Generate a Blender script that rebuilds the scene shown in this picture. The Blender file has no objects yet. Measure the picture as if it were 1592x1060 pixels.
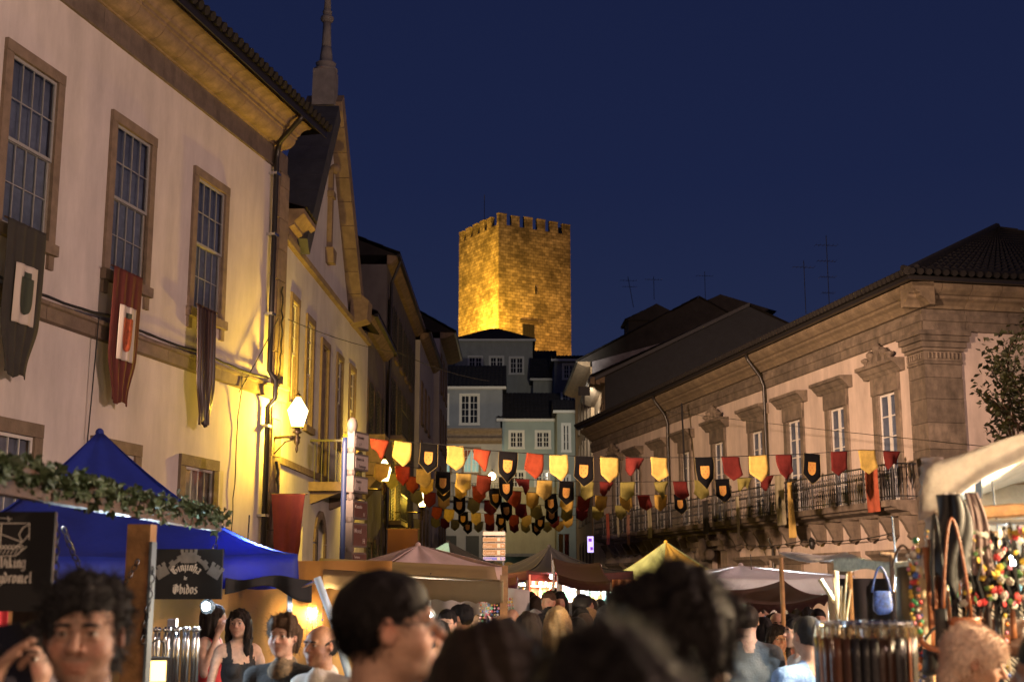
import bpy, math, random
import numpy as np
from mathutils import Vector, Matrix, Euler
random.seed(7); np.random.seed(7)
SC = bpy.context.scene
COL = SC.collection
PI = math.pi
# ------------------------------------------------------------------ camera
CAMZ = 1.8
PITCH = math.atan(373/2000)
cd = bpy.data.cameras.new('camera'); cam = bpy.data.objects.new('camera', cd); COL.objects.link(cam)
cam.location = (0, 0, CAMZ); cam.rotation_euler = (PI/2 + PITCH, 0, 0)
cd.lens = 36*2000/1592; cd.sensor_width = 36; cd.clip_start = .05; cd.clip_end = 2000
cd.dof.use_dof = True; cd.dof.focus_distance = 20; cd.dof.aperture_fstop = 3.0
SC.camera = cam
# ------------------------------------------------------------------ night sky
W = bpy.data.worlds.new('World'); SC.world = W; W.use_nodes = True
nt = W.node_tree; nt.nodes.clear()
out = nt.nodes.new('ShaderNodeOutputWorld'); bg = nt.nodes.new('ShaderNodeBackground')
tc = nt.nodes.new('ShaderNodeTexCoord'); sx = nt.nodes.new('ShaderNodeSeparateXYZ'); rp = nt.nodes.new('ShaderNodeValToRGB')
nt.links.new(tc.outputs['Generated'], sx.inputs[0]); nt.links.new(sx.outputs['Z'], rp.inputs[0])
e = rp.color_ramp.elements
e[0].position = 0; e[0].color = (.022, .031, .073, 1); e[1].position = .75; e[1].color = (.006, .0095, .038, 1)
m_ = e.new(.3); m_.color = (.0105, .0165, .056, 1)
nt.links.new(rp.outputs[0], bg.inputs[0]); nt.links.new(bg.outputs[0], out.inputs[0])
bg.inputs[1].default_value = 1.0
SC.view_settings.view_transform = 'Standard'; SC.view_settings.look = 'None'
SC.view_settings.exposure = 0.0; SC.view_settings.gamma = 1; SC.view_settings.use_curve_mapping = False
SC.render.engine = 'CYCLES'
SC.cycles.use_denoising = True
try: SC.cycles.denoiser = 'OPENIMAGEDENOISE'
except Exception: pass
SC.cycles.max_bounces = 5; SC.cycles.diffuse_bounces = 3; SC.cycles.glossy_bounces = 2; SC.cycles.transparent_max_bounces = 8
SC.cycles.caustics_reflective = False; SC.cycles.caustics_refractive = False
SC.cycles.sample_clamp_indirect = 4

# ------------------------------------------------------------------ materials
MATS = {}
def mat(name, col, rough=.8, noise=0, nscale=3, bump=0, bscale=40, metal=0, rnd=0, emit=None, estr=0, spec=.5, streak=False, stain=None, trans=0, vcol=False, sss=0):
    if name in MATS: return MATS[name]
    m = bpy.data.materials.new(name); m.use_nodes = True; t = m.node_tree; n = t.nodes; L = t.links
    b = n['Principled BSDF']; b.inputs['Roughness'].default_value = rough; b.inputs['Metallic'].default_value = metal
    b.inputs['Specular IOR Level'].default_value = spec
    b.inputs['Base Color'].default_value = (*col, 1)
    src = None
    def mixmul(a, fac_node_out, lo, hi):
        mr = n.new('ShaderNodeMapRange'); mr.inputs[1].default_value = .3; mr.inputs[2].default_value = .7
        mr.inputs[3].default_value = lo; mr.inputs[4].default_value = hi; L.new(fac_node_out, mr.inputs[0])
        mx = n.new('ShaderNodeMix'); mx.data_type = 'RGBA'; mx.blend_type = 'MULTIPLY'; mx.inputs[0].default_value = 1
        if isinstance(a, tuple): mx.inputs[6].default_value = (*a, 1)
        else: L.new(a, mx.inputs[6])
        L.new(mr.outputs[0], mx.inputs[7]); return mx.outputs[2]
    c = col
    tcn = n.new('ShaderNodeTexCoord')
    if vcol:
        at = n.new('ShaderNodeAttribute'); at.attribute_name = 'tint'; c = at.outputs['Color']
    if noise:
        nz = n.new('ShaderNodeTexNoise'); nz.inputs['Scale'].default_value = nscale; nz.inputs['Detail'].default_value = 7; nz.inputs['Roughness'].default_value = .62
        if streak:
            mp = n.new('ShaderNodeMapping'); mp.inputs['Scale'].default_value = (3, 3, .35); L.new(tcn.outputs['Object'], mp.inputs[0]); L.new(mp.outputs[0], nz.inputs['Vector'])
        else: L.new(tcn.outputs['Object'], nz.inputs['Vector'])
        c = mixmul(c, nz.outputs[0], 1-noise, 1+noise*.6)
    if stain:
        nz = n.new('ShaderNodeTexNoise'); nz.inputs['Scale'].default_value = stain[1]; nz.inputs['Detail'].default_value = 9; nz.inputs['Roughness'].default_value = .7
        mp = n.new('ShaderNodeMapping'); mp.inputs['Scale'].default_value = (2.2, 2.2, .5); L.new(tcn.outputs['Object'], mp.inputs[0]); L.new(mp.outputs[0], nz.inputs['Vector'])
        c = mixmul(c, nz.outputs[0], 1, 1-stain[0])
    if rnd:
        oi = n.new('ShaderNodeObjectInfo'); mr = n.new('ShaderNodeMapRange'); mr.inputs[3].default_value = 1-rnd; mr.inputs[4].default_value = 1+rnd
        L.new(oi.outputs['Random'], mr.inputs[0])
        mx = n.new('ShaderNodeMix'); mx.data_type = 'RGBA'; mx.blend_type = 'MULTIPLY'; mx.inputs[0].default_value = 1
        if isinstance(c, tuple): mx.inputs[6].default_value = (*c, 1)
        else: L.new(c, mx.inputs[6])
        L.new(mr.outputs[0], mx.inputs[7]); c = mx.outputs[2]
    if not isinstance(c, tuple): L.new(c, b.inputs['Base Color'])
    if bump:
        bz = n.new('ShaderNodeTexNoise'); bz.inputs['Scale'].default_value = bscale; bz.inputs['Detail'].default_value = 6
        L.new(tcn.outputs['Object'], bz.inputs['Vector'])
        bp = n.new('ShaderNodeBump'); bp.inputs['Strength'].default_value = bump; bp.inputs['Distance'].default_value = .02
        L.new(bz.outputs[0], bp.inputs['Height']); L.new(bp.outputs[0], b.inputs['Normal'])
    if sss:
        b.inputs['Subsurface Weight'].default_value = sss; b.inputs['Subsurface Scale'].default_value = .012
        b.inputs['Subsurface Radius'].default_value = (1, .35, .2)
    if emit: b.inputs['Emission Color'].default_value = (*emit, 1); b.inputs['Emission Strength'].default_value = estr
    if trans:   # thin cloth that lets light through
        o = n['Material Output']; tr = n.new('ShaderNodeBsdfTranslucent'); ms = n.new('ShaderNodeMixShader'); ms.inputs[0].default_value = trans
        if isinstance(c, tuple): tr.inputs[0].default_value = (*c, 1)
        else: L.new(c, tr.inputs[0])
        L.new(b.outputs[0], ms.inputs[1]); L.new(tr.outputs[0], ms.inputs[2]); L.new(ms.outputs[0], o.inputs[0])
    MATS[name] = m; return m
def glassmat(name, tint=(.6, .65, .7), mixf=.65, rough=.04):
    m = bpy.data.materials.new(name); m.use_nodes = True; t = m.node_tree; n = t.nodes; L = t.links
    n.remove(n['Principled BSDF']); o = n['Material Output']
    a = n.new('ShaderNodeBsdfTransparent'); a.inputs[0].default_value = (*tint, 1)
    g = n.new('ShaderNodeBsdfGlossy'); g.inputs['Roughness'].default_value = rough; g.inputs[0].default_value = (.9, .9, .9, 1)
    fr = n.new('ShaderNodeFresnel'); fr.inputs[0].default_value = 1.45
    ms = n.new('ShaderNodeMixShader'); gm = n.new('ShaderNodeNewGeometry'); mm = n.new('ShaderNodeMath'); mm.operation = 'SUBTRACT'; mm.inputs[0].default_value = 1; L.new(gm.outputs['Backfacing'], mm.inputs[1]); m2 = n.new('ShaderNodeMath'); m2.operation = 'MULTIPLY'; L.new(mm.outputs[0], m2.inputs[0]); L.new(fr.outputs[0], m2.inputs[1]); L.new(m2.outputs[0], ms.inputs[0]); L.new(a.outputs[0], ms.inputs[1]); L.new(g.outputs[0], ms.inputs[2]); L.new(ms.outputs[0], o.inputs[0])
    MATS[name] = m; return m
def lampglass(name, col, estr, fac=.5):
    m = bpy.data.materials.new(name); m.use_nodes = True; t = m.node_tree; n = t.nodes; L = t.links
    n.remove(n['Principled BSDF']); o = n['Material Output']
    a = n.new('ShaderNodeBsdfTransparent'); g = n.new('ShaderNodeEmission'); g.inputs[0].default_value = (*col, 1); g.inputs[1].default_value = estr
    ms = n.new('ShaderNodeMixShader'); ms.inputs[0].default_value = fac; L.new(a.outputs[0], ms.inputs[1]); L.new(g.outputs[0], ms.inputs[2]); L.new(ms.outputs[0], o.inputs[0])
    MATS[name] = m; return m

PLASTER = mat('white_plaster', (.7, .64, .6), .9, .09, .9, .25, 60, stain=(.3, .75))
PLASTER2 = mat('grey_white_plaster', (.6, .58, .57), .9, .14, .9, .25, 60, stain=(.25, .8))
PLASTERP = mat('palace_plaster', (.64, .53, .45), .9, .16, .7, .3, 50, stain=(.38, .7))
STONE = mat('granite', (.20, .15, .11), .9, .3, 5, .5, 45, rnd=.12)
STONEP = mat('palace_granite', (.195, .155, .115), .9, .45, 3, .6, 35, rnd=.16, stain=(.5, 1.4))
STONED = mat('dark_granite', (.2, .19, .18), .9, .3, 4, .5, 30)
SLATE = mat('slate_dark', (.016, .018, .024), .75, .3, 3, .3, 30)
SLATE2 = mat('slate_courses', (.045, .048, .058), .85, .3, 3, .3, 30)
TILE = mat('roof_tile', (.011, .009, .008), .9, .5, 2, .3, 30, rnd=.2)
TILED = mat('dark_roof', (.022, .018, .017), .9, .4, 2, .3, 30)
SASHG = mat('sash_grey', (.3, .3, .29), .5, .1, 20)
IRON = mat('black_iron', (.018, .018, .018), .45, .2, 30)
PIPE = mat('black_pipe', (.02, .018, .016), .35)
WHITEP = mat('white_paint', (.62, .6, .56), .5, .08, 20)
GLASS = glassmat('window_glass', (.85,.88,.92))
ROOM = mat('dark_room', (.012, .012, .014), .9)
CURT = mat('grey_curtain', (.2, .215, .26), .9, .25, 6)
CURT2 = mat('pale_curtain', (.4, .36, .3), .9, .2, 6)
SHUT = mat('dark_shutter', (.035, .035, .03), .6)
WOOD = mat('dark_wood', (.07, .035, .018), .6, .4, 12, .3, 30)
WOODL = mat('tan_wood', (.28, .14, .05), .6, .4, 12, .3, 30)
METAL = mat('steel', (.6, .62, .65), .25, metal=1)
BLACKC = mat('black_cloth', (.012, .011, .012), .9)
PAVE = mat('granite_paving', (.11, .1, .09), .8, .4, 3, .5, 20)

# ------------------------------------------------------------------ mesh builder
class MB:
    def __init__(s): s.v = []; s.f = []; s.m = []; s.k = 0
    def add(s, vs, fs):
        o = len(s.v); s.v += [tuple(p) for p in vs]; s.f += [tuple(i+o for i in f) for f in fs]; s.m += [s.k]*len(fs); return s
    def box(s, x0, x1, y0, y1, z0, z1, T=None):
        vs = [(x0,y0,z0),(x1,y0,z0),(x1,y1,z0),(x0,y1,z0),(x0,y0,z1),(x1,y0,z1),(x1,y1,z1),(x0,y1,z1)]
        if T is not None: vs = [T @ Vector(p) for p in vs]
        return s.add(vs, [(3,2,1,0),(4,5,6,7),(0,1,5,4),(1,2,6,5),(2,3,7,6),(3,0,4,7)])
    def quad(s, a, b, c, d): return s.add([a,b,c,d], [(0,1,2,3)])
    def prism(s, pts, axis, a, b):
        """closed 2-D outline extruded along an axis: 'x' pts are (y,z), 'y' pts are (x,z), 'z' pts are (x,y)"""
        def P(p, t): return (t,p[0],p[1]) if axis == 'x' else (p[0],t,p[1]) if axis == 'y' else (p[0],p[1],t)
        n = len(pts); vs = [P(p,a) for p in pts]+[P(p,b) for p in pts]
        fs = [(i,(i+1)%n,n+(i+1)%n,n+i) for i in range(n)] + [tuple(range(n-1,-1,-1)), tuple(range(n,2*n))]
        return s.add(vs, fs)
    def tube(s, path, r, n=8, cap=True):
        path = [Vector(p) for p in path]; R = r if isinstance(r, (list, tuple)) else [r]*len(path)
        vs = []; up = None
        for i, p in enumerate(path):
            d = (path[min(i+1,len(path)-1)]-path[max(i-1,0)])
            if d.length < 1e-9: d = Vector((0,0,1))
            d.normalize()
            if up is None: up = d.orthogonal().normalized()
            up = (up - d*up.dot(d))
            if up.length < 1e-6: up = d.orthogonal()
            up.normalize(); w = d.cross(up)
            for j in range(n):
                a = 2*PI*j/n; vs.append(p+(up*math.cos(a)+w*math.sin(a))*R[i])
        fs = []
        for i in range(len(path)-1):
            for j in range(n): fs.append((i*n+j, i*n+(j+1)%n, (i+1)*n+(j+1)%n, (i+1)*n+j))
        if cap: fs += [tuple(range(n-1,-1,-1)), tuple(range((len(path)-1)*n, len(path)*n))]
        return s.add(vs, fs)
    def lathe(s, prof, c=(0,0,0), n=12):
        vs = [(c[0]+r*math.cos(2*PI*j/n), c[1]+r*math.sin(2*PI*j/n), c[2]+z) for r, z in prof for j in range(n)]
        fs = [(i*n+j, i*n+(j+1)%n, (i+1)*n+(j+1)%n, (i+1)*n+j) for i in range(len(prof)-1) for j in range(n)]
        fs += [tuple(range(n-1,-1,-1)), tuple(range((len(prof)-1)*n, len(prof)*n))]
        return s.add(vs, fs)
    def ball(s, c, r, n=10, m=6, sq=(1,1,1)):
        prof = [(max(r*math.sin(PI*i/m), r*.02), -r*math.cos(PI*i/m)) for i in range(m+1)]
        o = len(s.v); s.lathe(prof, (0,0,0), n)
        for i in range(o, len(s.v)): p = s.v[i]; s.v[i] = (c[0]+p[0]*sq[0], c[1]+p[1]*sq[1], c[2]+p[2]*sq[2])
        return s
    def grid(s, fn, nu, nv, thick=0):
        """fn(u,v)->point, u,v in 0..1; with a thickness it is closed as a slab"""
        P = [[Vector(fn(i/nu, j/nv)) for j in range(nv+1)] for i in range(nu+1)]
        W_ = nv+1; vs = [p for r in P for p in r]
        fs = [(i*W_+j, (i+1)*W_+j, (i+1)*W_+j+1, i*W_+j+1) for i in range(nu) for j in range(nv)]
        if thick:
            N = []
            for i in range(nu+1):
                for j in range(nv+1):
                    a = P[min(i+1,nu)][j]-P[max(i-1,0)][j]; b = P[i][min(j+1,nv)]-P[i][max(j-1,0)]
                    q = a.cross(b); N.append(q.normalized() if q.length > 1e-12 else Vector((0,0,1)))
            o = len(vs); vs += [vs[i]-N[i]*thick for i in range(o)]
            fs += [tuple(o+k for k in reversed(f)) for f in fs[:]]
            for i in range(nu):
                fs.append((i*W_, o+i*W_, o+(i+1)*W_, (i+1)*W_)); fs.append((i*W_+nv, (i+1)*W_+nv, o+(i+1)*W_+nv, o+i*W_+nv))
            for j in range(nv):
                fs.append((j, j+1, o+j+1, o+j)); q = nu*W_; fs.append((q+j, o+q+j, o+q+j+1, q+j+1))
        return s.add(vs, fs)
    def mesh(s, name, mats, smooth=False):
        me = bpy.data.meshes.new(name); me.from_pydata(s.v, [], s.f)
        for m in (mats if isinstance(mats, (list, tuple)) else [mats]): me.materials.append(m)
        if any(s.m): me.polygons.foreach_set('material_index', s.m)
        if smooth: me.polygons.foreach_set('use_smooth', [True]*len(s.f))
        me.update(); return me
    def build(s, name, mats, parent=None, loc=None, smooth=False, **kw):
        return link(name, s.mesh(name, mats, smooth), parent, loc, **kw)
def link(name, me, parent=None, loc=None, rot=None, **kw):
    o = bpy.data.objects.new(name, me); COL.objects.link(o)
    if parent is not None: o.parent = parent
    if loc is not None: o.location = loc
    if rot is not None: o.rotation_euler = rot
    for k, v in kw.items(): o[k] = v
    return o
def tag(o, label, cat, group=None):
    o['label'] = label; o['category'] = cat
    if group: o['group'] = group
    return o
def thing(name, label, cat, loc=(0,0,0), rz=0, group=None):
    o = bpy.data.objects.new(name, None); COL.objects.link(o); o.location = loc; o.rotation_euler = (0,0,rz); o.empty_display_size = .2
    return tag(o, label, cat, group)
def stuff(o): o['kind'] = 'stuff'; return o
def children(o): return list(o.children)
def copy_tree(o, parent=None):
    c = o.copy(); COL.objects.link(c); c.parent = parent
    for ch in children(o): copy_tree(ch, c)
    return c
def ray(px, py):
    v = (530-py)/2000; c, s = math.cos(PITCH), math.sin(PITCH)
    return ((px-796)/2000, c-s*v, s+c*v)
def at(px, py, Y):
    d = ray(px, py); t = Y/d[1]; return Vector((d[0]*t, Y, CAMZ+d[2]*t))
def sm(a, b, x):
    t = min(1, max(0, (x-a)/(b-a))); return t*t*(3-2*t)
class Facade:
    """a wall line in plan: local x runs along it, local -y is the street side"""
    def __init__(s, ox, oy, ux, uy):
        l = math.hypot(ux, uy); s.o = (ox, oy); s.u = (ux/l, uy/l); s.n = (-s.u[1], s.u[0]); s.rz = math.atan2(uy, ux)
    def root(s, name, label, cat, group=None): return thing(name, label, cat, (s.o[0], s.o[1], 0), s.rz, group)
    def P(s, x, off, z): return (s.o[0]+s.u[0]*x-s.n[0]*off, s.o[1]+s.u[1]*x-s.n[1]*off, z)
def wall_mesh(mb, x0, x1, z0, z1, holes, t=.35, y=0, inner=1):
    xs = sorted({x0, x1, *[h[0] for h in holes], *[h[1] for h in holes]}); zs = sorted({z0, z1, *[h[2] for h in holes], *[h[3] for h in holes]})
    xs = [x for x in xs if x0 <= x <= x1]; zs = [z for z in zs if z0 <= z <= z1]
    def hole(a, b): return any(h[0] < a < h[1] and h[2] < b < h[3] for h in holes)
    for i in range(len(xs)-1):
        for j in range(len(zs)-1):
            a, b, c, d = xs[i], xs[i+1], zs[j], zs[j+1]
            if hole((a+b)/2, (c+d)/2): continue
            mb.quad((a,y,c),(b,y,c),(b,y,d),(a,y,d))
    for a, b, c, d in holes:
        mb.quad((a,y,c),(a,y,d),(a,y+t,d),(a,y+t,c)); mb.quad((b,y,c),(b,y+t,c),(b,y+t,d),(b,y,d))
        mb.quad((a,y,d),(b,y,d),(b,y+t,d),(a,y+t,d)); mb.quad((a,y,c),(a,y+t,c),(b,y+t,c),(b,y,c))
def body(mb, x0, x1, z0, z1, depth, holes, t=.35):
    """house body: front wall with openings, dark rooms behind them, side and back walls, top"""
    wall_mesh(mb, x0, x1, z0, z1, holes, t)
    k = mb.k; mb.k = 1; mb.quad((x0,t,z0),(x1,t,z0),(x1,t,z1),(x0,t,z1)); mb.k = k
    mb.quad((x0,0,z0),(x0,0,z1),(x0,depth,z1),(x0,depth,z0)); mb.quad((x1,0,z0),(x1,depth,z0),(x1,depth,z1),(x1,0,z1))
    mb.quad((x0,depth,z0),(x0,depth,z1),(x1,depth,z1),(x1,depth,z0)); mb.quad((x0,0,z1),(x1,0,z1),(x1,depth,z1),(x0,depth,z1))
WIN = {}
def window(root, s, z0, z1, w, surround=.16, proud=.05, rec=.16, cols=2, rows=4, leaves=2, sash=WHITEP, stone=STONE, back=None, ears=0, bw=.015, glass=GLASS, fb=.045, sill=True, name='window'):
    """a stone surround (window) with its sashes and every pane; openings are cut in the wall separately"""
    key = (round(z1-z0,3), w, surround, proud, rec, cols, rows, leaves, sash.name, stone.name if stone else '', back.name if back else '', ears, bw, sill, fb)
    H = z1-z0
    if key not in WIN:
        mb = MB()
        if stone:
            S = surround
            mb.box(-w/2-S, -w/2, -proud, .02, -.02, H); mb.box(w/2, w/2+S, -proud, .02, -.02, H)
            mb.box(-w/2-S, w/2+S, -proud-.006, .02, H+.004, H+S)
            mb.box(-w/2, -w/2+.012, .022, rec+.08, 0, H); mb.box(w/2-.012, w/2, .022, rec+.08, 0, H); mb.box(-w/2+.012, w/2-.012, .022, rec+.08, H-.012, H)
            if sill: mb.box(-w/2-S-.03, w/2+S+.03, -proud-.05, .02, -S-.02, -.024)
            if ears:
                mb.box(-w/2-S, -w/2-S+.13, -proud, .02, -S-.02-ears, -S-.024); mb.box(w/2+S-.13, w/2+S, -proud, .02, -S-.02-ears, -S-.024)
        else: mb.box(-w/2-.01, w/2+.01, rec-.02, rec+.05, -.02, .012)
        sur = mb.mesh(name, stone or sash)
        leafs = []; panes = []; lw = w/leaves if leaves != 'sash' else w
        if leaves == 'sash':   # double hung
            for k, (a, b, y) in enumerate([(H*.5-.02, H, rec+.0), (0, H*.5+.02, rec+.035)]):
                m = MB(); m.box(-w/2, -w/2+fb, y, y+.03, a, b); m.box(w/2-fb, w/2, y, y+.03, a, b)
                m.box(-w/2+fb, w/2-fb, y, y+.03, b-fb, b); m.box(-w/2+fb, w/2-fb, y, y+.03, a, a+fb)
                x0, x1, c0, c1 = -w/2+fb, w/2-fb, a+fb, b-fb
                for i in range(1, cols): x = x0+(x1-x0)*i/cols; m.box(x-bw/2, x+bw/2, y+.003, y+.027, c0, c1)
                for j in range(1, rows): z = c0+(c1-c0)*j/rows; m.box(x0, x1, y+.006, y+.024, z-bw/2, z+bw/2)
                leafs.append(m.mesh('sash', sash))
                for i in range(cols):
                    for j in range(rows): panes.append((x0+(x1-x0)*(i+.5)/cols, y+.015, c0+(c1-c0)*(j+.5)/rows, (x1-x0)/cols-.01, (c1-c0)/rows-.01))
        else:
            for k in range(leaves):
                a, b = -w/2+lw*k+.004, -w/2+lw*(k+1)-.004; y = rec
                m = MB(); m.box(a, a+fb, y, y+.04, 0, H); m.box(b-fb, b, y, y+.04, 0, H); m.box(a+fb, b-fb, y, y+.04, 0, fb); m.box(a+fb, b-fb, y, y+.04, H-fb, H)
                x0, x1, c0, c1 = a+fb, b-fb, fb, H-fb
                for i in range(1, cols): x = x0+(x1-x0)*i/cols; m.box(x-bw/2, x+bw/2, y+.003, y+.035, c0, c1)
                for j in range(1, rows): z = c0+(c1-c0)*j/rows; m.box(x0, x1, y+.006, y+.032, z-bw/2, z+bw/2)
                leafs.append(m.mesh('sash', sash))
                for i in range(cols):
                    for j in range(rows): panes.append((x0+(x1-x0)*(i+.5)/cols, y+.018, c0+(c1-c0)*(j+.5)/rows, (x1-x0)/cols-.01, (c1-c0)/rows-.01))
        pm = {}
        for p in panes:
            k2 = (round(p[3],3), round(p[4],3))
            if k2 not in pm: pm[k2] = MB().box(-p[3]/2, p[3]/2, -.003, .003, -p[4]/2, p[4]/2).mesh('pane', glass)
        cm = None
        if back:
            cm = MB().grid(lambda u, v: ((u-.5)*(w-.02), (rec+.078 if leaves == 'sash' else rec+.052)+.004*math.sin(u*w*30), .02+v*(H-.04)), 28, 2, .004).mesh('curtain', back, True)
        WIN[key] = (sur, leafs, panes, pm, cm)
    sur, leafs, panes, pm, cm = WIN[key]
    o = link(name, sur, root, (s, 0, z0))
    for l in leafs: link('sash', l, o)
    for p in panes: link('pane', pm[(round(p[3],3), round(p[4],3))], o, p[:3])
    if cm: link('curtain', cm, o)
    return o
def tiles(mb, A, B, C, D, pitch=.24, course=.4, h=.05, res=4):
    """barrel-tiled roof slope: A,B along the eave, D,C along the top"""
    A, B, C, D = map(Vector, (A, B, C, D)); nrm = (B-A).cross(D-A)
    if nrm.length < 1e-6: nrm = (B-A).cross(C-A)
    nrm.normalize()
    if nrm.z < 0: nrm = -nrm
    nu = max(2, int((B-A).length/pitch)); nv = max(1, int(((D+C)/2-(A+B)/2).length/course))
    def fn(u, v, k=0):
        p = (A*(1-u)+B*u)*(1-v)+(D*(1-u)+C*u)*v
        return p + nrm*(h*abs(math.sin(PI*u*nu)) + k)
    vs = []; U = nu*res; rows = []
    for j in range(nv):
        for vv, k in ((j/nv, h*.45), ((j+1)/nv, 0)):
            rows.append(len(vs)); vs += [fn(i/U, vv, k) for i in range(U+1)]
    fs = []
    for q in range(len(rows)-1):
        for i in range(U): fs.append((rows[q]+i, rows[q]+i+1, rows[q+1]+i+1, rows[q+1]+i))
    mb.add(vs, fs); return mb
# ------------------------------------------------------------------ ground
g = MB(); g.grid(lambda u, v: (-250+500*u, -60+700*v, 0 if v < .24 else 0), 2, 2)
link('ground', g.mesh('ground', PAVE), kind='structure')
hill = MB()
def hz(x, y): return max(0, 26*sm(104, 165, y)*(1-.5*sm(20, 120, abs(x-5)))) - .3
hill.grid(lambda u, v: (-160+320*u, 101+200*v, hz(-160+320*u, 101+200*v)), 24, 24)
link('hill', hill.mesh('hill', mat('hill_earth', (.03, .03, .02), .95, .4, .2), True), kind='structure')
# near paving laid as slabs between the stalls
pv = MB().box(-.395, .395, -.595, .595, 0, .03).mesh('paving_slab', mat('paving_slab', (.13, .12, .105), .75, .35, 5, .5, 25, rnd=.2))
base = link('paved_square', MB().box(-6, 10, .5, 18, -.05, .004).mesh('paved_square', PAVE), kind='structure')
n_ = 0
for j in range(14):
    for i in range(20):
        link('paving_slab', pv, base, (-7.6+.8*i+(.4 if j % 2 else 0), 1.2+1.2*j, .002*random.random()))

# ------------------------------------------------------------------ left town house (L1)
L1 = Facade(-4.743, 25, .21784, .97598)
r = L1.root('town_house', 'long white rendered house with stone window frames and deep orange-lit cornice on the left', 'house')
UPC = [-8.45, -5.73, -2.96]; UPC = [-13.9, -11.17]+UPC
holes = []
for s in UPC: holes += [(s-.54, s+.54, 6.42, 8.74), (s-.54, s+.54, 1.35, 3.70)]
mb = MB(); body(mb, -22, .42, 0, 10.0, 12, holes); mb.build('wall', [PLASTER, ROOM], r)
for s in UPC:
    window(r, s, 6.42, 8.74, 1.08, .16, .05, -.01, 4, 2, 'sash', sash=SASHG, back=CURT, ears=.2)
    window(r, s, 1.35, 3.70, 1.08, .19, .05, -.01, 4, 2, 'sash', back=CURT2 if s > -4 else CURT)
# corner pilaster of granite blocks
z = 0; k = 0
while z < 9.95:
    h = .62+.12*random.random(); z1 = min(9.96, z+h); x0 = -.02 if k % 2 else .02
    MB().box(x0, .455, -.07, .0, z, z1-.012).build('pilaster_stone', STONE, r); z = z1; k += 1
# string course stones
x = -22
while x < -.1:
    w = 1.5+.5*random.random(); x1 = min(-.04, x+w)
    MB().prism([(-.005,5.30),(-.09,5.32),(-.09,5.50),(-.13,5.52),(-.13,5.57),(-.005,5.60)], 'x', x, x1-.012).build('string_course_stone', STONE, r); x = x1
MB().prism([(-.075,5.28),(-.16,5.30),(-.16,5.52),(-.2,5.54),(-.2,5.60),(-.075,5.62)], 'x', -.02, .5).build('string_course_stone', STONE, r)
# frieze and cornice, stone by stone
fp = [(0,9.97),(-.05,9.97),(-.05,10.0),(-.02,10.02),(-.02,10.40),(0,10.40)]
cp = [(0,10.40),(-.05,10.40)]+[(-.06-.27*math.sin(a), 10.42+.2*(1-math.cos(a))) for a in [i*PI/2/6 for i in range(7)]]
cp += [(-.36,10.63),(-.36,10.68),(-.42,10.70)]+[(-.42-.2*(1-math.cos(a)), 10.70+.12*math.sin(a)) for a in [i*PI/2/5 for i in range(1, 6)]]
cp += [(-.66,10.84),(-.66,10.90),(0,10.90)]
FR = mat('cornice_granite', (.28, .20, .13), .9, .35, 4, .5, 40, rnd=.1, stain=(.35, 1.5))
FRD = mat('frieze_granite', (.18, .14, .11), .9, .3, 4, .5, 40, rnd=.08, stain=(.4, 1.2))
x = -22
while x < .4:
    x1 = min(.45, x+1.9); MB().prism([(a+(.0), b) for a, b in fp], 'x', x, x1-.008).build('frieze_stone', FRD, r); x = x1
cs = MB().prism(cp, 'x', 0, .788).mesh('cornice_stone', FR)
x = -22.3
while x < -.2: link('cornice_stone', cs, r, (x, 0, 0)); x += .8
MB().box(-22, .56, -.82, -.66, 10.9, 10.915).box(-22, .56, -.8, -.78, 10.80, 10.9).box(-22, .56, -.82, -.80, 10.78, 10.93).build('gutter', PIPE, r)
MB().tube([(-.75,-.8,10.82),(-.72,-.72,10.72),(-.45,-.22,10.42),(-.36,-.14,10.3),(-.36,-.12,10.1),(-.36,-.12,9.9),(-.36,-.12,5.8),(-.36,-.26,5.6),(-.36,-.26,5.25),(-.36,-.12,5.1),(-.36,-.12,.05)], .055, 8).build('downpipe', PIPE, r, smooth=True)
for z in (9.75, 8.5, 6.9, 4.7, 3.0): MB().box(-.46, -.26, -.18, -.003, z, z+.05).build('pipe_bracket', METAL, r)
mb = MB(); mb.k = 0; tiles(mb, (-22,-.84,10.93), (.62,-.84,10.93), (.62,6,13.6), (-22,6,13.6), .22, .42, .06, 4)
mb.quad((-22,-.8,10.91),(-22,6,13.5),(0.6,6,13.5),(0.6,-.8,10.91)); mb.quad((0.6,-.8,10.91),(0.6,6,13.5),(0.6,12,10.95),(0.6,0,10.9)); mb.quad((-22,6,13.6),(0.6,6,13.6),(0.6,12.4,10.9),(-22,12.4,10.9))
rf = stuff(mb.build('roof', TILE, r))
tm = MB().tube([(0,-.06,0),(0,.4,.16)], .085, 8).mesh('roof_tile', TILE)
x = -12.0
while x < .55: link('roof_tile', tm, rf, (x, -.84, 10.99)); x += .22
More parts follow.
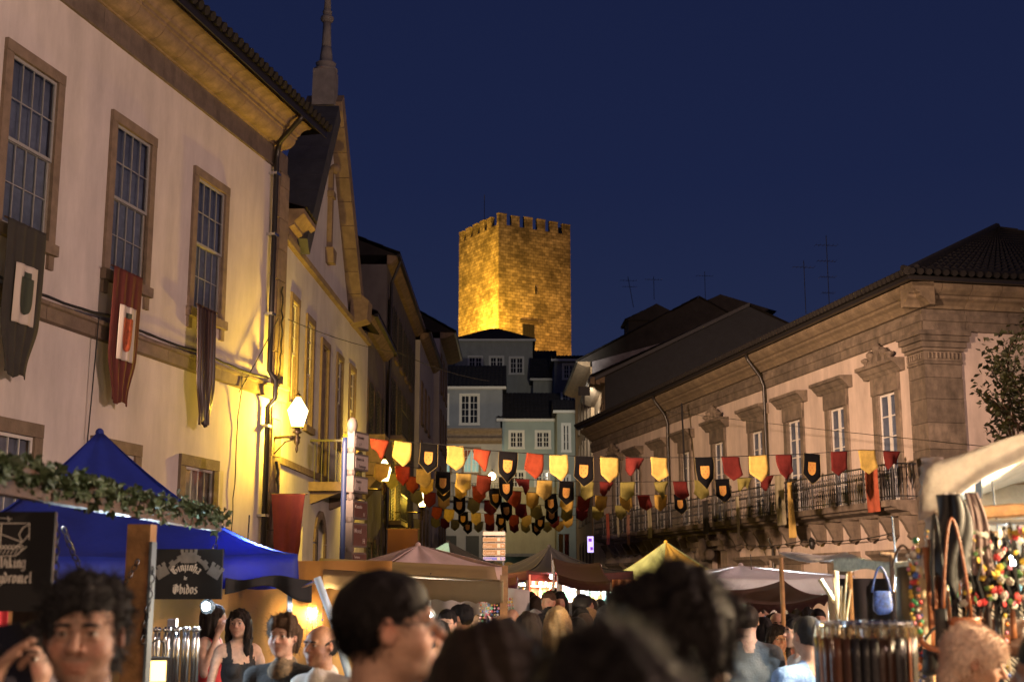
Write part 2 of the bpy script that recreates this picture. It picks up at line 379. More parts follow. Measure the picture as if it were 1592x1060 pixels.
# cables along the string course
def cable(name, label, pts, rad=.012, sag=0, n=10, cat='cable', wob=0, m=IRON, group=None):
    P = []
    for a, b in zip(pts[:-1], pts[1:]):
        a, b = Vector(a), Vector(b)
        for i in range(n): t = i/n; p = a.lerp(b, t); p.z -= sag*4*t*(1-t); p += Vector((random.uniform(-wob,wob),random.uniform(-wob,wob),random.uniform(-wob,wob))); P.append(p)
    P.append(Vector(pts[-1])); o = MB().tube(P, rad, 5).build(name, m)
    return tag(o, label, cat, group)
for k, lb in enumerate(['black cable bundle resting along the stone string course of the left house', 'thinner cable sagging just above the string course of the left house']):
    cable('wall_cable', lb, [L1.P(-16+3.2*i, .16-.02*k, 5.66+.03*k) for i in range(5)]+[L1.P(-.5, .16, 5.64)], .022-.008*k, .05+.03*k, 8, wob=.01)
cable('wall_cable', 'loose grey cable dropping from the string course beside the corner downpipe', [L1.P(-1.6,.14,5.6), L1.P(-1.55,.05,4.6), L1.P(-1.62,.05,3.0), L1.P(-1.6,.05,1.2)], .01, 0, 6, wob=.012)
cable('wall_cable', 'thin cable falling down the wall between the red and grey banners', [L1.P(-6.65,.14,5.6), L1.P(-6.62,.04,3.2), L1.P(-6.6,.04,1.0)], .01, 0, 4, wob=.006)
cable('wall_cable', 'cable slanting up from the lamp bracket to the pilaster of the left house', [L1.P(-1.7,.12,5.2), L1.P(-.1,.16,6.9)], .011, .04, 8)
cable('wall_cable', 'twisted bundle of cables hanging down the corner pilaster near the lamp', [L1.P(.12,.12,7.6), L1.P(.18,.13,6.6), L1.P(.1,.13,5.7)], .018, 0, 8, wob=.02)
cable('wall_cable', 'thick tangled cables hanging below the lamp on the corner pilaster', [L1.P(.15,.13,4.1), L1.P(.2,.14,3.2), L1.P(.12,.13,2.4)], .03, 0, 8, wob=.03)

# ------------------------------------------------------------------ left gabled house (L2)
L2 = Facade(-4.66, 25.42, .0339, .99942)
r = L2.root('gabled_house', 'greyish white house with pointed gable and tall narrow windows past the corner lamp', 'house')
Z0 = 8.75
wins = [(1.3, 5.45, 7.6, .62), (3.05, 5.2, 7.5, .7), (7.1, 5.2, 7.35, .7), (9.15, 5.3, 7.4, .8)]
holes = [(s-w/2, s+w/2, a, b) for s, a, b, w in wins] + [(4.55, 5.35, 4.28, 7.3), (4.35, 5.45, .1, 3.2), (2.0, 2.9, 1.4, 3.0), (9.4, 10.4, 0.1, 3.0)]
mb = MB(); body(mb, .0, 12.0, 0, Z0, 9, holes)
mb.prism([(1.5, Z0+.002), (8.4, Z0+.002), (4.8, 12.95)], 'y', .0, .5)
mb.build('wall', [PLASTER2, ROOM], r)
for s, a, b, w in wins: window(r, s, a, b, w, .15, .04, .03, 2, 3, 'sash', back=CURT, bw=.025)
# door with balcony
window(r, 4.95, 4.28, 7.3, .8, .16, .05, .18, 1, 4, 2, back=CURT, name='balcony_door', sill=False)
MB().box(3.4, 6.5, -.75, -.003, 3.78, 3.98).prism([(-.75,3.78),(-.003,3.78),(-.003,3.5)], 'x', 3.6, 3.85).prism([(-.75,3.78),(-.003,3.78),(-.003,3.5)], 'x', 6.05, 6.3).build('balcony_slab', STONE, r)
rl = MB().box(3.42, 6.48, -.74, -.70, 4.88, 4.93).box(3.42, 6.48, -.735, -.705, 4.05, 4.08).box(3.42, 3.46, -.70, -.003, 4.88, 4.93).build('railing', IRON, r)
bm_ = MB().box(-.009, .009, -.73, -.712, 3.98, 4.88).mesh('baluster', IRON)
for i in range(21): link('baluster', bm_, rl, (3.44+i*.152, 0, 0))
bs = MB().box(-.009, .009, -.009, .009, 3.98, 4.88).mesh('baluster', IRON)
for i in range(4): link('baluster', bs, rl, (3.44, -.6+.16*i, 0))
# arched ground-floor door
mb = MB(); mb.box(4.36, 5.44, .12, .18, .1, 3.2); mb.build('door', SHUT, r)
for i in range(7):
    a0 = PI*i/7; a1 = PI*(i+1)/7-.03
    MB().prism([(4.9+math.cos(a)*q, 2.66+math.sin(a)*q) for q, a in ((.56,a0),(.56,a1),(.76,a1),(.76,a0))], 'y', -.05, -.003).build('arch_stone', STONE, r)
for i in range(4): MB().box(4.16, 4.36, -.05, -.003, .05+i*.65, .69+i*.65).build('arch_stone', STONE, r); MB().box(5.44, 5.64, -.05, -.003, .05+i*.65, .69+i*.65).build('arch_stone', STONE, r)
for i in range(7): MB().box(.0+1.7*i, 1.688+1.7*i, -.05, -.003, 4.1, 4.24).build('string_course_stone', STONE, r)
# eaves cornice left of the gable
ep = [(0,0),(-.08,0),(-.08,.12),(-.2,.2),(-.2,.26),(-.34,.38),(-.4,.42),(-.4,.52),(0,.52)]
for i in range(2): MB().prism([(a, b+8.78) for a, b in ep], 'x', .02+.65*i, .66+.65*i).build('cornice_stone', FR, r)
for i in range(7): MB().prism([(0,8.62),(-.1,8.64),(-.12,8.76),(0,8.76)], 'x', .02+1.71*i, 1.72+1.71*i).build('moulding_stone', STONE, r)
# gable copings: left slope slate side, right slope granite
def coping(x0, z0, x1, z1, n, m, name, t=.42):
    d = Vector((x1-x0, 0, z1-z0)); L = d.length; a = math.atan2(d.z, d.x)
    for i in range(n):
        b = MB(); b.box(L*i/n, L*(i+1)/n-.015, -.3, .62, 0, t, Matrix.Translation((x0,0,z0)) @ Matrix.Rotation(-a, 4, 'Y')); b.build(name, m, r)
coping(1.25, Z0-.1, 4.68, 12.92, 9, SLATE2, 'coping_stone')
coping(4.72, 13.42, 8.95, Z0+.15, 9, STONE, 'coping_stone', .42)
# scroll block at the right foot
MB().prism([(0,8.6),(-.45,8.75),(-.5,9.25),(-.2,9.5),(0,9.5)], 'x', 8.6, 9.3).build('corbel', STONE, r)
# hanging stone ornament in the gable
MB().box(4.8, 4.98, -.12, -.003, 9.7, 11.7).ball((4.89,-.15,11.75), .13).prism([(4.62,9.7),(5.16,9.7),(5.04,9.35),(4.74,9.35)], 'y', -.2, -.003).box(4.72, 5.06, -.16, -.003, 11.0, 11.15).build('gable_ornament', STONE, r)
mb = MB(); tiles(mb, (0,-.42,9.3), (1.3,-.42,9.3), (1.3,4,10.9), (0,4,10.9)); tiles(mb, (8.7,-.3,8.95), (12.1,-.3,8.95), (12.1,4,10.4), (8.7,4,10.4)); mb.prism([(.65,8.75),(9,8.75),(4.5,10.4)], 'x', .1, 12); stuff(mb.build('roof', TILED, r))
# pinnacle on the gable
p = thing('stone_pinnacle', 'slender weathered stone pinnacle with knobs standing on top of the left gable', 'pinnacle', L2.P(4.72, -.12, 13.35), L2.rz)
MB().prism([(-.29,-.1),(.29,-.1),(.25,.85),(-.25,.85)], 'y', -.27, .27).build('pedestal', STONED, p)
MB().lathe([(.3,.85),(.3,.91),(.2,.93),(.23,1.0),(.26,1.06),(.17,1.1),(.15,1.3),(.125,1.5)], n=12).build('vase', STONED, p, smooth=True)
MB().lathe([(.12,1.5),(.11,1.8),(.1,2.15)], n=12).build('shaft', STONED, p, smooth=True)
MB().ball((0,0,2.25), .17, 12, 8, (1,1,.7)).ball((0,0,2.42), .12).lathe([(.09,2.5),(.06,3.1),(.09,3.2),(.02,3.4)], n=8).build('knob', STONED, p, smooth=True)

# ------------------------------------------------------------------ further houses down the left side
def railing(root, x0, x1, z, off, h=1.0, step=.14, m=IRON):
    rl = MB().box(x0, x1, -off, -off+.04, z+h-.04, z+h).box(x0, x1, -off+.005, -off+.035, z+.06, z+.09).build('railing', m, root)
    bm = MB().box(-.01, .01, -off+.01, -off+.03, z, z+h-.04).mesh('baluster', m); n = max(2, int((x1-x0)/step))
    for i in range(n+1): link('baluster', bm, rl, (x0+.01+(x1-x0-.02)*i/n, 0, 0))
    return rl
def street_house(F, name, label, x0, x1, ze, depth, wins, wall, rooftype='eave', ridge=2.2, over=.6, shutters=False, stone=STONE, roofm=TILED, z0=0, cols=2, rows=3):
    r = F.root(name, label, 'house')
    mb = MB(); body(mb, x0, x1, z0, ze, depth, [(s-w/2, s+w/2, a, b) for s, a, b, w in wins]); mb.build('wall', [wall, ROOM], r)
    for s, a, b, w in wins:
        window(r, s, a, b, w, .14, .04, .06, cols if w > 1.2 else max(1, cols-1), rows, 2, stone=stone, back=None)
        if shutters:
            for sg in (-1, 1):
                m = MB(); hw = w/2; c = s+sg*(hw+hw/2+.12)
                m.box(c-hw/2, c+hw/2, -.1, -.06, a, b)
                sh = m.build('shutter', SHUT, r)
                lm = MB().box(-hw/2+.04, hw/2-.04, -.125, -.1, -.02, .025).mesh('louvre', SHUT); n = int((b-a)/.12)
                for q in range(n): link('louvre', lm, sh, (c, 0, a+.1+q*(b-a-.15)/n))
    mb = MB(); mb.prism([(0,ze),(-over*.4,ze+.02),(-over,ze+.22),(-over,ze+.32),(0,ze+.34)], 'x', x0, x1+.0); mb.build('cornice', FR, r)
    MB().box(x0-.1, x1+.1, -over-.12, -over-.003, ze+.26, ze+.36).build('gutter', PIPE, r)
    mb = MB(); tiles(mb, (x0-.25,-over-.1,ze+.37), (x1+.25,-over-.1,ze+.37), (x1+.25,depth/2,ze+.37+ridge), (x0-.25,depth/2,ze+.37+ridge), .3, .6, .05, 2)
    mb.prism([(-over,ze+.345),(depth+.3,ze+.345),(depth/2,ze+.3+ridge)], 'x', x0+.003, x1-.003)
    mb.quad((x0-.25,depth/2,ze+.37+ridge),(x1+.25,depth/2,ze+.37+ridge),(x1+.25,depth+.4,ze+.3),(x0-.25,depth+.4,ze+.3))
    stuff(mb.build('roof', roofm, r)); return r
GREYW = mat('grey_render', (.20, .18, .16), .9, .25, .8, .3, 40, stain=(.3, .8))
GREYD = mat('weathered_render', (.15, .135, .12), .9, .25, .8, .3, 40, stain=(.3, .8))
LA = Facade(-4.5, 38, .0, 1)
r = street_house(LA, 'narrow_house', 'low narrow house with a stone balcony right after the gabled house', 0, 6.5, 9.35, 8, [(1.2,5.5,7.9,.8),(3.1,5.5,7.9,.8),(5.0,5.5,7.9,.8),(1.2,1,3,.8),(3.1,.5,3,.9),(5,1,3,.8)], GREYW, shutters=True, over=.35)
MB().box(.2, 2.4, -.7, -.003, 4.9, 5.1).box(.2, 2.4, -.72, -.6, 5.1, 6.1).box(.2, .3, -.6, -.003, 5.1, 6.1).prism([(-.55,4.9),(-.003,4.9),(-.003,4.3),(-.2,4.5)], 'x', .5, 2.1).build('stone_balcony', FR, r)
MB().tube([(.1,-.1,.2),(.1,-.1,9.2)], .05).build('downpipe', PIPE, r)
LB = Facade(-4.5, 45, .0, 1)
r = street_house(LB, 'tall_house', 'tall grey four-storey house with shuttered windows and long eaves on the left', 0, 14, 13.0, 10,
    [(1.5+2.4*i, z, z+h, .85) for i in range(5) for z, h in ((10.2,1.7),(7.0,2.2),(4.0,2.2),(.6,2.4))], GREYW, shutters=True, over=.36)
MB().tube([(.4,-.45,13.2),(.4,-.14,12.4),(.4,-.12,.2)], .055).build('downpipe', PIPE, r)
for z in (6.9, 3.9): MB().box(.6, 3.4, -.6, -.003, z-.15, z).build('balcony_slab', STONE, r); railing(r, .65, 3.35, z, .58, .95, .3)
LC = Facade(-4.3, 59.2, .0, 1)
r = street_house(LC, 'corner_house', 'pale corner house with projecting dark roof at the far end of the left row', 0, 10, 12.9, 8,
    [(1.6+2.5*i, z, z+h, .85) for i in range(3) for z, h in ((9.2,1.8),(6.0,2.2),(3.0,2.2))], PLASTER2, over=.4)
LD = Facade(-4.05, 71, 0, 1)
street_house(LD, 'roadside_house', 'white-fronted narrow house jutting out just left of the street end', 0, 9, 15.2, 6, [(1.5+2.6*i, z, z+2, .8) for i in range(3) for z in (12.4,9.2,6.0,3.0)], mat('lilac_render', (.36,.34,.38), .9, .15, 1), over=.8)
# ------------------------------------------------------------------ the palace on the right (R1)
R1 = Facade(10.9708, 36, .20033, -.97973)
r = R1.root('palace', 'long two-storey palace with granite door hoods and balcony on the right', 'palace')
BAY = [-.77, -4.0, -7.25, -10.5, -14.4, -18.3, -21.6, -25.35, -28.6]
GB = [-.6, -4.2, -7.8, -11.1, -18.3, -21.6, -25.3, -28.6]
holes = [(s-.55, s+.55, 4.05, 7.12) for s in BAY]+[(s-.62, s+.62, 0.02, 2.15) for s in GB]+[(-15.5, -13.3, .02, 3.3)]
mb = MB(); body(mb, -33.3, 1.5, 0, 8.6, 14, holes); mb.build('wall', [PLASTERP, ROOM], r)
MB().box(-33.3, 1.5, .0, 14, 8.602, 9.9).build('attic_wall', PLASTERP, r)
# end wall plaster is the same body; its own window is out of view
def hood(s, ornate):
    b = MB(); b.prism([(s-.80,7.12),(s+.80,7.12),(s+.80,7.62),(s-.80,7.62)], 'y', -.11, -.003)
    pr = [(0,7.62),(-.14,7.62),(-.2,7.72),(-.24,7.74),(-.34,7.86),(-.42,7.88),(-.42,7.98),(0,8.0)]
    b.prism(pr, 'x', s-1.12, s+1.12); b.build('door_hood', STONEP, r)
    if ornate:
        o = MB()
        for i, (dx, h) in enumerate(((-.72,.26),(-.38,.42),(0,.6),(.38,.42),(.72,.26))):
            o.lathe([(.07,0),(.05,h*.35),(.13,h*.6),(.14,h*.8),(.04,h)], (s+dx, -.26, 7.98), 8)
        o.prism([(s-.85,7.985),(s+.85,7.985),(s+.3,8.28),(s-.3,8.28)], 'y', -.24, -.12).build('carved_crest', STONEP, r)
for i, s in enumerate(BAY):
    window(r, s, 4.05, 7.12, 1.1, .25, .07, .05, 1, 5, 2, stone=STONEP, sill=False, back=CURT, bw=.035, fb=.07, name='balcony_door')
    hood(s, i in (0, 4, 8))
for s in GB:
    window(r, s, .02, 2.15, 1.24, .2, .09, .2, 1, 3, 2, stone=STONEP, sill=False, sash=SHUT, fb=.2, name='ground_floor_door')
    MB().prism([(0,2.36),(-.12,2.36),(-.2,2.46),(-.36,2.56),(-.36,2.66),(0,2.68)], 'x', s-1.3, s+1.3).build('door_hood', STONEP, r)
# central portal
MB().prism([(0,0),(-.5,0),(-.5,2.9),(-.62,2.95),(-.62,3.1),(0,3.1)], 'x', -16.2, -15.55).prism([(0,0),(-.5,0),(-.5,2.9),(-.62,2.95),(-.62,3.1),(0,3.1)], 'x', -13.25, -12.6).prism([(0,3.104),(-.7,3.104),(-.75,3.3),(0,3.34)], 'x', -16.4, -12.4).build('portal_frame', STONEP, r)
MB().box(-15.5, -13.3, .2, .26, .02, 3.3).build('portal_door', WOOD, r)
MB().ball((-14.4,-.78,3.0), .36, 10, 8, (.8,.5,1.2)).ball((-14.9,-.7,2.8), .22).ball((-13.9,-.7,2.8), .22).build('carved_crest', STONEP, r, smooth=True)
# balcony of slabs on brackets, railing posts and balusters
x = -30.2
while x < .8:
    x1 = min(.9, x+1.55); MB().prism([(-.003,3.56),(-.3,3.58),(-.34,3.66),(-.7,3.72),(-.74,3.78),(-.9,3.8),(-.9,3.97),(-.003,3.98)], 'x', x, x1-.012).build('balcony_slab', STONEP, r); x = x1
bk = MB().prism([(-.003,3.56),(-.55,3.56),(-.55,3.46),(-.45,3.34),(-.38,3.2),(-.3,3.08),(-.34,3.0),(-.24,2.9),(-.12,2.98),(-.003,3.02)], 'x', -.075, .075).mesh('bracket', STONEP)
x = -29.8
while x < .8: link('bracket', bk, r, (x, -.3 if 0 else 0, 0)); x += 1.17
bal = MB().lathe([(.012,0),(.012,.3),(.03,.36),(.012,.42),(.012,.62),(.03,.68),(.012,.74),(.012,.95)], n=5).mesh('baluster', IRON)
post = MB().lathe([(.035,0),(.05,.06),(.03,.12),(.03,.95),(.05,1.02),(.02,1.1),(.045,1.17),(.01,1.24)], n=8).mesh('railing_post', IRON)
nb = 0
for i in range(18):
    a = -30.1+i*1.72; b = a+1.72
    if i == 17: b = .85
    rl = MB().box(a+.04, b-.04, -.85, -.81, 4.93, 4.97).box(a+.04, b-.04, -.845, -.815, 4.62, 4.645).box(a+.04, b-.04, -.845, -.815, 4.06, 4.09).build('railing', IRON, r)
    link('railing_post', post, rl, (a, -.83, 3.98))
    n = 12
    for q in range(1, n): link('baluster', bal, rl, (a+(b-a)*q/n, -.83, 3.98))
rl = MB().box(.83, .87, -.8, -.003, 4.93, 4.97).box(.83, .87, -.8, -.003, 4.06, 4.09).build('railing', IRON, r); link('railing_post', post, rl, (.85, -.83, 3.98))
for q in range(5): link('baluster', bal, rl, (.85, -.7+.15*q, 3.98))
# entablature: frieze and cornice in stones round the corner
pf = [(0,8.52),(-.08,8.54),(-.08,8.78),(-.13,8.80),(-.13,8.98),(-.06,9.0),(-.06,9.12),(0,9.12)]
pc = [(0,9.13),(-.16,9.13),(-.2,9.2),(-.3,9.3),(-.42,9.36),(-.42,9.44),(-.5,9.46),(-.62,9.56),(-.66,9.62),(-.66,9.72),(0,9.74)]
x = -33.3
while x < 1.5: w = min(1.3, 1.6-x); MB().prism(pf, 'x', x, x+w-.012).build('frieze_stone', STONEP, r); x += w
CORNP = mat('palace_cornice', (.23, .175, .11), .9, .4, 3, .6, 35, rnd=.16, stain=(.4, 1.4))
c0 = MB().prism(pc, 'x', 0, .887).mesh('cornice_stone', CORNP)
x = -33.3
while x < 1.3: link('cornice_stone', c0, r, (x, 0, 0)); x += .9
MB().prism(pc, 'x', x, 2.16).build('cornice_stone', CORNP, r)
# same round the end wall (local +x side)
def yprism(mb, prof, xw, y0, y1):   # profile (out, z) standing on the wall at x=xw, running in y
    n = len(prof); vs = [(xw-a, y0, b) for a, b in prof]+[(xw-a, y1, b) for a, b in prof]
    return mb.add(vs, [(i,(i+1)%n,n+(i+1)%n,n+i)[::-1] for i in range(n)]+[tuple(range(n)), tuple(range(2*n-1,n-1,-1))])
y = -.08
while y < 13: yprism(MB(), pf, 1.5, y, y+1.29).build('frieze_stone', STONEP, r); y += 1.3
y = -.65
while y < 13: yprism(MB(), pc, 1.5, y, y+.887).build('cornice_stone', CORNP, r); y += .9
# corner pilaster in blocks with moulded capital
z = 0; k = 0
while z < 7.55:
    z1 = min(7.6, z+.58+.16*random.random()); MB().box(.72, 1.61, -.11, 1.0, z, z1-.012).build('pilaster_stone', STONEP, r); z = z1; k += 1
for a, (z0, z1) in ((.13, (7.6, 7.68)), (.12, (7.69, 7.95)), (.17, (7.96, 8.04)), (.22, (8.05, 8.2)), (.28, (8.21, 8.36)), (.32, (8.37, 8.5))):
    MB().box(.72-a+.1, 1.5+a, -a, 1.0+a-.1, z0, z1-.004).build('capital_stone', STONEP, r)
mb = MB()
for i in range(9): mb.lathe([(.03,0),(.03,.16)], (1.66, .0+.12*i, 7.74), 5)
for i in range(7): mb.lathe([(.03,0),(.03,.16)], (.78+.12*i, -.15, 7.74), 5)
stuff(mb.build('capital_fluting', STONEP, r))
for xp in (-9.4, -20.2):
    MB().tube([(xp,-.8,9.7),(xp,-.72,9.5),(xp,-.3,8.95),(xp,-.16,8.6),(xp,-.14,4.05),(xp+.1,-.14,3.4),(xp,-.2,3.2),(xp+.25,-.14,2.9),(xp+.25,-.12,.05)], .06, 8).build('downpipe', PIPE, r, smooth=True)
MB().tube([(2.25,3.6,9.65),(2.1,3.55,9.3),(1.72,3.3,8.6),(1.64,3.3,8.2),(1.64,3.3,.05)], .06, 8).build('downpipe', PIPE, r, smooth=True)
MB().box(-33.4, 2.35, -.86, -.7, 9.74, 9.86).box(2.2, 2.36, -.7, 14.5, 9.74, 9.86).build('gutter', PIPE, r)
mb = MB(); RZ = 13.75
E0, E1 = (-33.5,-.9,9.86), (2.42,-.9,9.86); T0, T1 = (-33.5,7,RZ), (-5.6,7,RZ)
tiles(mb, E0, E1, T1, T0, .25, .45, .07, 4); tiles(mb, E1, (2.42,15,9.86), (-5.6,7.1,RZ), (-5.6,7,RZ), .25, .45, .07, 4)
mb.quad((2.42,15,9.86),(-33.5,15,9.86),T0,T1); mb.quad((-33.5,-.9,9.84),(-33.5,15,9.84),(2.42,15,9.84),(2.42,-.9,9.84)); mb.add([(-33.5,-.9,9.86),(-33.5,15,9.86),(-33.5,7,RZ)], [(0,2,1)])
rf = stuff(mb.build('roof', TILE, r))
tm = MB().tube([(0,-.07,0),(0,.42,.2)], .09, 8).mesh('roof_tile', TILE)
x = -33.3
for i in range(143): link('roof_tile', tm, rf, (x+.25*i, -.9, 9.93))
for i in range(60): link('roof_tile', tm, rf, (2.42, -.8+.25*i, 9.93), (0, 0, PI/2))
hipm = MB().tube([(0,0,0),(0,.45,0)], .12, 8).mesh('ridge_tile', TILE)
hd = Vector((-5.6,7,RZ+.04))-Vector((2.42,-.9,9.93)); n = int(hd.length/.4)
q = hd.to_track_quat('Y', 'Z').to_euler()
for i in range(n): link('ridge_tile', hipm, rf, Vector((2.42,-.9,9.95))+hd*(i/n), q)
cable('wall_cable', 'black cable sagging along the underside of the palace balcony', [R1.P(-28+5.6*i, .5, 3.1) for i in range(6)], .016, .12, 10)
cable('wall_cable', 'loop of loose cable hanging beside the palace downpipe', [R1.P(-8.9,.1,3.1), R1.P(-8.2,.1,2.6), R1.P(-7.6,.1,3.0)], .012, .35, 10)
cable('wall_cable', 'cable drooping from the balcony brackets toward the right hood of the palace', [R1.P(-10.2,.1,3.2), R1.P(-9.2,.1,1.9)], .01, .2, 8)
o = MB().ball((0,-.12,0), .17, 10, 8, (.7,.5,1.15)).box(-.05, .05, -.1, 0, -.05, .05).build('wall_light', IRON, None, R1.P(-6.05, .0, 3.0), smooth=True); o.rotation_euler = (0,0,R1.rz); tag(o, 'small round dark lantern fixed to the palace wall below the balcony', 'wall light')
# flag pole on the palace front
o = MB().tube([R1.P(-16.4, .8, 8.9), R1.P(-15.0, 1.2, 5.0)], .035, 6).build('flag_pole', IRON); tag(o, 'thin slanting dark pole crossing the palace front above the black flag', 'pole')

# ------------------------------------------------------------------ further houses down the right side (facades run away from us: local x toward camera)
OR = mat('ochre_render', (.36, .25, .15), .9, .2, .8, .3, 40, stain=(.3, .8)); GRN = mat('greenish_render', (.30, .33, .30), .9, .15, .8, .3, 40)
RA = Facade(5.15, 69.9, .0, -1)
r = street_house(RA, 'slate_gabled_house', 'ochre house whose dark slate-clad gable rises behind the palace roof', -10, 0, 12.5, 16,
    [(-1.6-2.4*i, z, z+h, .8) for i in range(4) for z, h in ((9.9,1.7),(6.8,2.2),(3.6,2.2),(.6,2.2))], OR, over=.75, ridge=4.0)
MB().prism([(-.05,9),(16.1,9),(16.1,12.8),(8.0,16.75),(-.05,12.8)], 'x', .004, .12).build('slate_gable', SLATE, r)
MB().prism([(-.6,12.8),(8.0,16.95),(8.0,16.75),(-.6,12.6)], 'x', .0, .3).build('verge_board', mat('lead', (.05,.05,.055), .7), r)
mb = MB()
for i in range(4): mb.ball((-.35-.32*i,-.5,12.55), .2, 8, 6)
for y in (-.3, -.6): MB().prism([(y,12.4),(y-.25,12.45),(y-.25,12.75),(y,12.8)], 'x', -1.2, -.02).build('eaves_stone', FR, r)
RB = Facade(4.95, 80.2, .02, -1)
r = street_house(RB, 'tall_ochre_house', 'tall ochre house with lit eaves right of the street end', -14, 0, 15.1, 14,
    [(-1.8-2.8*i, z, z+h, .85) for i in range(4) for z, h in ((12.0,1.9),(8.8,2.2),(5.6,2.2),(2.0,2.2))], OR, over=.8, ridge=4.2)
WPL = mat('old_white_render', (.2,.18,.2), .9, .3, 2)
MB().prism([(.1,13.9),(5.6,15.6),(5.6,16.9),(.1,15.4)], 'x', .004, .2).build('gable_wall', WPL, r)
o = MB().box(-2.5, -.6, 5.5, 10.5, 15.6, 18.6).build('roof_dormer', SLATE, r); MB().box(-2.7, -.5, 5.3, 10.7, 18.604, 18.75).build('roof_trim', mat('pale_trim', (.12,.11,.1), .8), r)
mb = MB(); tiles(mb, (-3.2,2.3,18.2), (-.2,2.3,18.2), (-1.2,4.3,19.3), (-2.2,4.3,19.3), .3, .5, .06, 3); mb.box(-3, -.4, 2.5, 6, 15.8, 18.15); mb.prism([(2.3,18.16),(6.4,18.16),(4.3,19.25)], 'x', -3.2, -.2); stuff(mb.build('roof_turret', TILED, r))
mb = MB(); tiles(mb, (-3.2,6.1,18.9), (-.2,6.1,18.9), (-1.2,8.4,19.9), (-2.2,8.4,19.9), .3, .5, .06, 3); mb.prism([(6.0,18.7),(12,18.76),(8.4,19.85)], 'x', -3.3, -.1); stuff(mb.build('roof_ridge', TILED, r))
# dark roofs that close the skyline behind the palace
def far_house(name, label, px0, px1, pye, Y, wins, wall, zb=0, depth=8, rise=1.6, over=.3, side=False, roofm=TILED, hip=True, cols=2, rows=3, cor=None):
    """a house whose front faces the camera"""
    a, b = at(px0, pye, Y), at(px1, pye, Y); w = b.x-a.x; ze = a.z
    r = thing(name, label, 'house', (a.x, Y, 0))
    W_ = []
    for wx, wy, ww, wh in wins:
        p = at(wx, wy, Y); q = at(wx, wy+wh, Y); W_.append((p.x-a.x, q.z, p.z, ww*Y/2000))
    mb = MB(); body(mb, 0, w, zb, ze, depth, [(s-c/2, s+c/2, z0, z1) for s, z0, z1, c in W_]); mb.build('wall', [wall, ROOM], r)
    for s, z0, z1, c in W_:
        window(r, s, z0, z1, round(c, 2), .13, .04, .1, cols, rows, 2, stone=WHITEP, bw=.045, fb=.07)
    h = .5 if hip else .001
    mb = MB(); A, B, C, D = (-over,-over,ze+.1), (w+over,-over,ze+.1), (w+over-depth*h*(1 if hip else 0),depth/2,ze+.1+rise), (-over+depth*h*(1 if hip else 0),depth/2,ze+.1+rise)
    if hip and w < depth: C = (w*.55,depth/2,ze+.1+rise); D = (w*.45,depth/2,ze+.1+rise)
    tiles(mb, A, B, C, D, .32, .6, .06, 3); B2, A2 = (w+over,depth+over,ze+.1), (-over,depth+over,ze+.1)
    mb.quad(B, B2, C, C); mb.f[-1] = mb.f[-1][:3]; mb.quad(A2, A, D, D); mb.f[-1] = mb.f[-1][:3]; mb.quad(B2, A2, D, C)
    mb.quad((-over,-over,ze+.06),(-over,depth+over,ze+.06),(w+over,depth+over,ze+.06),(w+over,-over,ze+.06))
    stuff(mb.build('roof', roofm, r)); MB().box(-over, w+over, -over-.08, -.003, ze-.12, ze+.08).build('cornice', WHITEP if cor is None else cor, r)
    return r, a, w
CW = mat('cool_white', (.36,.36,.33), .9, .12, 1, stain=(.25, .8)); BLG = mat('blue_grey_render', (.26,.28,.31), .9, .12, 1, stain=(.2, .8)); GRN2 = mat('pale_green_render', (.30,.36,.36), .9, .1, 1); YEL = mat('yellow_render', (.42,.36,.22), .9, .1, 1, stain=(.2,.8))
GR1 = mat('grey_render_dark', (.16,.17,.19), .9, .2, 1)
far_house('hillside_house', 'pale house with three white windows directly below the castle tower', 708, 828, 529, 122, [(739,555,20,21),(772,555,20,21),(803,556,20,24)], CW, 10, 9, 1.9, cols=2, rows=3)
far_house('hillside_house', 'dim grey wing at the left of the pale house below the castle', 683, 707, 530, 123, [], GR1, 10, 6, 1.2)
far_house('hillside_house', 'low pale annex right of the three-windowed house under a dark roof', 829, 858, 590, 118, [], CW, 8, 6, 2.4, hip=False)
far_house('hillside_house', 'small blue-tinted house half hidden behind the low pale annex', 829, 862, 566, 130, [], BLG, 10, 6, 1.8, hip=False)
far_house('hillside_house', 'dark narrow house with two white windows right of the castle foot', 862, 930, 560, 112, [(885,567,18,21),(884,612,20,18)], GR1, 5, 8, 1.0, hip=False)
r, a, w = far_house('blue_house', 'blue-grey house with dark roof and lit curtained windows closing the street', 678, 781, 603, 100, [(687,614,18,44),(730,614,27,44)], BLG, 12.6, 9, 2.4, hip=False, cols=2, rows=4)
LOW = mat('lower_render', (.34,.33,.33), .9, .15, 1)
holes = []
for wx, wy, ww, wh in ((690,698,20,36),(733,698,24,36)):
    p = at(wx, wy, 99.3); q = at(wx, wy+wh, 99.3); holes.append((p.x-a.x, q.z, p.z, ww*99.3/2000))
mb = MB(); T_ = at(0, 690, 99.3).z
wall_mesh(mb, -1.2, w, 0, T_, [(s-c/2, s+c/2, z0, z1) for s, z0, z1, c in holes], .35, -.7); mb.k = 1; mb.quad((-1.2,-.34,0),(w,-.34,0),(w,-.34,T_),(-1.2,-.34,T_)); mb.k = 0; mb.build('lower_wall', [LOW, mat('lit_room', (.3,.4,.35), .9, emit=(.55,.8,.6), estr=.55)], r)
red = mat('red_curtain', (.35,.1,.05), .9, emit=(.5,.14,.05), estr=.12)
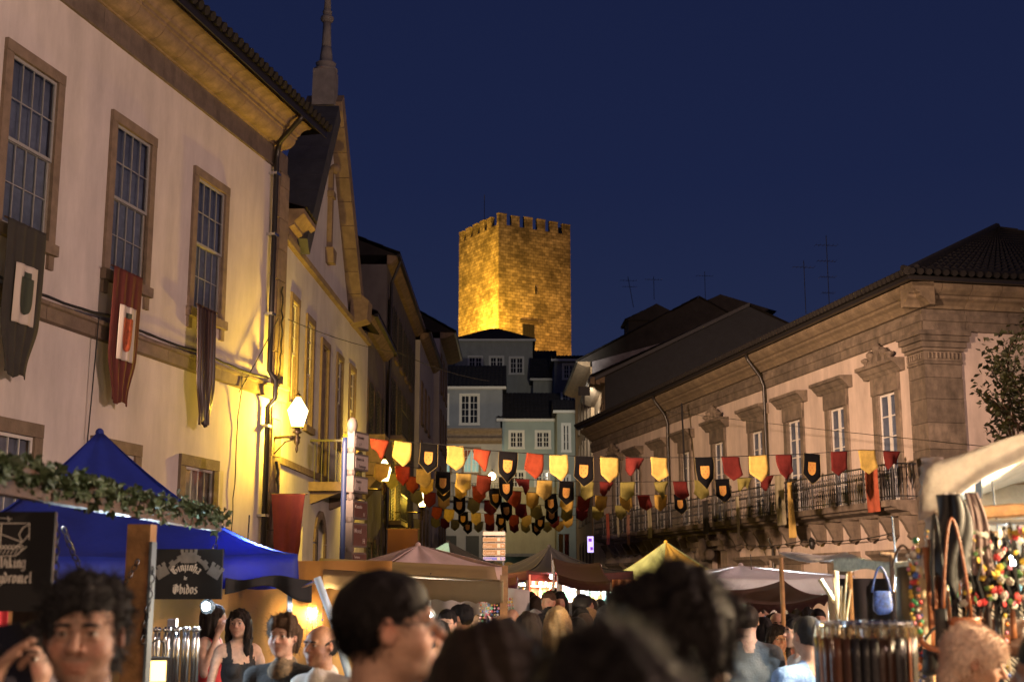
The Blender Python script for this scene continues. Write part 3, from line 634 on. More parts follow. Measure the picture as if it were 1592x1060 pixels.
for s, z0, z1, c in holes:
    fr = window(r, s, z0, z1, round(c,2), .15, .05, .08, 2, 3, 2, stone=STONE, bw=.04, fb=.06); fr.location.y = -.7
    for sg in (-1, 1): MB().prism([(s+sg*c/2, z1-.02),(s+sg*.02, z1-.02),(s+sg*c*.4, z0+.8),(s+sg*c/2, z0+.7)][::sg], 'y', -.47, -.45).build('curtain', red, r)
MB().prism([(-.7,T_),(-1.3,T_+.2),(-1.3,T_+.4),(-1.1,T_+.55),(-1.1,T_+.75),(-1.45,T_+1.0),(-1.45,T_+1.15),(.0,T_+1.2),(0,T_)], 'x', -1.3, w-.02).build('cornice', STONE, r)
zb = at(0, 772, 99).z; MB().box(-1.2, w, -1.6, -.703, zb-.3, zb).build('balcony_slab', STONED, r)
rl = MB().box(-1.1, w-.1, -1.55, -1.5, zb+.95, zb+1).build('railing', IRON, r); bmm = MB().box(-.02, .02, -1.54, -1.51, zb, zb+.95).mesh('baluster', IRON)
for i in range(30): link('baluster', bmm, rl, (-1.05+i*(w+.9)/29, 0, 0))
for px in (700, 735, 760):
    p = at(px, 778, 99.3); MB().box(p.x-a.x-.5, p.x-a.x+.5, -.76, -.703, .1, 5.2).build('shop_door', SHUT, r)
r, a, w = far_house('green_house', 'pale green house with four white windows standing across the street end', 778, 868, 653, 100, [(803,671,20,24),(844,671,20,24),(805,733,20,24),(843,733,20,24)], GRN2, at(0,757,100).z+.01, 8, 2.6, hip=False)
zy = at(0, 757, 100).z; zg = at(0, 860, 100).z
MB().box(0, w-.02, -.12, 3, zg, zy).build('yellow_wall', YEL, r); MB().box(0, w+.6, -.9, 3, zg-.25, zg-.01).build('ledge', STONED, r); MB().box(0, w, .6, 3, 0, zg-.26).build('ground_wall', mat('grey_green', (.14,.16,.13), .9, .2, 1), r)
far_house('end_house', 'greenish narrow house with yellow-edged eave just right of the green house', 866, 900, 640, 96, [(880,660,10,40),(880,740,10,40)], GRN, 0, 6, 1.2, hip=False, cols=1)
# ------------------------------------------------------------------ castle keep
TW = mat('keep_stone', (.4, .34, .26), .95)
def keepmat():
    m = bpy.data.materials.new('keep_masonry'); m.use_nodes = True; t = m.node_tree; n = t.nodes; L = t.links; b = n['Principled BSDF']; b.inputs['Roughness'].default_value = .95
    uv = n.new('ShaderNodeUVMap'); uv.uv_map = 'UVMap'
    br = n.new('ShaderNodeTexBrick'); br.inputs['Scale'].default_value = 1; br.inputs['Brick Width'].default_value = .78; br.inputs['Row Height'].default_value = .46
    br.inputs['Mortar Size'].default_value = .022; br.inputs['Mortar Smooth'].default_value = .2; br.inputs['Bias'].default_value = -.1; br.offset = .5
    br.inputs['Color1'].default_value = (.24,.20,.14,1); br.inputs['Color2'].default_value = (.47,.40,.30,1); br.inputs['Mortar'].default_value = (.09,.07,.05,1)
    L.new(uv.outputs[0], br.inputs['Vector'])
    nz = n.new('ShaderNodeTexNoise'); nz.inputs['Scale'].default_value = .35; nz.inputs['Detail'].default_value = 8; L.new(uv.outputs[0], nz.inputs['Vector'])
    n2 = n.new('ShaderNodeTexNoise'); n2.inputs['Scale'].default_value = 1.3; n2.inputs['Detail'].default_value = 4; L.new(uv.outputs[0], n2.inputs['Vector'])
    mr = n.new('ShaderNodeMapRange'); mr.inputs[1].default_value = .35; mr.inputs[2].default_value = .62; mr.inputs[3].default_value = .5; mr.inputs[4].default_value = 1.15; L.new(nz.outputs[0], mr.inputs[0])
    m2 = n.new('ShaderNodeMapRange'); m2.inputs[1].default_value = .35; m2.inputs[2].default_value = .65; m2.inputs[3].default_value = .7; m2.inputs[4].default_value = 1.2; L.new(n2.outputs[0], m2.inputs[0])
    mu = n.new('ShaderNodeMath'); mu.operation = 'MULTIPLY'; L.new(mr.outputs[0], mu.inputs[0]); L.new(m2.outputs[0], mu.inputs[1])
    mx = n.new('ShaderNodeMix'); mx.data_type = 'RGBA'; mx.blend_type = 'MULTIPLY'; mx.inputs[0].default_value = 1; L.new(br.outputs[0], mx.inputs[6]); L.new(mu.outputs[0], mx.inputs[7]); L.new(mx.outputs[2], b.inputs['Base Color'])
    bp = n.new('ShaderNodeBump'); bp.inputs['Distance'].default_value = .12; bp.inputs['Strength'].default_value = .8; L.new(br.outputs['Fac'], bp.inputs['Height']); bp.invert = True; L.new(bp.outputs[0], b.inputs['Normal']); return m
KEEP = keepmat()
kc = at(775, 450, 180); A_ = math.radians(30)
r = thing('castle_keep', 'square floodlit medieval stone keep with battlements on the hilltop', 'castle', (kc.x, 180, 30), 0)
# near corner at the origin; right face runs along (cos, sin), left face along (-sin, cos)
ur = Vector((math.cos(A_), math.sin(A_), 0)); ul = Vector((-math.sin(A_), math.cos(A_), 0)); S_ = 12.3; HT = 22.6
mb = MB(); c4 = [Vector((0,0,0)), ur*S_, ur*S_+ul*S_, ul*S_]; tp = Vector((0,0,1))
for i in range(4):
    a, b = c4[i], c4[(i+1)%4]; mb.quad(a-(a+b)*.0-tp*6, b-tp*6, b+tp*HT, a+tp*HT)
mb.add([p+tp*(HT-.02) for p in c4], [(0,1,2,3)])
def boxuv(o, base=(0,0,0)):
    me = o.data; uvl = me.uv_layers.new(name='UVMap')
    for p in me.polygons:
        nn = p.normal; tt = Vector((0,0,1)).cross(nn)
        if tt.length < .1: tt = Vector((1,0,0))
        tt.normalize()
        for li in p.loop_indices:
            v = me.vertices[me.loops[li].vertex_index].co+Vector(base); uvl.data[li].uv = (v.dot(tt), v.z+ (0 if abs(nn.z) < .9 else v.y))
o = mb.build('wall', KEEP, r); boxuv(o)
T1 = Matrix.Rotation(A_, 4, 'Z')
def merlon(a, b, c, d, h=1.55):
    o = MB().box(a, b, c, d, HT, HT+h, T1).build('merlon', KEEP, r); boxuv(o); o2 = MB().box(a-.04, b+.04, c-.04, d+.04, HT+h+.003, HT+h+.14, T1).build('merlon_cap', KEEP, o); boxuv(o2)
nm = 5; mw = 1.35
for i in range(nm+1):
    s = i*(S_-mw)/nm; j = random.uniform(-.05,.15)
    merlon(s, s+mw, 0, .55, 1.5+j)
    if i: merlon(0 if 0 else -.0, .55, s, s+mw, 1.5+j)
    merlon(s, s+mw, S_-.55, S_, 1.5)
    if 0 < i < nm: merlon(S_-.55, S_, s, s+mw, 1.5)
MB().box(6.1, 6.4, -.03, .2, 12.9, 14.1, T1).build('arrow_slit', ROOM, r)
b = MB(); b.box(4.0, 6.0, -.03, .2, 6.1, 8.3, T1).build('window_opening', ROOM, r)
MB().box(3.5, 6.5, -.15, .0, 8.4, 8.9, T1).build('lintel', KEEP, r)
for i in range(7): MB().box(4.1+.28*i, 4.17+.28*i, -.08, -.035, 6.1, 8.3, T1).build('window_bar', IRON, r)
# keep antenna
o = MB().tube([(0,0,0),(0,0,6.2)], .05, 5).build('antenna_mast', IRON, None, (kc.x-2.2, 186, 30+HT)); tag(o, 'thin mast standing on top of the castle keep', 'antenna')
# ------------------------------------------------------------------ rooftop antennas
def antenna(px, pyt, pyb, Y, label, arms=3, lean=0, dish=False):
    a, b = at(px, pyt, Y), at(px, pyb, Y); h = a.z-b.z
    m = MB().tube([(0,0,0),(lean,0,h)], .02, 5); o = m.build('tv_antenna', IRON, None, b); tag(o, label, 'antenna')
    for i in range(arms):
        z = h*(1-.12-.2*i); L = .55-.08*i
        m = MB().tube([(lean*z/h-L,0,z),(lean*z/h+L,.2,z)], .011, 4)
        for q in range(6): x = lean*z/h-L+2*L*q/5; m.tube([(x,-.18,z),(x,.38,z+.02)], .008, 4)
        m.build('antenna_arm', IRON, o)
    if dish: MB().lathe([(.02,0),(.2,.04),(.36,.14),(.4,.2)], (.5,0,.2), 12).build('dish', IRON, o)
    return o
antenna(985, 430, 478, 85, 'leaning television antenna on the turret roof, leftmost above the right-hand roofs', 2, -.35)
antenna(1017, 430, 466, 85, 'short plain antenna with one arm beside the leaning antenna', 1)
antenna(1097, 422, 476, 86, 'single tall antenna above the middle of the dark right-hand roofs', 1)
antenna(1253, 405, 488, 66, 'thin antenna left of the tallest one on the palace ridge', 1)
antenna(1290, 366, 490, 64, 'tallest many-armed antenna standing on the palace ridge', 4, 0, True)
# ------------------------------------------------------------------ lamps
SOD = (1.0, .60, .045)
def point(name, loc, P, col, rad=.1, parent=None, spot=None):
    l = bpy.data.lights.new(name, 'SPOT' if spot else 'POINT'); l.energy = P; l.color = col; l.shadow_soft_size = rad
    o = bpy.data.objects.new(name, l); COL.objects.link(o); o.location = loc
    if parent: o.parent = parent
    if spot: l.spot_size = spot[1]; l.spot_blend = .8; o.rotation_euler = (Vector(spot[0])-Vector(loc)).to_track_quat('-Z', 'Y').to_euler()
    return o
SGL = lampglass('sodium_glass', (1, .78, .35), 9, .6)
BRZ = mat('lamp_bronze', (.05,.035,.02), .4, metal=.6)
def wall_lantern(F, s, z, label, P=260, out=.95, sc=1, group=None):
    r = thing('wall_lantern', label, 'street lamp', F.P(s, 0, z), F.rz, group)
    MB().lathe([(.17,0),(.18,.02),(.05,.06)], (0,0,0), 10).build('wall_plate', BRZ, r, rot=(PI/2,0,0))
    MB().tube([(0,-.03,0),(0,-.3,.02),(0,-.6,.0),(0,-out,.0)], .028, 8).tube([(0,-.08,-.3),(0,-.3,-.08),(0,-.55,-.02)], .014, 6).ball((0,-.42,0), .045).build('arm', BRZ, r, smooth=True)
    MB().lathe([(.01,-.3),(.03,-.24),(.02,-.16),(.06,-.1),(.05,0),(.03,.06),(.1,.1),(.05,.14),(.06,.2)], (0,-out,0), 10).build('stem', BRZ, r, smooth=True)
    g = MB().lathe([(.11,.2),(.2,.52),(.2,.54),(.05,.78),(.02,.8)], (0,-out,0), 6).build('lamp_glass', SGL, r)
    MB().lathe([(.14,.19),(.12,.215)], (0,-out,0), 6).lathe([(.05,.79),(.06,.82),(.015,.88),(.02,.92)], (0,-out,0), 6).build('lamp_cap', BRZ, r)
    point('lantern_light', (0,-out,.42), P, SOD, .09, r)
    return r
wall_lantern(L1, .12, 4.55, 'lit street lantern on a bracket at the corner pilaster of the left white house', 2500, .54)
wall_lantern(L2, 9.0, 4.2, 'lit street lantern behind the direction sign post on the gabled house', 900)
wall_lantern(LB, 4.0, 4.35, 'smallest lit street lantern of the left row, on the tall grey house', 900, 1.1)
wall_lantern(L1, -13.5, 4.55, 'lit street lantern on the left white house beyond the left edge of the picture', 120)
o = thing('wall_lantern', 'small bright lamp on the blue house at the end of the street', 'street lamp', at(765, 740, 96))
MB().tube([(0,3,.6),(0,1.6,.6),(0,.3,.5),(0,0,.3)], .05, 6).build('arm', BRZ, o); MB().ball((0,0,0), .28, 10, 8).build('lamp_glass', lampglass('end_lamp', (1,.72,.3), 30, .7), o); point('lantern_light', (0,-.1,0), 900, (1,.68,.25), .2, o)
# tall square lamps standing around the square outside the picture (they light it)
def post_lamp(x, y, h, P, col, label):
    r = thing('lamp_post', label, 'street lamp', (x, y, 0))
    MB().lathe([(.16,0),(.12,.5),(.07,.6),(.055,h-.1),(.05,h)], n=10).build('post', BRZ, r, smooth=True)
    MB().lathe([(.12,h),(.24,h+.42),(.05,h+.62)], n=6).build('lamp_glass', SGL, r)
    point('lantern_light', (0,0,h+.3), P, col, .16, r)
post_lamp(7.5, -6.5, 5.6, 6000, (1,.62,.38), 'lit lamp post standing behind the camera on the right of the square')
post_lamp(-2.0, -9, 6.0, 4800, (1,.66,.42), 'lit lamp post standing behind the camera on the left of the square')
post_lamp(13.0, 8.0, 6.2, 18000, (1,.63,.5), 'lit lamp post at the open right-hand side of the square, out of the picture')
post_lamp(11.0, 23.5, 6.8, 900, (1,.6,.4), 'lit lamp post before the palace end wall, out of the picture on the right')  # unseen lamp added to brighten the near end of the palace
# floodlights at the castle foot, plus two added to brighten palace and far houses
def flood(loc, aim, P, col, ang, label):
    r = thing('floodlight', label, 'floodlight', loc)
    d = (Vector(aim)-Vector(loc)); q = d.to_track_quat('-Z', 'Y').to_euler()
    b = MB().box(-.3,.3,-.25,.25,-.0,.3).build('housing', IRON, r, rot=q); MB().box(-.05,.05,-.05,.05,-.8,-.0).build('stand', IRON, r)
    l = point('flood_beam', (0,0,0), P, col, .3, r, None); l.data = bpy.data.lights.new('flood_beam', 'SPOT'); l.data.energy = P; l.data.color = col; l.data.spot_size = ang; l.data.spot_blend = .9; l.data.shadow_soft_size = .3
    l.location = d.normalized()*.1; l.rotation_euler = q
kz = 30
flood(L1.P(-14, 1.0, 5.4), (10, 47, 6), 88000, (1,.62,.42), .66, 'floodlight on the left white house aimed across the square at the palace')  # unseen fixture added to wash the palace front with warm light
flood((kc.x-4.5, 175, kz+3.5), (kc.x-2.0, 184, kz+12), 54000, (1,.5,.035), 1.9, 'yellow floodlight aimed up at the left corner of the keep')
flood((kc.x+9.5, 172, kz+.5), (kc.x+8.5, 185, kz+10), 12000, (1,.45,.07), 2.0, 'orange floodlight aimed up at the right face of the keep')
flood((kc.x-17, 172, kz-3), (kc.x-3, 187, kz+15), 34000, (1,.5,.07), 1.4, 'orange floodlight aimed at the left face of the keep from lower down')
fp_ = Vector((4.0, 71, 12.2))
flood(tuple(fp_), (-1, 112, 17), 8500, (1,.9,.72), 1.2, 'small cool floodlight under the eaves of the slate-gabled house')  # added fixture that brightens the houses below the keep
post_lamp(5.5, 92, 5.5, 100, (1,.7,.3), 'lamp post by the green house at the street end')

# ------------------------------------------------------------------ bunting
def cloth(name, col, tr=.25): return mat(name, col, .95, .25, 6, .35, 30, trans=tr, rnd=.14, spec=.08)
FY = cloth('yellow_cloth', (.62,.45,.12)); FK = cloth('black_flag_cloth', (.005,.005,.006), .02); FR_ = cloth('maroon_cloth', (.15,.026,.022)); FO = cloth('orange_red_cloth', (.27,.052,.024)); FG = cloth('olive_cloth', (.27,.24,.07)); FT = cloth('amber_cloth', (.55,.36,.08))
SHY = mat('shield_gold', (.42,.22,.045), .8); SHR = mat('shield_red', (.4,.08,.03), .8); PIPG = mat('gold_piping', (.22,.17,.06), .8)
FM = {'y': FY, 'k': FK, 'r': FR_, 'o': FO, 'g': FG, 't': FT}
BL_MATS = [FK, PIPG]
def flag_mesh(kind, w, h, var, tw=0):
    rr = random.Random(var*13+ord(kind)); a1, a2, ph = rr.uniform(.012,.05), rr.uniform(-.09,.09), rr.uniform(0, 6)
    def fn(u, v):
        x = (u-.5)*w; top = 1-v; full = h*(1-.30*abs(u-.5)*2); z = -full*v*(1+.05*math.sin(3*u+ph))
        x += .04*v*math.sin(ph*2)*w*2
        y = a1*math.sin(4*u+ph+3*v)*v*1.5+a2*v*v*(1-.4*abs(u-.5))
        if tw: z *= 1-.5*abs(math.sin(3*u+ph)); y += .12*v*math.sin(5*u+ph); x *= 1-.25*v
        return (x, y, z)
    return MB().grid(fn, 8, 6, .003), fn
FC = {}
def flag(kind, w, h, parent, loc, rz, var, tw=0):
    key = (kind, round(w,2), round(h,2), var, tw)
    if key not in FC:
        mb, fn = flag_mesh(kind, w, h, var, tw); me = mb.mesh('pennant', FM[kind], True); em = pp = None
        if kind == 'k' :
            e = MB(); outl = [(-.21,-.33),(.21,-.33),(.21,-.56),(.13,-.68),(0,-.76),(-.13,-.68),(-.21,-.56)]
            def sh(u, v):
                hw = 1 if v < .5 else math.sqrt(max(.004, 1-((v-.5)/.5)**2))
                x = w*.46*hw*(u-.5); z = -h*(.28+.42*v); return (x, fn(.5+x/w, -z/h)[1]-.012, z)
            e.grid(sh, 6, 10, .002)
            e.k = 1
            for dx, dz in ((-.11,-.37),(.11,-.37),(0,-.46),(-.1,-.55),(.1,-.55)):
                x, z = dx*w, dz*h; y = fn(.5+dx, -dz)[1]-.019; n = 8
                e.add([(x+.028*w*1.2*math.cos(2*PI*q/n), y, z+.028*w*1.2*math.sin(2*PI*q/n)) for q in range(n)], [tuple(range(n))])
            em = e.mesh('shield', [SHY, SHR])
            edge = [fn(0, v/6) for v in range(7)]+[fn(u/8, 1) for u in range(1, 9)]+[fn(1, 1-v/6) for v in range(1, 7)]
            pp = MB().tube([(p[0], p[1]-.004, p[2]) for p in edge], .0035, 4).mesh('piping', PIPG)
        FC[key] = (me, em, pp)
    me, em, pp = FC[key]
    o = link('pennant', me, parent, loc, (0, random.uniform(-.09,.09), rz+random.uniform(-.12,.12)))
    if em and not tw: link('shield', em, o)
    if pp: link('piping', pp, o)
def bunting(label, pts, flags, w0, w1, hk=1.25):
    """pts: cord knots in the world; flags: (fraction along, kind, twisted)"""
    r = thing('bunting', label, 'bunting', pts[0], 0, None); O = Vector(pts[0]); P = [Vector(p)-O for p in pts]
    fine = []
    for i in range(len(P)-1):
        for q in range(6): fine.append(P[i].lerp(P[i+1], q/6))
    fine.append(P[-1]); MB().tube(fine, .009, 5).build('cord', IRON, r)
    X = [796+2000*p[0]/(p[1]*math.cos(PITCH)+(p[2]-CAMZ)*math.sin(PITCH)) for p in pts]
    for i, (px, kind, tw) in enumerate(flags):
        j = 0
        while j < len(X)-2 and px > X[j+1]: j += 1
        t = (px-X[j])/(X[j+1]-X[j]); q = P[j].lerp(P[j+1], t); d = P[j+1]-P[j]; f = (px-X[0])/(X[-1]-X[0]); w = w0+(w1-w0)*f
        flag(kind, w, w*hk*(1.22 if kind == 'k' else 1), r, q, math.atan2(d.y, d.x), i % 7, tw)
def line(pix, Ya, Yb):
    n = len(pix); x0, x1 = pix[0][0], pix[-1][0]
    return [tuple(at(x, y, Ya+(Yb-Ya)*(x-x0)/(x1-x0))) for x, y in pix]
bunting('nearest and longest string of bunting, with big yellow, black and maroon pennants', line([(536,672),(600,685),(650,688),(700,692),(760,700),(830,705),(900,709),(960,711),(1040,711),(1090,711),(1180,708),(1260,705),(1340,699),(1405,702)], 27.5, 33.3),
    [(548,'y',0),(590,'o',1),(627,'y',0),(667,'k',0),(708,'y',0),(750,'o',1),(790,'k',0),(832,'o',0),(868,'y',0),(908,'k',0),(947,'y',0),(987,'r',1),(1024,'y',0),(1094,'k',0),(1135,'r',0),(1178,'y',0),(1218,'r',0),(1262,'k',0),(1304,'r',0),(1347,'y',0),(1386,'r',1)], .42, .53)
bunting('second string of bunting, its left end before the second lit lantern', line([(575,718),(620,723),(690,733),(754,739),(820,745),(880,748),(975,749),(1060,748),(1150,743),(1210,738)], 34, 38.5),
    [(595,'y',0),(626,'o',0),(658,'y',0),(689,'k',0),(721,'y',0),(753,'o',0),(786,'k',0),(812,'r',1),(847,'y',0),(881,'k',0),(913,'g',0),(943,'r',1),(976,'g',0),(1028,'g',1),(1057,'r',0),(1089,'g',0),(1122,'k',0),(1157,'g',1),(1192,'r',1)], .41, .47)
bunting('third string of bunting, amber and black pennants close under the second string', line([(596,733),(650,742),(720,752),(790,762),(850,767),(905,771),(960,770),(1010,769),(1070,768)], 38, 41),
    [(606,'g',0),(640,'o',0),(664,'t',0),(690,'k',0),(717,'t',0),(744,'o',0),(769,'k',0),(801,'o',0),(828,'t',0),(855,'k',0),(882,'t',0),(908,'r',0),(935,'t',0),(972,'t',0),(1000,'r',0),(1027,'t',0),(1056,'k',0)], .40, .42)
bunting('fourth string of bunting with dull olive and maroon pennants', line([(640,760),(700,770),(760,777),(810,783),(880,788),(940,786),(1000,784)], 44, 46),
    [(646,'g',0),(668,'o',0),(690,'t',0),(714,'k',0),(738,'g',0),(762,'r',0),(786,'k',0),(809,'r',0),(832,'g',0),(858,'k',0),(882,'g',0),(905,'r',0),(930,'g',0),(965,'g',0)], .42, .43)
bunting('fifth string of bunting with small red, yellow and black pennants', line([(670,786),(720,795),(760,798),(800,800),(860,802),(905,800)], 54, 55),
    [(680,'o',0),(699,'y',0),(720,'k',0),(740,'y',0),(760,'o',0),(780,'k',0),(799,'o',0),(819,'y',0),(840,'k',0),(862,'r',0),(884,'t',0)], .42, .42)
bunting('farthest string of bunting with the smallest dull pennants', line([(664,803),(720,809),(780,812),(840,812),(900,808)], 62, 62),
    [(676,'g',0),(692,'r',0),(708,'g',0),(727,'k',0),(745,'g',0),(762,'r',0),(780,'k',0),(798,'r',0),(816,'g',0),(833,'k',0),(851,'g',0),(870,'t',0)], .42, .42)

# ------------------------------------------------------------------ banners on the houses
def banner(name, label, F, s, off, z0, L, w, mcol, fold=.04, nf=4, taper=0, pad=None, gather=0, cat='banner', wtop=None, group=None):
    r = thing(name, label, cat, F.P(s, off, z0), F.rz, group); wt = wtop or w
    rr = random.Random(int(abs(s)*100)); ph = rr.uniform(0,6)
    def fn(u, v, lift=0):
        ww = wt+(w-wt)*min(1, v*2); ww *= 1-gather*sm(.62, .97, v)
        x = (u-.5)*ww; y = -(.03+fold*.6)-fold*(.35+.65*v)*math.sin((u-.5)*nf*2*PI+ph+1.3*v)*.8-fold*.3*math.sin(u*nf*5+2*v)-lift+.02*math.sin(3*v+ph)
        z = -L*v*(1-taper*abs(u-.5)*2)-(.03*math.sin(9*u+ph) if gather and v > .9 else 0)
        return (x, y, z)
    o = MB().grid(fn, 40, 40, .004).build('cloth', mcol, r, smooth=True)
    if pad:
        u0, u1, v0, v1, pm, shm, em = pad
        q = MB().grid(lambda u, v: fn(u0+(u1-u0)*u, v0+(v1-v0)*v, .03), 24, 24, .003).build('white_panel', pm, o, smooth=True)
        def shp(u, v):
            hw = .5*(1-.0*v) if v < .55 else .5*math.sqrt(max(.003, 1-((v-.55)/.45)**2))
            cu, cv = (u0+u1)/2, v0+(v1-v0)*(.22+.62*v)
            return fn(cu+(u1-u0)*.56*hw*2*(u-.5), cv, .045)
        MB().grid(shp, 14, 20, .002).build('shield', shm, o, smooth=True)
        def crown(u, v): return fn((u0+u1)/2+(u1-u0)*.3*(u-.5), v0+(v1-v0)*(.12+.1*v), .045)
        MB().grid(crown, 6, 3, .002).build('crown', em, o)
    MB().tube([(-wt/2-.04,-.03,0),(wt/2+.04,-.03,0)], .014, 6).build('rod', WOOD, r)
    return r
GW = mat('grey_banner_cloth', (.036,.034,.029), .9, .2, 5, .2, 100); MR = mat('red_banner_cloth', (.10,.018,.012), .8, .2, 5, .2, 100); DK = mat('dark_shiny_banner', (.03,.014,.01), .4, .3, 5); WPN = mat('banner_white', (.5,.45,.4), .9)
GS = mat('green_shield', (.035,.045,.03), .9); OS = mat('orange_shield', (.33,.07,.025), .8, .5, 14)
banner('window_banner', 'long dark grey banner with white panel and dark castle shield under the leftmost upper window', L1, -8.76, .22, 6.40, 2.0, .86, GW, .016, 4, .0, (.24,.80,.27,.66,WPN,GS,GS), .45)
banner('window_banner', 'long dark red banner with white panel and orange shield under the second upper window', L1, -6.12, .22, 6.40, 2.0, .84, MR, .018, 4, 0, (.24,.80,.27,.68,WPN,OS,GS), .45)
banner('window_banner', 'narrow shiny brown banner without emblem under the upper window nearest the corner', L1, -3.40, .22, 6.40, 2.02, .74, DK, .03, 7, 0, None, .5)
q_ = at(449, 768, 24.5); banner('wall_banner', 'dark red wrapped cloth hanging below the lit corner lantern before the gabled house', Facade(q_.x, 24.5, 1, 0), 0, 0, q_.z, 1.35, .52, mat('brick_red_cloth', (.16,.028,.018), .9, .2, 4), .03, 2.5, 0, None, .2, wtop=.64)
banner('wall_banner', 'plain dark maroon square banner hanging across the tall grey house behind the pink tent', Facade(at(603,820,36).x, 36, 1, 0), .42, 0, at(603,822,36).z, 1.7, .84, mat('dark_maroon', (.05,.014,.012), .9), .015, 2)
PB = mat('pale_banner', (.40,.36,.24), .9, .2, 4, trans=.2); RBN = mat('rust_banner', (.36,.08,.035), .85, .3, 5)
pbl = [(1213, 738, 816, 17, PB, 'pale banner with a dark seed-shaped emblem hanging on the palace balcony'), (1357, 728, 796, 20, RBN, 'broad rust-red banner hanging over the palace balcony rail, nearest of all'),
       (944, 798, 846, 8, RBN, 'thin orange-red banner near the far end of the palace balcony'), (976, 800, 846, 7, mat('dusty_pink_banner', (.3,.15,.1), .9), 'narrow dusty pink banner on the far part of the palace balcony'), (1009, 790, 836, 10, PB, 'pale grey banner hanging from the middle of the palace balcony'),
       (960, 802, 834, 5, PB, 'thin pale strip between the two reddish banners on the palace balcony'), (1096, 778, 830, 12, mat('near_black_banner', (.02,.018,.018), .9), 'blackish banner beside the middle of the palace balcony')]
for px, y0, y1, wpx, m, lb in pbl:
    # intersect the plane of the railing
    d = ray(px, 780); on = (R1.o[0]*R1.n[0]+R1.o[1]*R1.n[1]-.98); t = on/(d[0]*R1.n[0]+d[1]*R1.n[1]); x, y = d[0]*t, d[1]*t
    s = (x-R1.o[0])*R1.u[0]+(y-R1.o[1])*R1.u[1]; a, b = at(px, y0, y), at(px, y1, y); w = wpx*y/2000*2.0
    rr = banner('balcony_banner', lb, R1, s, .93, a.z, a.z-b.z, w, m, .02, 2)
    if px == 1213: MB().ball((0,-.09,-(a.z-b.z)*.55), .16, 8, 8, (.5,.1,1.3)).build('emblem', GW, rr, smooth=True)
banner('balcony_banner', 'tall yellow-brown banner twisted by the rail of the palace balcony', R1, -5.5, .93, 4.9, 1.75, .3, mat('ochre_banner', (.42,.28,.07), .85), .07, 1.5)
banner('balcony_banner', 'cream pointed streamer below the olive pennants on the palace balcony', R1, -10.2, .93, 4.75, 1.6, .25, PB, .05, 1, .1, None, .8)
for px, m, lb in ((872, mat('amber_banner', (.42,.25,.08), .85), 'amber long banner at the far right side of the street'), (881, RBN, 'rusty long banner beside the amber one at the far right side of the street')):
    a = at(px, 830, 80); b = at(px, 868, 80); banner('street_banner', lb, Facade(a.x, 80, 1, 0), 0, 0, a.z, a.z-b.z, .28, m, .03, 1.5)
a = at(648, 807, 58); banner('street_banner', 'white narrow banner with dark dots on the far left street side', Facade(a.x, 58, 1, 0), 0, 0, a.z, .95, .26, PB, .01, 1)

# ------------------------------------------------------------------ direction signs
def text(s, size, m, parent, loc, rot, name='lettering', align='LEFT', ext=.002):
    c = bpy.data.curves.new('txt', 'FONT'); c.body = s; c.size = size; c.extrude = ext; c.align_x = align; c.resolution_u = 2
    t = bpy.data.objects.new('t', c); COL.objects.link(t); dg = bpy.context.evaluated_depsgraph_get(); me = bpy.data.meshes.new_from_object(t.evaluated_get(dg)); bpy.data.objects.remove(t)
    me.materials.clear(); me.materials.append(m); return link(name, me, parent, loc, rot)
YS = 20.0; p0 = at(543, 880, YS)
ang = math.radians(70)   # plates seen at a steep angle
r = thing('direction_sign_post', 'grey post with six stacked box signs beside the second lantern', 'sign', (p0.x, YS, 0), ang)
SGF = mat('sign_face_white', (.36,.31,.28), .6, .12, 12); SGW = mat('sign_body_dimmed', (.10,.085,.075), .6, .12, 12); SGB = mat('sign_brown', (.08,.03,.02), .6); SGT = mat('sign_text', (.07,.05,.05), .6); POSTB = mat('blue_post', (.015,.03,.09), .5)  # box bodies darkened in colour to offset lamp light; faces keep a paler copy
MB().lathe([(.035,0),(.035,at(540,655,YS).z-.0)], n=10).build('post', SGW, r, smooth=True); MB().ball((0,0,at(540,662,YS).z), .085, 10, 8, (1,1,1.6)).build('finial', SGW, r, smooth=True)
rows = [(670,697,0,'Presente','i ?'),(704,730,0,'Museu de','Lamego'),(739,765,0,'Teatro','Sé'),(777,806,1,'Castelo','H'),(812,850,1,'Hotel','H'),(858,880,1,'Turismo','M')]
for y0, y1, br, ta, tb in rows:
    z1, z0 = at(545, y0, YS).z, at(545, y1, YS).z
    b = MB().box(-.04, .46, -.06, .06, z0, z1).build('sign_box', SGW, r)
    pl = MB().box(.0, .44, -.066, -.061, z0+.03, z1-.03).build('sign_face', SGB if br else SGF, b)
    tm_ = WPN if br else SGT; h = (z1-z0)
    text(ta, h*.27, tm_, b, (.02, -.069, z1-h*.42), (PI/2,0,0)); text(tb, h*.3, tm_, b, (.12 if not br else .3, -.069, z0+h*.16), (PI/2,0,0))
    MB().lathe([(.06,0),(.07,.03),(.07,.06),(.06,.09)], (0,0,z1-.002), 10).build('collar', SGW, r)
a = at(534, 800, 21); r = tag(MB().tube([(a.x,21,0),(a.x,21,at(534,690,21).z),(a.x+.0,21,at(534,680,21).z)], .05, 8).build('blue_pole', POSTB, smooth=True), 'plain dark blue pole standing just left of the direction sign post', 'pole')
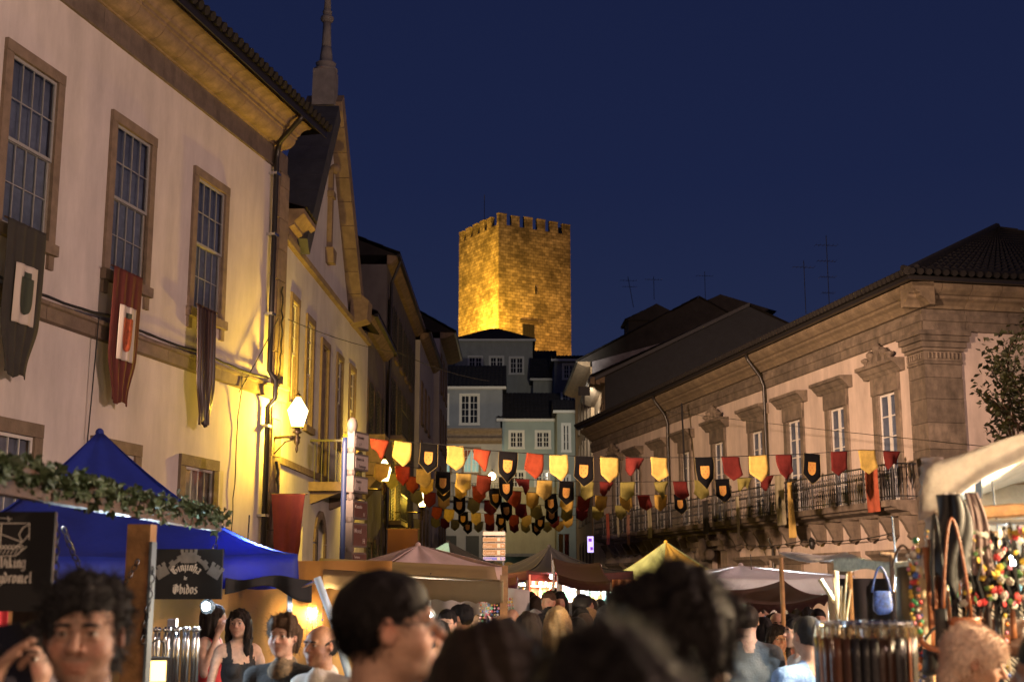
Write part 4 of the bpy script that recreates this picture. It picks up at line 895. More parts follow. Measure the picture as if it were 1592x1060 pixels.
# second sign assembly in the middle of the street
YS = 34; a = at(768, 900, YS)
r = thing('direction_sign_board', 'stack of small arrow signs above the crowd at the middle of the street', 'sign', (a.x, YS, 0))
for sx_ in (-.24, .24): MB().lathe([(.03,0),(.03,at(768,824,YS).z)], (sx_,0,0), 8).build('post', METAL, r)
BR2 = mat('sign_tan', (.2,.11,.03), .5); BLU = mat('sign_blue', (.05,.07,.35), .5, emit=(.1,.15,.7), estr=.25); GRY2 = mat('sign_grey', (.4,.4,.38), .5)
for (y0, y1, m, t1) in ((826,832,GRY2,'15'),(835,842,BR2,''),(844,852,BR2,'Museu'),(854,863,BR2,'Castelo'),(865,871,BLU,'Hospital')):
    z1, z0 = at(768, y0, YS).z, at(768, y1, YS).z
    b = MB().box(-.29, .29, -.05, -.03, z0, z1).build('sign_plate', WPN, r); f = MB().box(-.28, .28, -.055, -.051, z0+.01, z1-.01).build('sign_face', m, b)
    if t1: text(t1, (z1-z0)*.6, WPN, b, (-.26, -.058, z0+(z1-z0)*.25), (PI/2,0,0))
    h = (z1-z0); zc = (z0+z1)/2
    if m != GRY2: MB().box(.08, .16, -.06, -.056, z0+.02, z1-.02).box(.18, .22, -.06, -.056, zc-.008, zc+.008).prism([(.22,zc-.03),(.26,zc),(.22,zc+.03)], 'y', -.06, -.056).build('arrow', WPN, b)
a = at(918, 845, 62); o = MB().box(-.14,.14,-.1,.1,.3,1.05).build('lit_shop_sign', mat('violet_sign', (.5,.4,.7), .5, emit=(.62,.5,1), estr=1.6), None, a-Vector((0,0,.7))); tag(o, 'small upright lit violet and white shop sign on the far right row', 'shop sign')
MB().box(-.1,.06,-.112,-.102,.8,.95).box(-.02,.11,-.112,-.102,.4,.55).build('sign_mark', mat('violet_mark', (.2,.05,.4), .5, emit=(.3,.06,.6), estr=1), o)
cable('overhead_cable', 'thin cable crossing the street from the left pilaster over the bunting to the palace', [L1.P(.3,.2,6.95), at(620,548,33), tuple(at(760,592,36))], .009, .1, 12)
cable('overhead_cable', 'long thin overhead wire running in front of the upper palace windows to the right', [at(1040,640,44), at(1300,670,33), at(1592,700,26)], .009, .0, 10)
# ------------------------------------------------------------------ market stalls
def clothmat(name, col, tr=.35): return mat(name, col, .85, .15, 3, .2, 60, trans=tr)
BLUEC = mat('blue_canopy_cloth', (.022,.04,.32), .6, .25, 2, .4, 14, trans=.35)
PINKC = clothmat('pink_canopy_cloth', (.8,.64,.6)); BRNC = clothmat('brown_awning_cloth', (.36,.25,.12), .12)
BLKC = clothmat('black_canopy_cloth', (.006,.006,.007), .02); MARC = clothmat('maroon_awning_cloth', (.075,.022,.018), .1)
WHC = clothmat('white_canopy_cloth', (.55,.52,.5)); GRC = clothmat('taupe_canopy_cloth', (.6,.53,.52)); TEALC = clothmat('teal_canopy_cloth', (.25,.5,.55)); CREAM = clothmat('cream_cloth', (.7,.58,.38), .5)
def gazebo(name, label, c, size, rz, ze, za, mats4, val=.25, power=1.45, poles=True, folds=.015, name2='canopy', cat='stall', sag=.05, valm=None, scallop=0, zg=0):
    r = thing(name, label, cat, (c[0], c[1], zg), rz); h = size/2
    cs = [(-h,-h),(h,-h),(h,h),(-h,h)]
    for i in range(4):
        a, b = cs[i], cs[(i+1)%4]; m = mats4[i] if isinstance(mats4, list) else mats4
        def fn(u, v, a=a, b=b, i=i):
            k = 1-v*.985; x = (a[0]*(1-u)+b[0]*u)*k; y = (a[1]*(1-u)+b[1]*u)*k
            z = ze+(za-ze)*(v**power) - sag*4*u*(1-u)*(1-v) + folds*math.sin(u*17+i)*v*(1-v)*4
            return (x, y, z)
        MB().grid(fn, 20, 16, .004).build('canopy', m, r, smooth=True)
        def fv(u, v, a=a, b=b, i=i):
            x = a[0]*(1-u)+b[0]*u; y = a[1]*(1-u)+b[1]*u; L = math.hypot(x, y)
            w = .012*math.sin(u*34+i)*v; return (x*(1+w), y*(1+w), ze-sag*4*u*(1-u)-(val*(1+(scallop*abs(math.sin(u*size*9)) if scallop else 0)))*v)
        if val: MB().grid(fv, 60, 3, .003).build('valance', valm or m, r, smooth=True)
    if poles:
        for a in cs: MB().box(a[0]*.97-.02, a[0]*.97+.02, a[1]*.97-.02, a[1]*.97+.02, 0, ze-.02).build('pole', METAL, r)
    MB().ball((0,0,za+.0), .04).build('tip', mats4[0] if isinstance(mats4, list) else mats4, r)
    return r
ap = at(155, 672, 12.0)
gaz = gazebo('blue_gazebo', 'bright blue market tent with pointed roof in front of the left white house', (ap.x, 12.0), 3.05, math.radians(24), 2.03, ap.z, BLUEC, .26, 1.55, folds=.02)
# black cloth bunched below the blue valance at its right corner
o = MB().grid(lambda u, v: (at(350+125*u, 903, 10.9).x, 10.9+.3*u+.05*math.sin(14*u), 1.83-.02*math.sin(8*u)-(.13+.06*math.sin(3+5*u))*v), 30, 6, .004).build('bunched_cloth', BLACKC, smooth=True); tag(o, 'black cloth bunched below the right edge of the blue market tent', 'cloth')
# bar counter below the tent, orange back cloth
o = MB().grid(lambda u, v: (-4.2+3.0*u, 13.1+.04*math.sin(30*u), 2.0*v), 50, 2, .004).build('back_cloth', clothmat('orange_back_cloth', (.5,.26,.07), .3), smooth=True); tag(o, 'orange back cloth behind the two young women under the blue tent', 'cloth')
ct = thing('bar_counter', 'narrow wooden bar counter with steel taps under the blue tent', 'counter', (-2.75, 9.3, 0))
MB().box(-.75, .55, -.3, .3, .98, 1.04).build('top', WOOD, ct)
for i in range(8): MB().box(-.73+.16*i, -.585+.16*i, -.27, -.24, .02, .975).build('board', WOOD, ct)
MB().box(-.7, .5, -.2, .25, .02, .96).build('cabinet', WOOD, ct)
for i in range(11):
    x = at(236+7.5*i, 1000, 9.2).x
    t = thing('metal_tube', 'thin steel tube standing in the row on the bar counter under the castle sign', 'tube', (x, 9.12+.04*(i%2), 1.04), 0, 'steel tubes standing on the bar counter')
    MB().lathe([(.016,0),(.016,.36),(.012,.37),(.012,.41)], n=10).build('shaft', METAL, t, smooth=True); MB().ball((0,0,.43), .02).build('cap', METAL, t, smooth=True)
a = at(268, 975, 9.2); o = MB().box(a.x-.03, a.x+.03, 9.17, 9.23, a.z-.1, a.z+.06).tube([(a.x,9.2,1.04),(a.x,9.2,a.z-.1)], .01).build('price_clip', METAL); tag(o, 'small shiny clip holder rising above the row of steel tubes', 'holder')
# lit paper lantern on the counter
a = at(243, 1050, 8.4)
ln = thing('table_lantern', 'square glowing lantern with dark bars at the foot of the wooden post', 'lantern', (a.x, 8.4, a.z-.04)); ln.rotation_euler.z = .3
MB().box(-.06,.06,-.06,.06,.01,.13).build('lit_panel', lampglass('lantern_glass', (1,.62,.2), 5, .8), ln)
for sx_ in (-1,1):
    for sy in (-1,1): MB().box(sx_*.062-.006, sx_*.062+.006, sy*.062-.006, sy*.062+.006, 0, .15).build('bar', IRON, ln)
MB().box(-.07,.07,-.07,.07,-.01,.0).box(-.07,.07,-.07,.07,.14,.155).tube([(-.05,0,.155),(-.04,0,.24),(0,0,.27),(.04,0,.24),(.05,0,.155)], .006).build('frame', IRON, ln); point('lantern_light', (0,0,.07), 6, (1,.6,.2), .05, ln)
o = MB().box(a.x-.25, a.x+.15, 8.2, 8.6, 0, a.z-.055).build('wooden_crate', WOOD); tag(o, 'dark wooden crate carrying the glowing square lantern', 'crate')
LEDG = mat('led_lens', (.9,.95,1), .3, emit=(.75,.9,1), estr=60)
def led(label, p, P=26, aim=None, r_=.035, col=(.66,.85,1)):
    t = thing('led_lamp', label, 'lamp', p)
    MB().lathe([(.03,.02),(.055,.0),(.055,-.02)], n=12).build('housing', IRON, t, rot=(PI/2,0,0)); MB().ball((0,-.035,0), r_, 10, 8).build('lens', LEDG, t, smooth=True)
    MB().tube([(0,.02,0),(0,.06,.1),(0,.1,.4)], .006).build('wire', IRON, t); point('led_light', (0,-.1,0), P, col, .03, t); return t
led('white lamp inside the right corner of the blue tent', (-2.35, 11.5, 1.98), 90, None, .02)  # hidden lamp added so the blue valance glows through
led('dazzling cold white lamp beside the head of the man with the phone', at(192, 945, 7.6), 130, None, .055)
led('small dazzling white lamp hanging under the lower right corner of the castle sign', at(322, 942, 9.5), 30, None, .03)
# ivy-wound timber frame with hanging signs
X0 = -1.93
fr = thing('timber_frame', 'timber stall frame wound with ivy, its post standing left of the castle sign', 'stall', (X0, 0, 0))
MB().box(-.03, .03, 4.2, 8.5, 2.12, 2.18).build('beam', WOOD, fr)
MB().box(-.06, .06, 6.72, 6.84, 0, 2.09).build('post', WOODL, fr); MB().box(.062, .075, 6.71, 6.80, .3, 2.0).build('post_edge', mat('post_metal', (.1,.12,.14), .5), fr)
MB().box(-.16, -.04, 5.5, 5.62, .0, 2.09).build('post', WOOD, fr)
MB().box(-2.6, -.06, 5.5, 5.6, 2.02, 2.09).build('beam', WOOD, fr)
ivy = thing('ivy_garland', 'dark green ivy garland wound along the timber beam across the blue tent', 'garland', (X0, 0, 2.2))
IV = mat('ivy_leaf', (.035,.055,.02), .6, .3, 20, rnd=.4)
MB().tube([(.03*math.sin(i), 4.2+.12*i, .03*math.cos(1.7*i)) for i in range(37)], .018, 5).build('vine', WOOD, ivy)
lf = MB().add([(0,0,0),(.022,.012,.006),(.036,.03,-.004),(.018,.036,.004),(0,.06,-.006),(-.018,.036,.004),(-.036,.03,-.004),(-.022,.012,.006)], [(0,1,2,3),(0,3,4,5),(0,5,6,7)]).mesh('leaf', IV)
rr = random.Random(4)
for i in range(290):
    y = rr.uniform(4.2, 8.6); a_ = rr.uniform(0, 2*PI); q = rr.uniform(.02,.085)
    o = link('leaf', lf, ivy, (q*math.cos(a_), y, q*math.sin(a_)+.01), (rr.uniform(-1.2,1.2), rr.uniform(-1.2,1.2), rr.uniform(0,6.3))); o.scale = [rr.uniform(.5,1.15)]*3
mb = MB()
for i in range(1700):
    y = rr.uniform(4.2, 8.6) if i % 3 else rr.uniform(4.2, 6.0); a_ = rr.uniform(0, 2*PI); q = rr.uniform(.0,.075); M = Matrix.Translation((q*math.cos(a_), y, q*math.sin(a_))) @ Euler((rr.uniform(-1.4,1.4), rr.uniform(-1.4,1.4), rr.uniform(0,6.3))).to_matrix().to_4x4() @ Matrix.Scale(rr.uniform(.35,.9), 4)
    mb.add([M @ v.co for v in lf.vertices], [tuple(p.vertices) for p in lf.polygons])
stuff(mb.build('small_leaves', IV, ivy))
def chain(label, pts, r_=.012):
    t = thing('chain', label, 'chain', pts[0]); O = Vector(pts[0]); P = [Vector(p)-O for p in pts]
    ring = MB().tube([(.014*math.cos(a), 0, .022*math.sin(a)) for a in [2*PI*i/8 for i in range(9)]], .0035, 5, False).mesh('chain_link', mat('chain_iron', (.03,.03,.035), .35, metal=.8))
    k = 0
    for a, b in zip(P[:-1], P[1:]):
        d = b-a; n = max(1, int(d.length/.034))
        for i in range(n):
            q = d.to_track_quat('Z', 'Y'); e_ = (q @ Euler((0,0,(k%2)*PI/2)).to_quaternion()).to_euler(); link('chain_link', ring, t, a.lerp(b, (i+.5)/n), e_); k += 1
    return t
chain('iron chain sagging from the dark post to the tan wooden post under the ivy beam', [at(98+117*t, 818+150*4*t*(1-t)*.5+52*t, 6.0+.6*t) for t in [i/14 for i in range(15)]])
chain('short straight iron chain hanging down beside the dark post', [at(88,812,5.7), at(86,925,5.7)])
chain('iron chain hanging down the right side of the tan wooden post', [at(238,880,6.72), at(232,930,6.72), at(222,1000,6.7)])
chain('thin chain carrying the castle sign from the end of the ivy beam', [at(338,832,8.35), at(333,856,8.35)])
# blackletter written with a broad nib
GL = {'V':([(0,1.3),(.12,1.35),(.2,.1),(.3,0),(.55,.25),(.6,1.2)],),'k':([(.08,1.4),(.08,0)],[(.08,.5),(.36,.9),(.12,.55),(.4,0),(.5,.1)]),'i':([(0,.82),(.1,.92),(.1,.1),(.2,0)],[(.05,1.15),(.13,1.22)]),
 'n':([(0,.82),(.1,.92),(.1,0)],[(.1,.75),(.3,.95),(.4,.8),(.4,.1),(.5,0)]),'g':([(.42,.9),(.1,.9),(.05,.75),(.05,.15),(.2,0),(.4,.12)],[(.42,.95),(.42,-.3),(.3,-.42),(.05,-.3)]),'H':([(.05,1.3),(.05,.1),(.15,0)],[(.05,.6),(.5,.85),(.5,.0),(.4,-.2)]),
 'y':([(.02,.9),(.08,.8),(.08,.2),(.2,.05),(.42,.2)],[(.42,.95),(.42,-.1),(.2,-.4)]),'d':([(.12,.9),(.05,.2),(.2,0),(.4,.15),(.42,.7),(.05,1.35)],[(.12,.85),(.42,.75)]),'r':([(0,.82),(.1,.92),(.1,0)],[(.1,.75),(.28,.95),(.38,.82)]),
 'o':([(.1,.9),(.05,.2),(.2,0),(.4,.15),(.42,.75),(.25,.95),(.1,.85)],),'m':([(0,.82),(.1,.92),(.1,0)],[(.1,.75),(.28,.95),(.36,.8),(.36,0)],[(.36,.75),(.54,.95),(.64,.8),(.64,.1),(.74,0)]),
 'e':([(.05,.5),(.4,.65),(.3,.92),(.1,.85),(.05,.2),(.2,0),(.4,.15)],),'l':([(.02,1.3),(.1,1.4),(.1,.1),(.22,0)],),'j':([(.02,.82),(.12,.92),(.12,-.2),(-.02,-.4)],[(.07,1.15),(.15,1.22)]),
 'h':([(.1,1.4),(.1,0)],[(.1,.75),(.3,.95),(.4,.8),(.42,.1),(.3,-.25)]),'a':([(.08,.85),(.3,.95),(.4,.8),(.4,.1),(.52,0)],[(.4,.5),(.08,.4),(.05,.12),(.2,0),(.4,.15)]),'b':([(.08,1.4),(.08,.15),(.22,0),(.42,.15),(.42,.75),(.25,.95),(.1,.75)],),
 's':([(.4,.85),(.2,.95),(.05,.75),(.4,.3),(.35,.08),(.15,0),(.02,.12)],),'G':([(.7,1.2),(.35,1.35),(.05,1.0),(.05,.3),(.35,0),(.7,.2),(.7,.65),(.4,.6)],[(.3,1.1),(.3,.25)],[(-.05,1.1),(.5,.95)]),'O':([(.35,1.35),(.05,1.0),(.05,.3),(.35,0),(.72,.3),(.72,1.0),(.35,1.35)],[(.3,1.15),(.3,.2)],[(.45,1.1),(.45,.25)],[(-.05,1.2),(.5,1.38)])}
WID = {'m':.95,'i':.38,'l':.4,'j':.38,'G':.95,'O':.98,'r':.5,'V':.78,'H':.72}
def blackletter(s, h, m, parent, place, name='lettering'):
    """place(x, z) -> 3-D point for sheet coordinates in units of x-height"""
    mb = MB(); x = 0; nib = Vector((.09, .075))
    for ch in s:
        for st in GL.get(ch, ()):
            for a, b in zip(st[:-1], st[1:]):
                A = Vector((x+a[0], a[1])); B = Vector((x+b[0], b[1])); q = [A-nib, A+nib, B+nib, B-nib]
                area = sum(q[i].x*q[(i+1)%4].y-q[(i+1)%4].x*q[i].y for i in range(4))
                if area < 0: q = q[::-1]
                f = [place(p.x*h, p.y*h) for p in q]; bk = [p+Vector((0,.0025,0)) for p in f]
                mb.add(f+bk, [(0,1,2,3),(0,4,5,1),(1,5,6,2),(2,6,7,3),(3,7,4,0)])
        x += WID.get(ch, .62)
    return mb.build(name, m, parent), x*h
def blw(s, h): return sum(WID.get(c, .62) for c in s)*h
LET = mat('sign_lettering', (.65,.6,.54), .7); LETG = mat('sign_grey_print', (.2,.19,.18), .7, .4, 12)
a, b = at(238, 853, 8.35), at(346, 931, 8.35); w, h = b.x-a.x, a.z-b.z
sg = thing('hanging_sign', 'square black sign with grey castle and the gothic words Ginjinha de Óbidos', 'sign', (a.x, 8.35, b.z)); sg.rotation_euler.z = -.08
MB().box(0, w, 0, .02, 0, h).build('board', BLACKC, sg)
def castle_pts():
    m = MB(); y0, y1 = -.006, -.001
    m.box(w*.41, w*.63, y0, y1, h*.72, h*.93)
    for i in range(4): m.box(w*(.40+.065*i), w*(.44+.065*i), y0, y1, h*.93, h*.99)
    for sgn, cx in ((-1, .16), (1, .88)):
        T = Matrix.Translation((w*cx, 0, h*.5)) @ Matrix.Rotation(sgn*.55, 4, 'Y')
        m.box(-w*.09, w*.09, y0, y1, -h*.06, h*.14, T)
        for i in range(3): m.box(-w*.1+w*.075*i, -w*.05+w*.075*i, y0, y1, h*.14, h*.2, T)
    n = 11
    for i in range(n):
        a0 = PI*(.14+.72*i/n); a1 = PI*(.14+.72*(i+1)/n); R0, R1_ = .27*w, (.355 if i % 2 else .325)*w
        m.prism([(w*.52+math.cos(t)*q, h*.42+math.sin(t)*q*.95) for q, t in ((R0,a1),(R1_,a1),(R1_,a0),(R0,a0))][::-1], 'y', y0+.001, y1)
    return m
castle_pts().build('castle_emblem', LETG, sg)
g_ = h*.125
def arc(x, z):
    th = PI/2-(x-blw('Ginjinha', g_)/2)/(w*.27); R_ = w*.25+z; return Vector((w*.5+math.cos(th)*R_, -.009, h*.24+math.sin(th)*R_*.92))
blackletter('Ginjinha', g_, LET, sg, arc)
blackletter('Obidos', h*.135, LET, sg, lambda x, z: Vector((w*.5-blw('Obidos', h*.135)/2+x, -.009, h*.11+z)))
blackletter('de', h*.055, LET, sg, lambda x, z: Vector((w*.47+x, -.009, h*.385+z)))
a, b = at(-105, 795, 5.35), at(76, 950, 5.35); w, h = b.x-a.x, a.z-b.z
sg = thing('hanging_sign', 'black sign with a white longship drawing and gothic lettering at the far left edge', 'sign', (a.x, 5.35, b.z))
MB().box(0, w, 0, .02, 0, h).build('board', BLACKC, sg)
m = MB(); XS = w*.58; sc_ = w*.0055
def P2(x, y): return (w-.02-(76-x)/1592*.0+ (x-76)*5.35/2000, -.008, h-(y-795)*5.35/2000)
def st(pts, r_=.0022): m.tube([P2(*p) for p in pts], r_, 4)
st([(-40,852),(-30,845),(0,850),(25,852),(40,838),(46,830)]); st([(-42,838),(-30,856),(0,863),(28,862),(44,848)]); st([(3,812),(3,850)]); st([(-30,813),(46,813)]); st([(46,813),(47,838)]); st([(5,830),(35,841)]); st([(46,814),(36,820),(31,830),(36,840)]); st([(0,805),(18,806)]); st([(12,802),(14,810)])
for i in range(7):
    c = (6+6*i-6, 849); m.tube([P2(c[0]+2.6*math.cos(t), c[1]+2.6*math.sin(t)) for t in [2*PI*q/8 for q in range(9)]], .0016, 4, False); st([(c[0], 853),(c[0]-4, 860)], .0016)
m.build('ship_drawing', LET, sg)
hx = 19*5.35/2000*.62
blackletter('Viking', hx, LET, sg, lambda x, z: Vector((P2(45, 0)[0]-blw('Viking', hx)+x, -.008, P2(0, 880)[2]+z)))
blackletter('Hydromel', hx, LET, sg, lambda x, z: Vector((P2(56, 0)[0]-blw('Hydromel', hx)+x, -.008, P2(0, 903)[2]+z)))
# left edge: wicker front and shelf
cw = thing('left_counter', 'stone-clad counter with pale top at the lower left corner', 'counter', (-3.25, 7.2, 0))
MB().box(-1.6, .22, -.3, .3, 1.36, 1.42).build('top', mat('pale_top', (.4,.36,.3), .6), cw); MB().box(-1.58, .2, -.27, .28, 0, 1.355).build('core', WOOD, cw)
rr = random.Random(8); bmz = MB().box(-.045,.045,-.012,.012,-.02,.02).mesh('stone', mat('counter_stone', (.22,.21,.2), .9, .3, 20, rnd=.4))
for j in range(8):
    for i in range(18): link('stone', bmz, cw, (-1.52+.1*i+(.05 if j%2 else 0), -.285, 1.32-.046*j), (0, rr.uniform(-.1,.1), 0))
o = MB().grid(lambda u, v: (-5.6+2.4*u, 9.0+.03*math.sin(20*u), .5+1.4*v), 24, 2, .004).build('back_cloth', clothmat('orange_cloth2', (.45,.2,.06), .3), smooth=True); tag(o, 'orange-brown cloth behind the counter under the longship sign', 'cloth')
MB().box(0,.02,0,.02,0,.02)
o = MB().grid(lambda u, v: (at(-20,900,6.5).x+.11*u, 6.5+.02*math.sin(9*u), 1.25+.52*v), 8, 4, .004).build('red_cloth', mat('bright_red_cloth', (.5,.03,.05), .8), smooth=True); tag(o, 'bright red cloth strip hanging at the very left edge below the longship sign', 'cloth')

# brown awning stall
YA = 12.5; a = at(470, 885, 13.4); b = at(783, 905, 10.8)
aw = thing('brown_awning', 'long brown cloth awning with scalloped hem stretched in front of the pink tent', 'stall', (0,0,0))
def faw(u, v): p = Vector(a).lerp(Vector(b), u); return (p.x, p.y+.01*math.sin(50*u)*v, p.z-(.19-.02*abs(math.sin(u*46)))*v+.01*math.sin(7*u))
MB().grid(faw, 90, 3, .006).build('valance', BRNC, aw, smooth=True)
MB().grid(lambda u, v: (lambda p: (p.x-.1*v, p.y+1.9*v, p.z+.02+.13*v-.08*4*v*(1-v)))(Vector(a).lerp(Vector(b), u)), 20, 8, .006).build('canopy', BRNC, aw, smooth=True)
for p in (a, b, (a.x,a.y+1.9,0), (b.x,b.y+1.9,0)): MB().box(p[0]-.03, p[0]+.03, p[1]+.02, p[1]+.08, 0, 1.85 if p is a or p is b else 1.95).build('pole', WOODL, aw)
led('warm bulb glowing under the left end of the brown awning', at(487, 948, 13.2), 80, None, .03, (1,.7,.35)); led('white bulb under the right half of the brown awning', at(668, 955, 12.8), 120, None, .03, (1,.9,.7))
o = MB().tube([at(493,897,9.0), at(516,960,9.0), at(545,1058,9.0)], .026, 8).build('slanting_pole', mat('pale_pole', (.55,.65,.75), .4), smooth=True); tag(o, 'pale slanting tent pole beside the balding man in the white shirt', 'pole')
o = MB().tube([at(470,912,11.0), at(493,903,9.05)], .012).build('tie_bar', METAL); tag(o, 'thin bar tying the pale slanting pole to the blue tent', 'bar')
# hanging beaded wares under the awning
BEADS = [mat('bead_%s' % n, c, .35, rnd=.2) for n, c in (('red',(.5,.04,.04)),('yellow',(.6,.42,.05)),('white',(.6,.58,.5)),('green',(.05,.3,.12)),('blue',(.05,.12,.45)),('pink',(.6,.2,.3)),('orange',(.6,.2,.03)))]
def bead_strand(label, p, L, n=14, sc=1, seed=0, grp=None, mats_=None):
    rr = random.Random(seed); t = thing('bead_strand', label, 'necklace', p, 0, grp); mb = MB(); 
    MB().tube([(0,0,0),(0,0,-L)], .0015, 3).build('string', IRON, t)
    for i in range(n): mb.k = rr.randrange(7); mb.ball((rr.uniform(-.006,.006)*sc, rr.uniform(-.006,.006)*sc, -L*(i+.5)/n), rr.uniform(.005,.010)*sc, 6, 4)
    o = mb.build('beads', mats_ or BEADS, t, smooth=True); return t
for i in range(16):
    px = 728+4.6*i if i > 3 else 478+8*i; p = at(px, 928 if i > 3 else 938, 12.0 if i > 3 else 13.0); bead_strand('thin bead strand in the row of jewellery hanging under the brown awning' , p, .45, 16, 1.2, i, 'bead strands hanging under the brown awning')
o = MB().grid(lambda u, v: (at(655,903,14.5).x+1.2*u, 14.5+.04*math.sin(20*u), .9+.95*v-.15*u*v), 24, 6, .004).build('white_sheet', WHC, smooth=True); tag(o, 'white sheet wall at the back of the stall under the brown awning', 'cloth')
o = MB().grid(lambda u, v: (at(473,903,14.4).x+.9*u, 14.4+.03*math.sin(20*u), .6+1.2*v), 24, 6, .004).build('blue_sheet', mat('pale_blue_cloth', (.35,.42,.55), .9, .4, 30), smooth=True); tag(o, 'pale blue patterned sheet behind the wares left of the slanting pole', 'cloth')
# pink tent and others in the middle distance
p = at(650, 847, 17); gazebo('pink_tent', 'pale pink pointed market tent behind the brown awning', (p.x, 17), 1.7, .5, 1.98, p.z, PINKC, .2, 1.25, folds=.03)
p = at(697, 842, 30); gazebo('black_teal_gazebo', 'black gazebo with one pale turquoise side behind the pink tent', (p.x, 30), 2.3, math.radians(52), 2.05, p.z, [BLKC, BLKC, BLKC, TEALC], .3, 1.5, valm=GRC)
p = at(854, 849, 24); gazebo('witch_hat_tent', 'black tent shaped like a witch hat in the middle of the street', (p.x, 24), 2.2, .5, 1.98, p.z, BLKC, .16, 2.1, valm=MARC)
p = at(1035, 842, 27); gazebo('striped_tent', 'yellow and pale green striped tent top above the dark central head', (p.x, 27), 1.35, .6, 2.0, p.z, [clothmat('yellow_tent', (.6,.42,.06)), clothmat('lime_tent', (.4,.5,.22)), clothmat('yellow_tent', (.6,.42,.06)), clothmat('lime_tent', (.4,.5,.22))], .2, 1.15)
p = at(1140, 879, 17.5); gazebo('taupe_tent', 'taupe tent with brightly lit white valance right of the central head', (p.x+.1, 17.5), 2.2, .2, 1.87, p.z, GRC, .2, 1.35, valm=WHC)
led('white lamp inside the taupe tent', (p.x+.2, 17.2, 1.75), 240, None, .03, (.85,.95,1))
def flat_awning(label, px0, py0, Y0, px1, py1, Y1, drop, depth, m, rise=.25, val=.12, name='awning', scal=0, lampm=None):
    a, b = at(px0, py0, Y0), at(px1, py1, Y1); t = thing(name, label, 'awning', (0,0,0))
    MB().grid(lambda u, v: (lambda p: (p.x, p.y+depth*v, p.z+rise*v-.06*4*v*(1-v)-.05*4*u*(1-u)))(a.lerp(b, u)), 24, 8, .005).build('canopy', m, t, smooth=True)
    MB().grid(lambda u, v: (lambda p: (p.x, p.y-.002+.01*math.sin(40*u)*v, p.z-.05*4*u*(1-u)-(val-(.04*abs(math.sin(24*u)) if scal else 0))*v))(a.lerp(b, u)), 60, 2, .004).build('valance', m, t, smooth=True)
    for q in (a, b):
        MB().box(q.x-.02, q.x+.02, q.y+.02, q.y+.06, 0, q.z-.02).build('pole', METAL, t); MB().box(q.x-.02, q.x+.02, q.y+depth-.06, q.y+depth-.02, 0, q.z+rise-.03).build('pole', METAL, t)
    return t
flat_awning('sagging dark red-brown awning between the witch-hat tent and the striped tent', 868, 892, 17, 952, 902, 16, 0, 2.2, MARC, .25, .12)
flat_awning('low maroon awning with pointed hem right of the grey-shirted man', 1163, 936, 12.5, 1292, 922, 11.5, 0, 2.0, MARC, .12, .09, scal=1)
flat_awning('small white canopy edge beyond the brown awning', 740, 893, 20, 765, 899, 19, 0, 1.5, TEALC, .1, .04)
flat_awning('magenta awning at the far end of the brown awning', 766, 901, 18, 804, 905, 17.5, 0, 1.5, mat('magenta_cloth', (.3,.06,.13), .8, trans=.3), .1, .1)
led('red lamp glowing under the witch-hat tent', at(858, 896, 22.5), 30, None, .04, (1,.1,.05))
# bright stall interiors beyond the crowd: lit shelves with bottles and goods
def lit_stall(label, px0, px1, py0, py1, Y, col, est, n, seed, wall=(.6,.55,.5)):
    a, b = at(px0, py0, Y), at(px1, py1, Y); w, h = b.x-a.x, a.z-b.z; t = thing('lit_stall', label, 'stall', (a.x, Y, 0)); rr = random.Random(seed)
    M_ = mat('stall_back_%d' % seed, wall, .9, .2, 5)
    MB().box(0, w, .9, .93, 0, a.z+.1).build('back_panel', M_, t); MB().box(-.04, -.01, 0, .9, 0, a.z+.1).build('side_panel', M_, t); MB().box(w+.01, w+.04, 0, .9, 0, a.z+.1).build('side_panel', M_, t); MB().box(-.04, w+.04, 0, .93, a.z+.104, a.z+.14).build('roof_panel', BLKC, t)
    for k in range(4):
        z = b.z-.3+(h+.3)*k/3.6; MB().box(0, w, .6, .88, z, z+.02).build('shelf', WHITEP, t)
        for i in range(n): 
            x = w*(i+.5)/n+rr.uniform(-.02,.02); hh = rr.uniform(.1,.2); MB().lathe([(.03,0),(.032,hh*.6),(.012,hh*.75),(.012,hh)], (x,.7,z+.02), 6).build('bottle', BEADS[rr.randrange(7)], t)
    MB().box(w*.1, w*.9, .3, .36, a.z+.02, a.z+.05).build('tube_lamp', mat('tube_lamp_%d' % seed, (.8,.8,.8), .4, emit=col, estr=est), t)
    l = point('stall_light', (w/2, .3, a.z-.02), est*20, col, .1, t)
    return t
lit_stall('warm orange lit stall with wares directly behind the crowd under the witch-hat tent', 826, 872, 902, 935, 22.5, (1,.55,.3), 12, 5, 1, (.7,.4,.3))
lit_stall('white lit stall with green goods left of the witch-hat tent', 806, 825, 884, 920, 27, (.9,1,.85), 14, 4, 2)
lit_stall('lit shelves with bottles right of the orange stall', 876, 898, 908, 938, 18.8, (.95,.95,.85), 12, 5, 3)
lit_stall('white lit kiosk opening at the right of the shelves', 899, 914, 909, 938, 18.8, (.85,1,.95), 16, 4, 4, (.75,.8,.78))
lit_stall('turquoise lit opening left of the orange drape near the central head', 920, 940, 910, 940, 18.5, (.6,1,.95), 14, 3, 5, (.6,.8,.78))
a = at(952, 897, 15); o = MB().grid(lambda u, v: (a.x+.35*u, 15+.03*math.sin(25*u), .3+1.52*v), 20, 3, .004).build('orange_drape', mat('glowing_orange_cloth', (.5,.25,.1), .85, trans=.5), smooth=True); tag(o, 'orange lit drape hanging just left of the central dark head', 'cloth'); point('drape_lamp', (a.x+.2, 15.3, 1.5), 25, (1,.6,.25), .05, o)
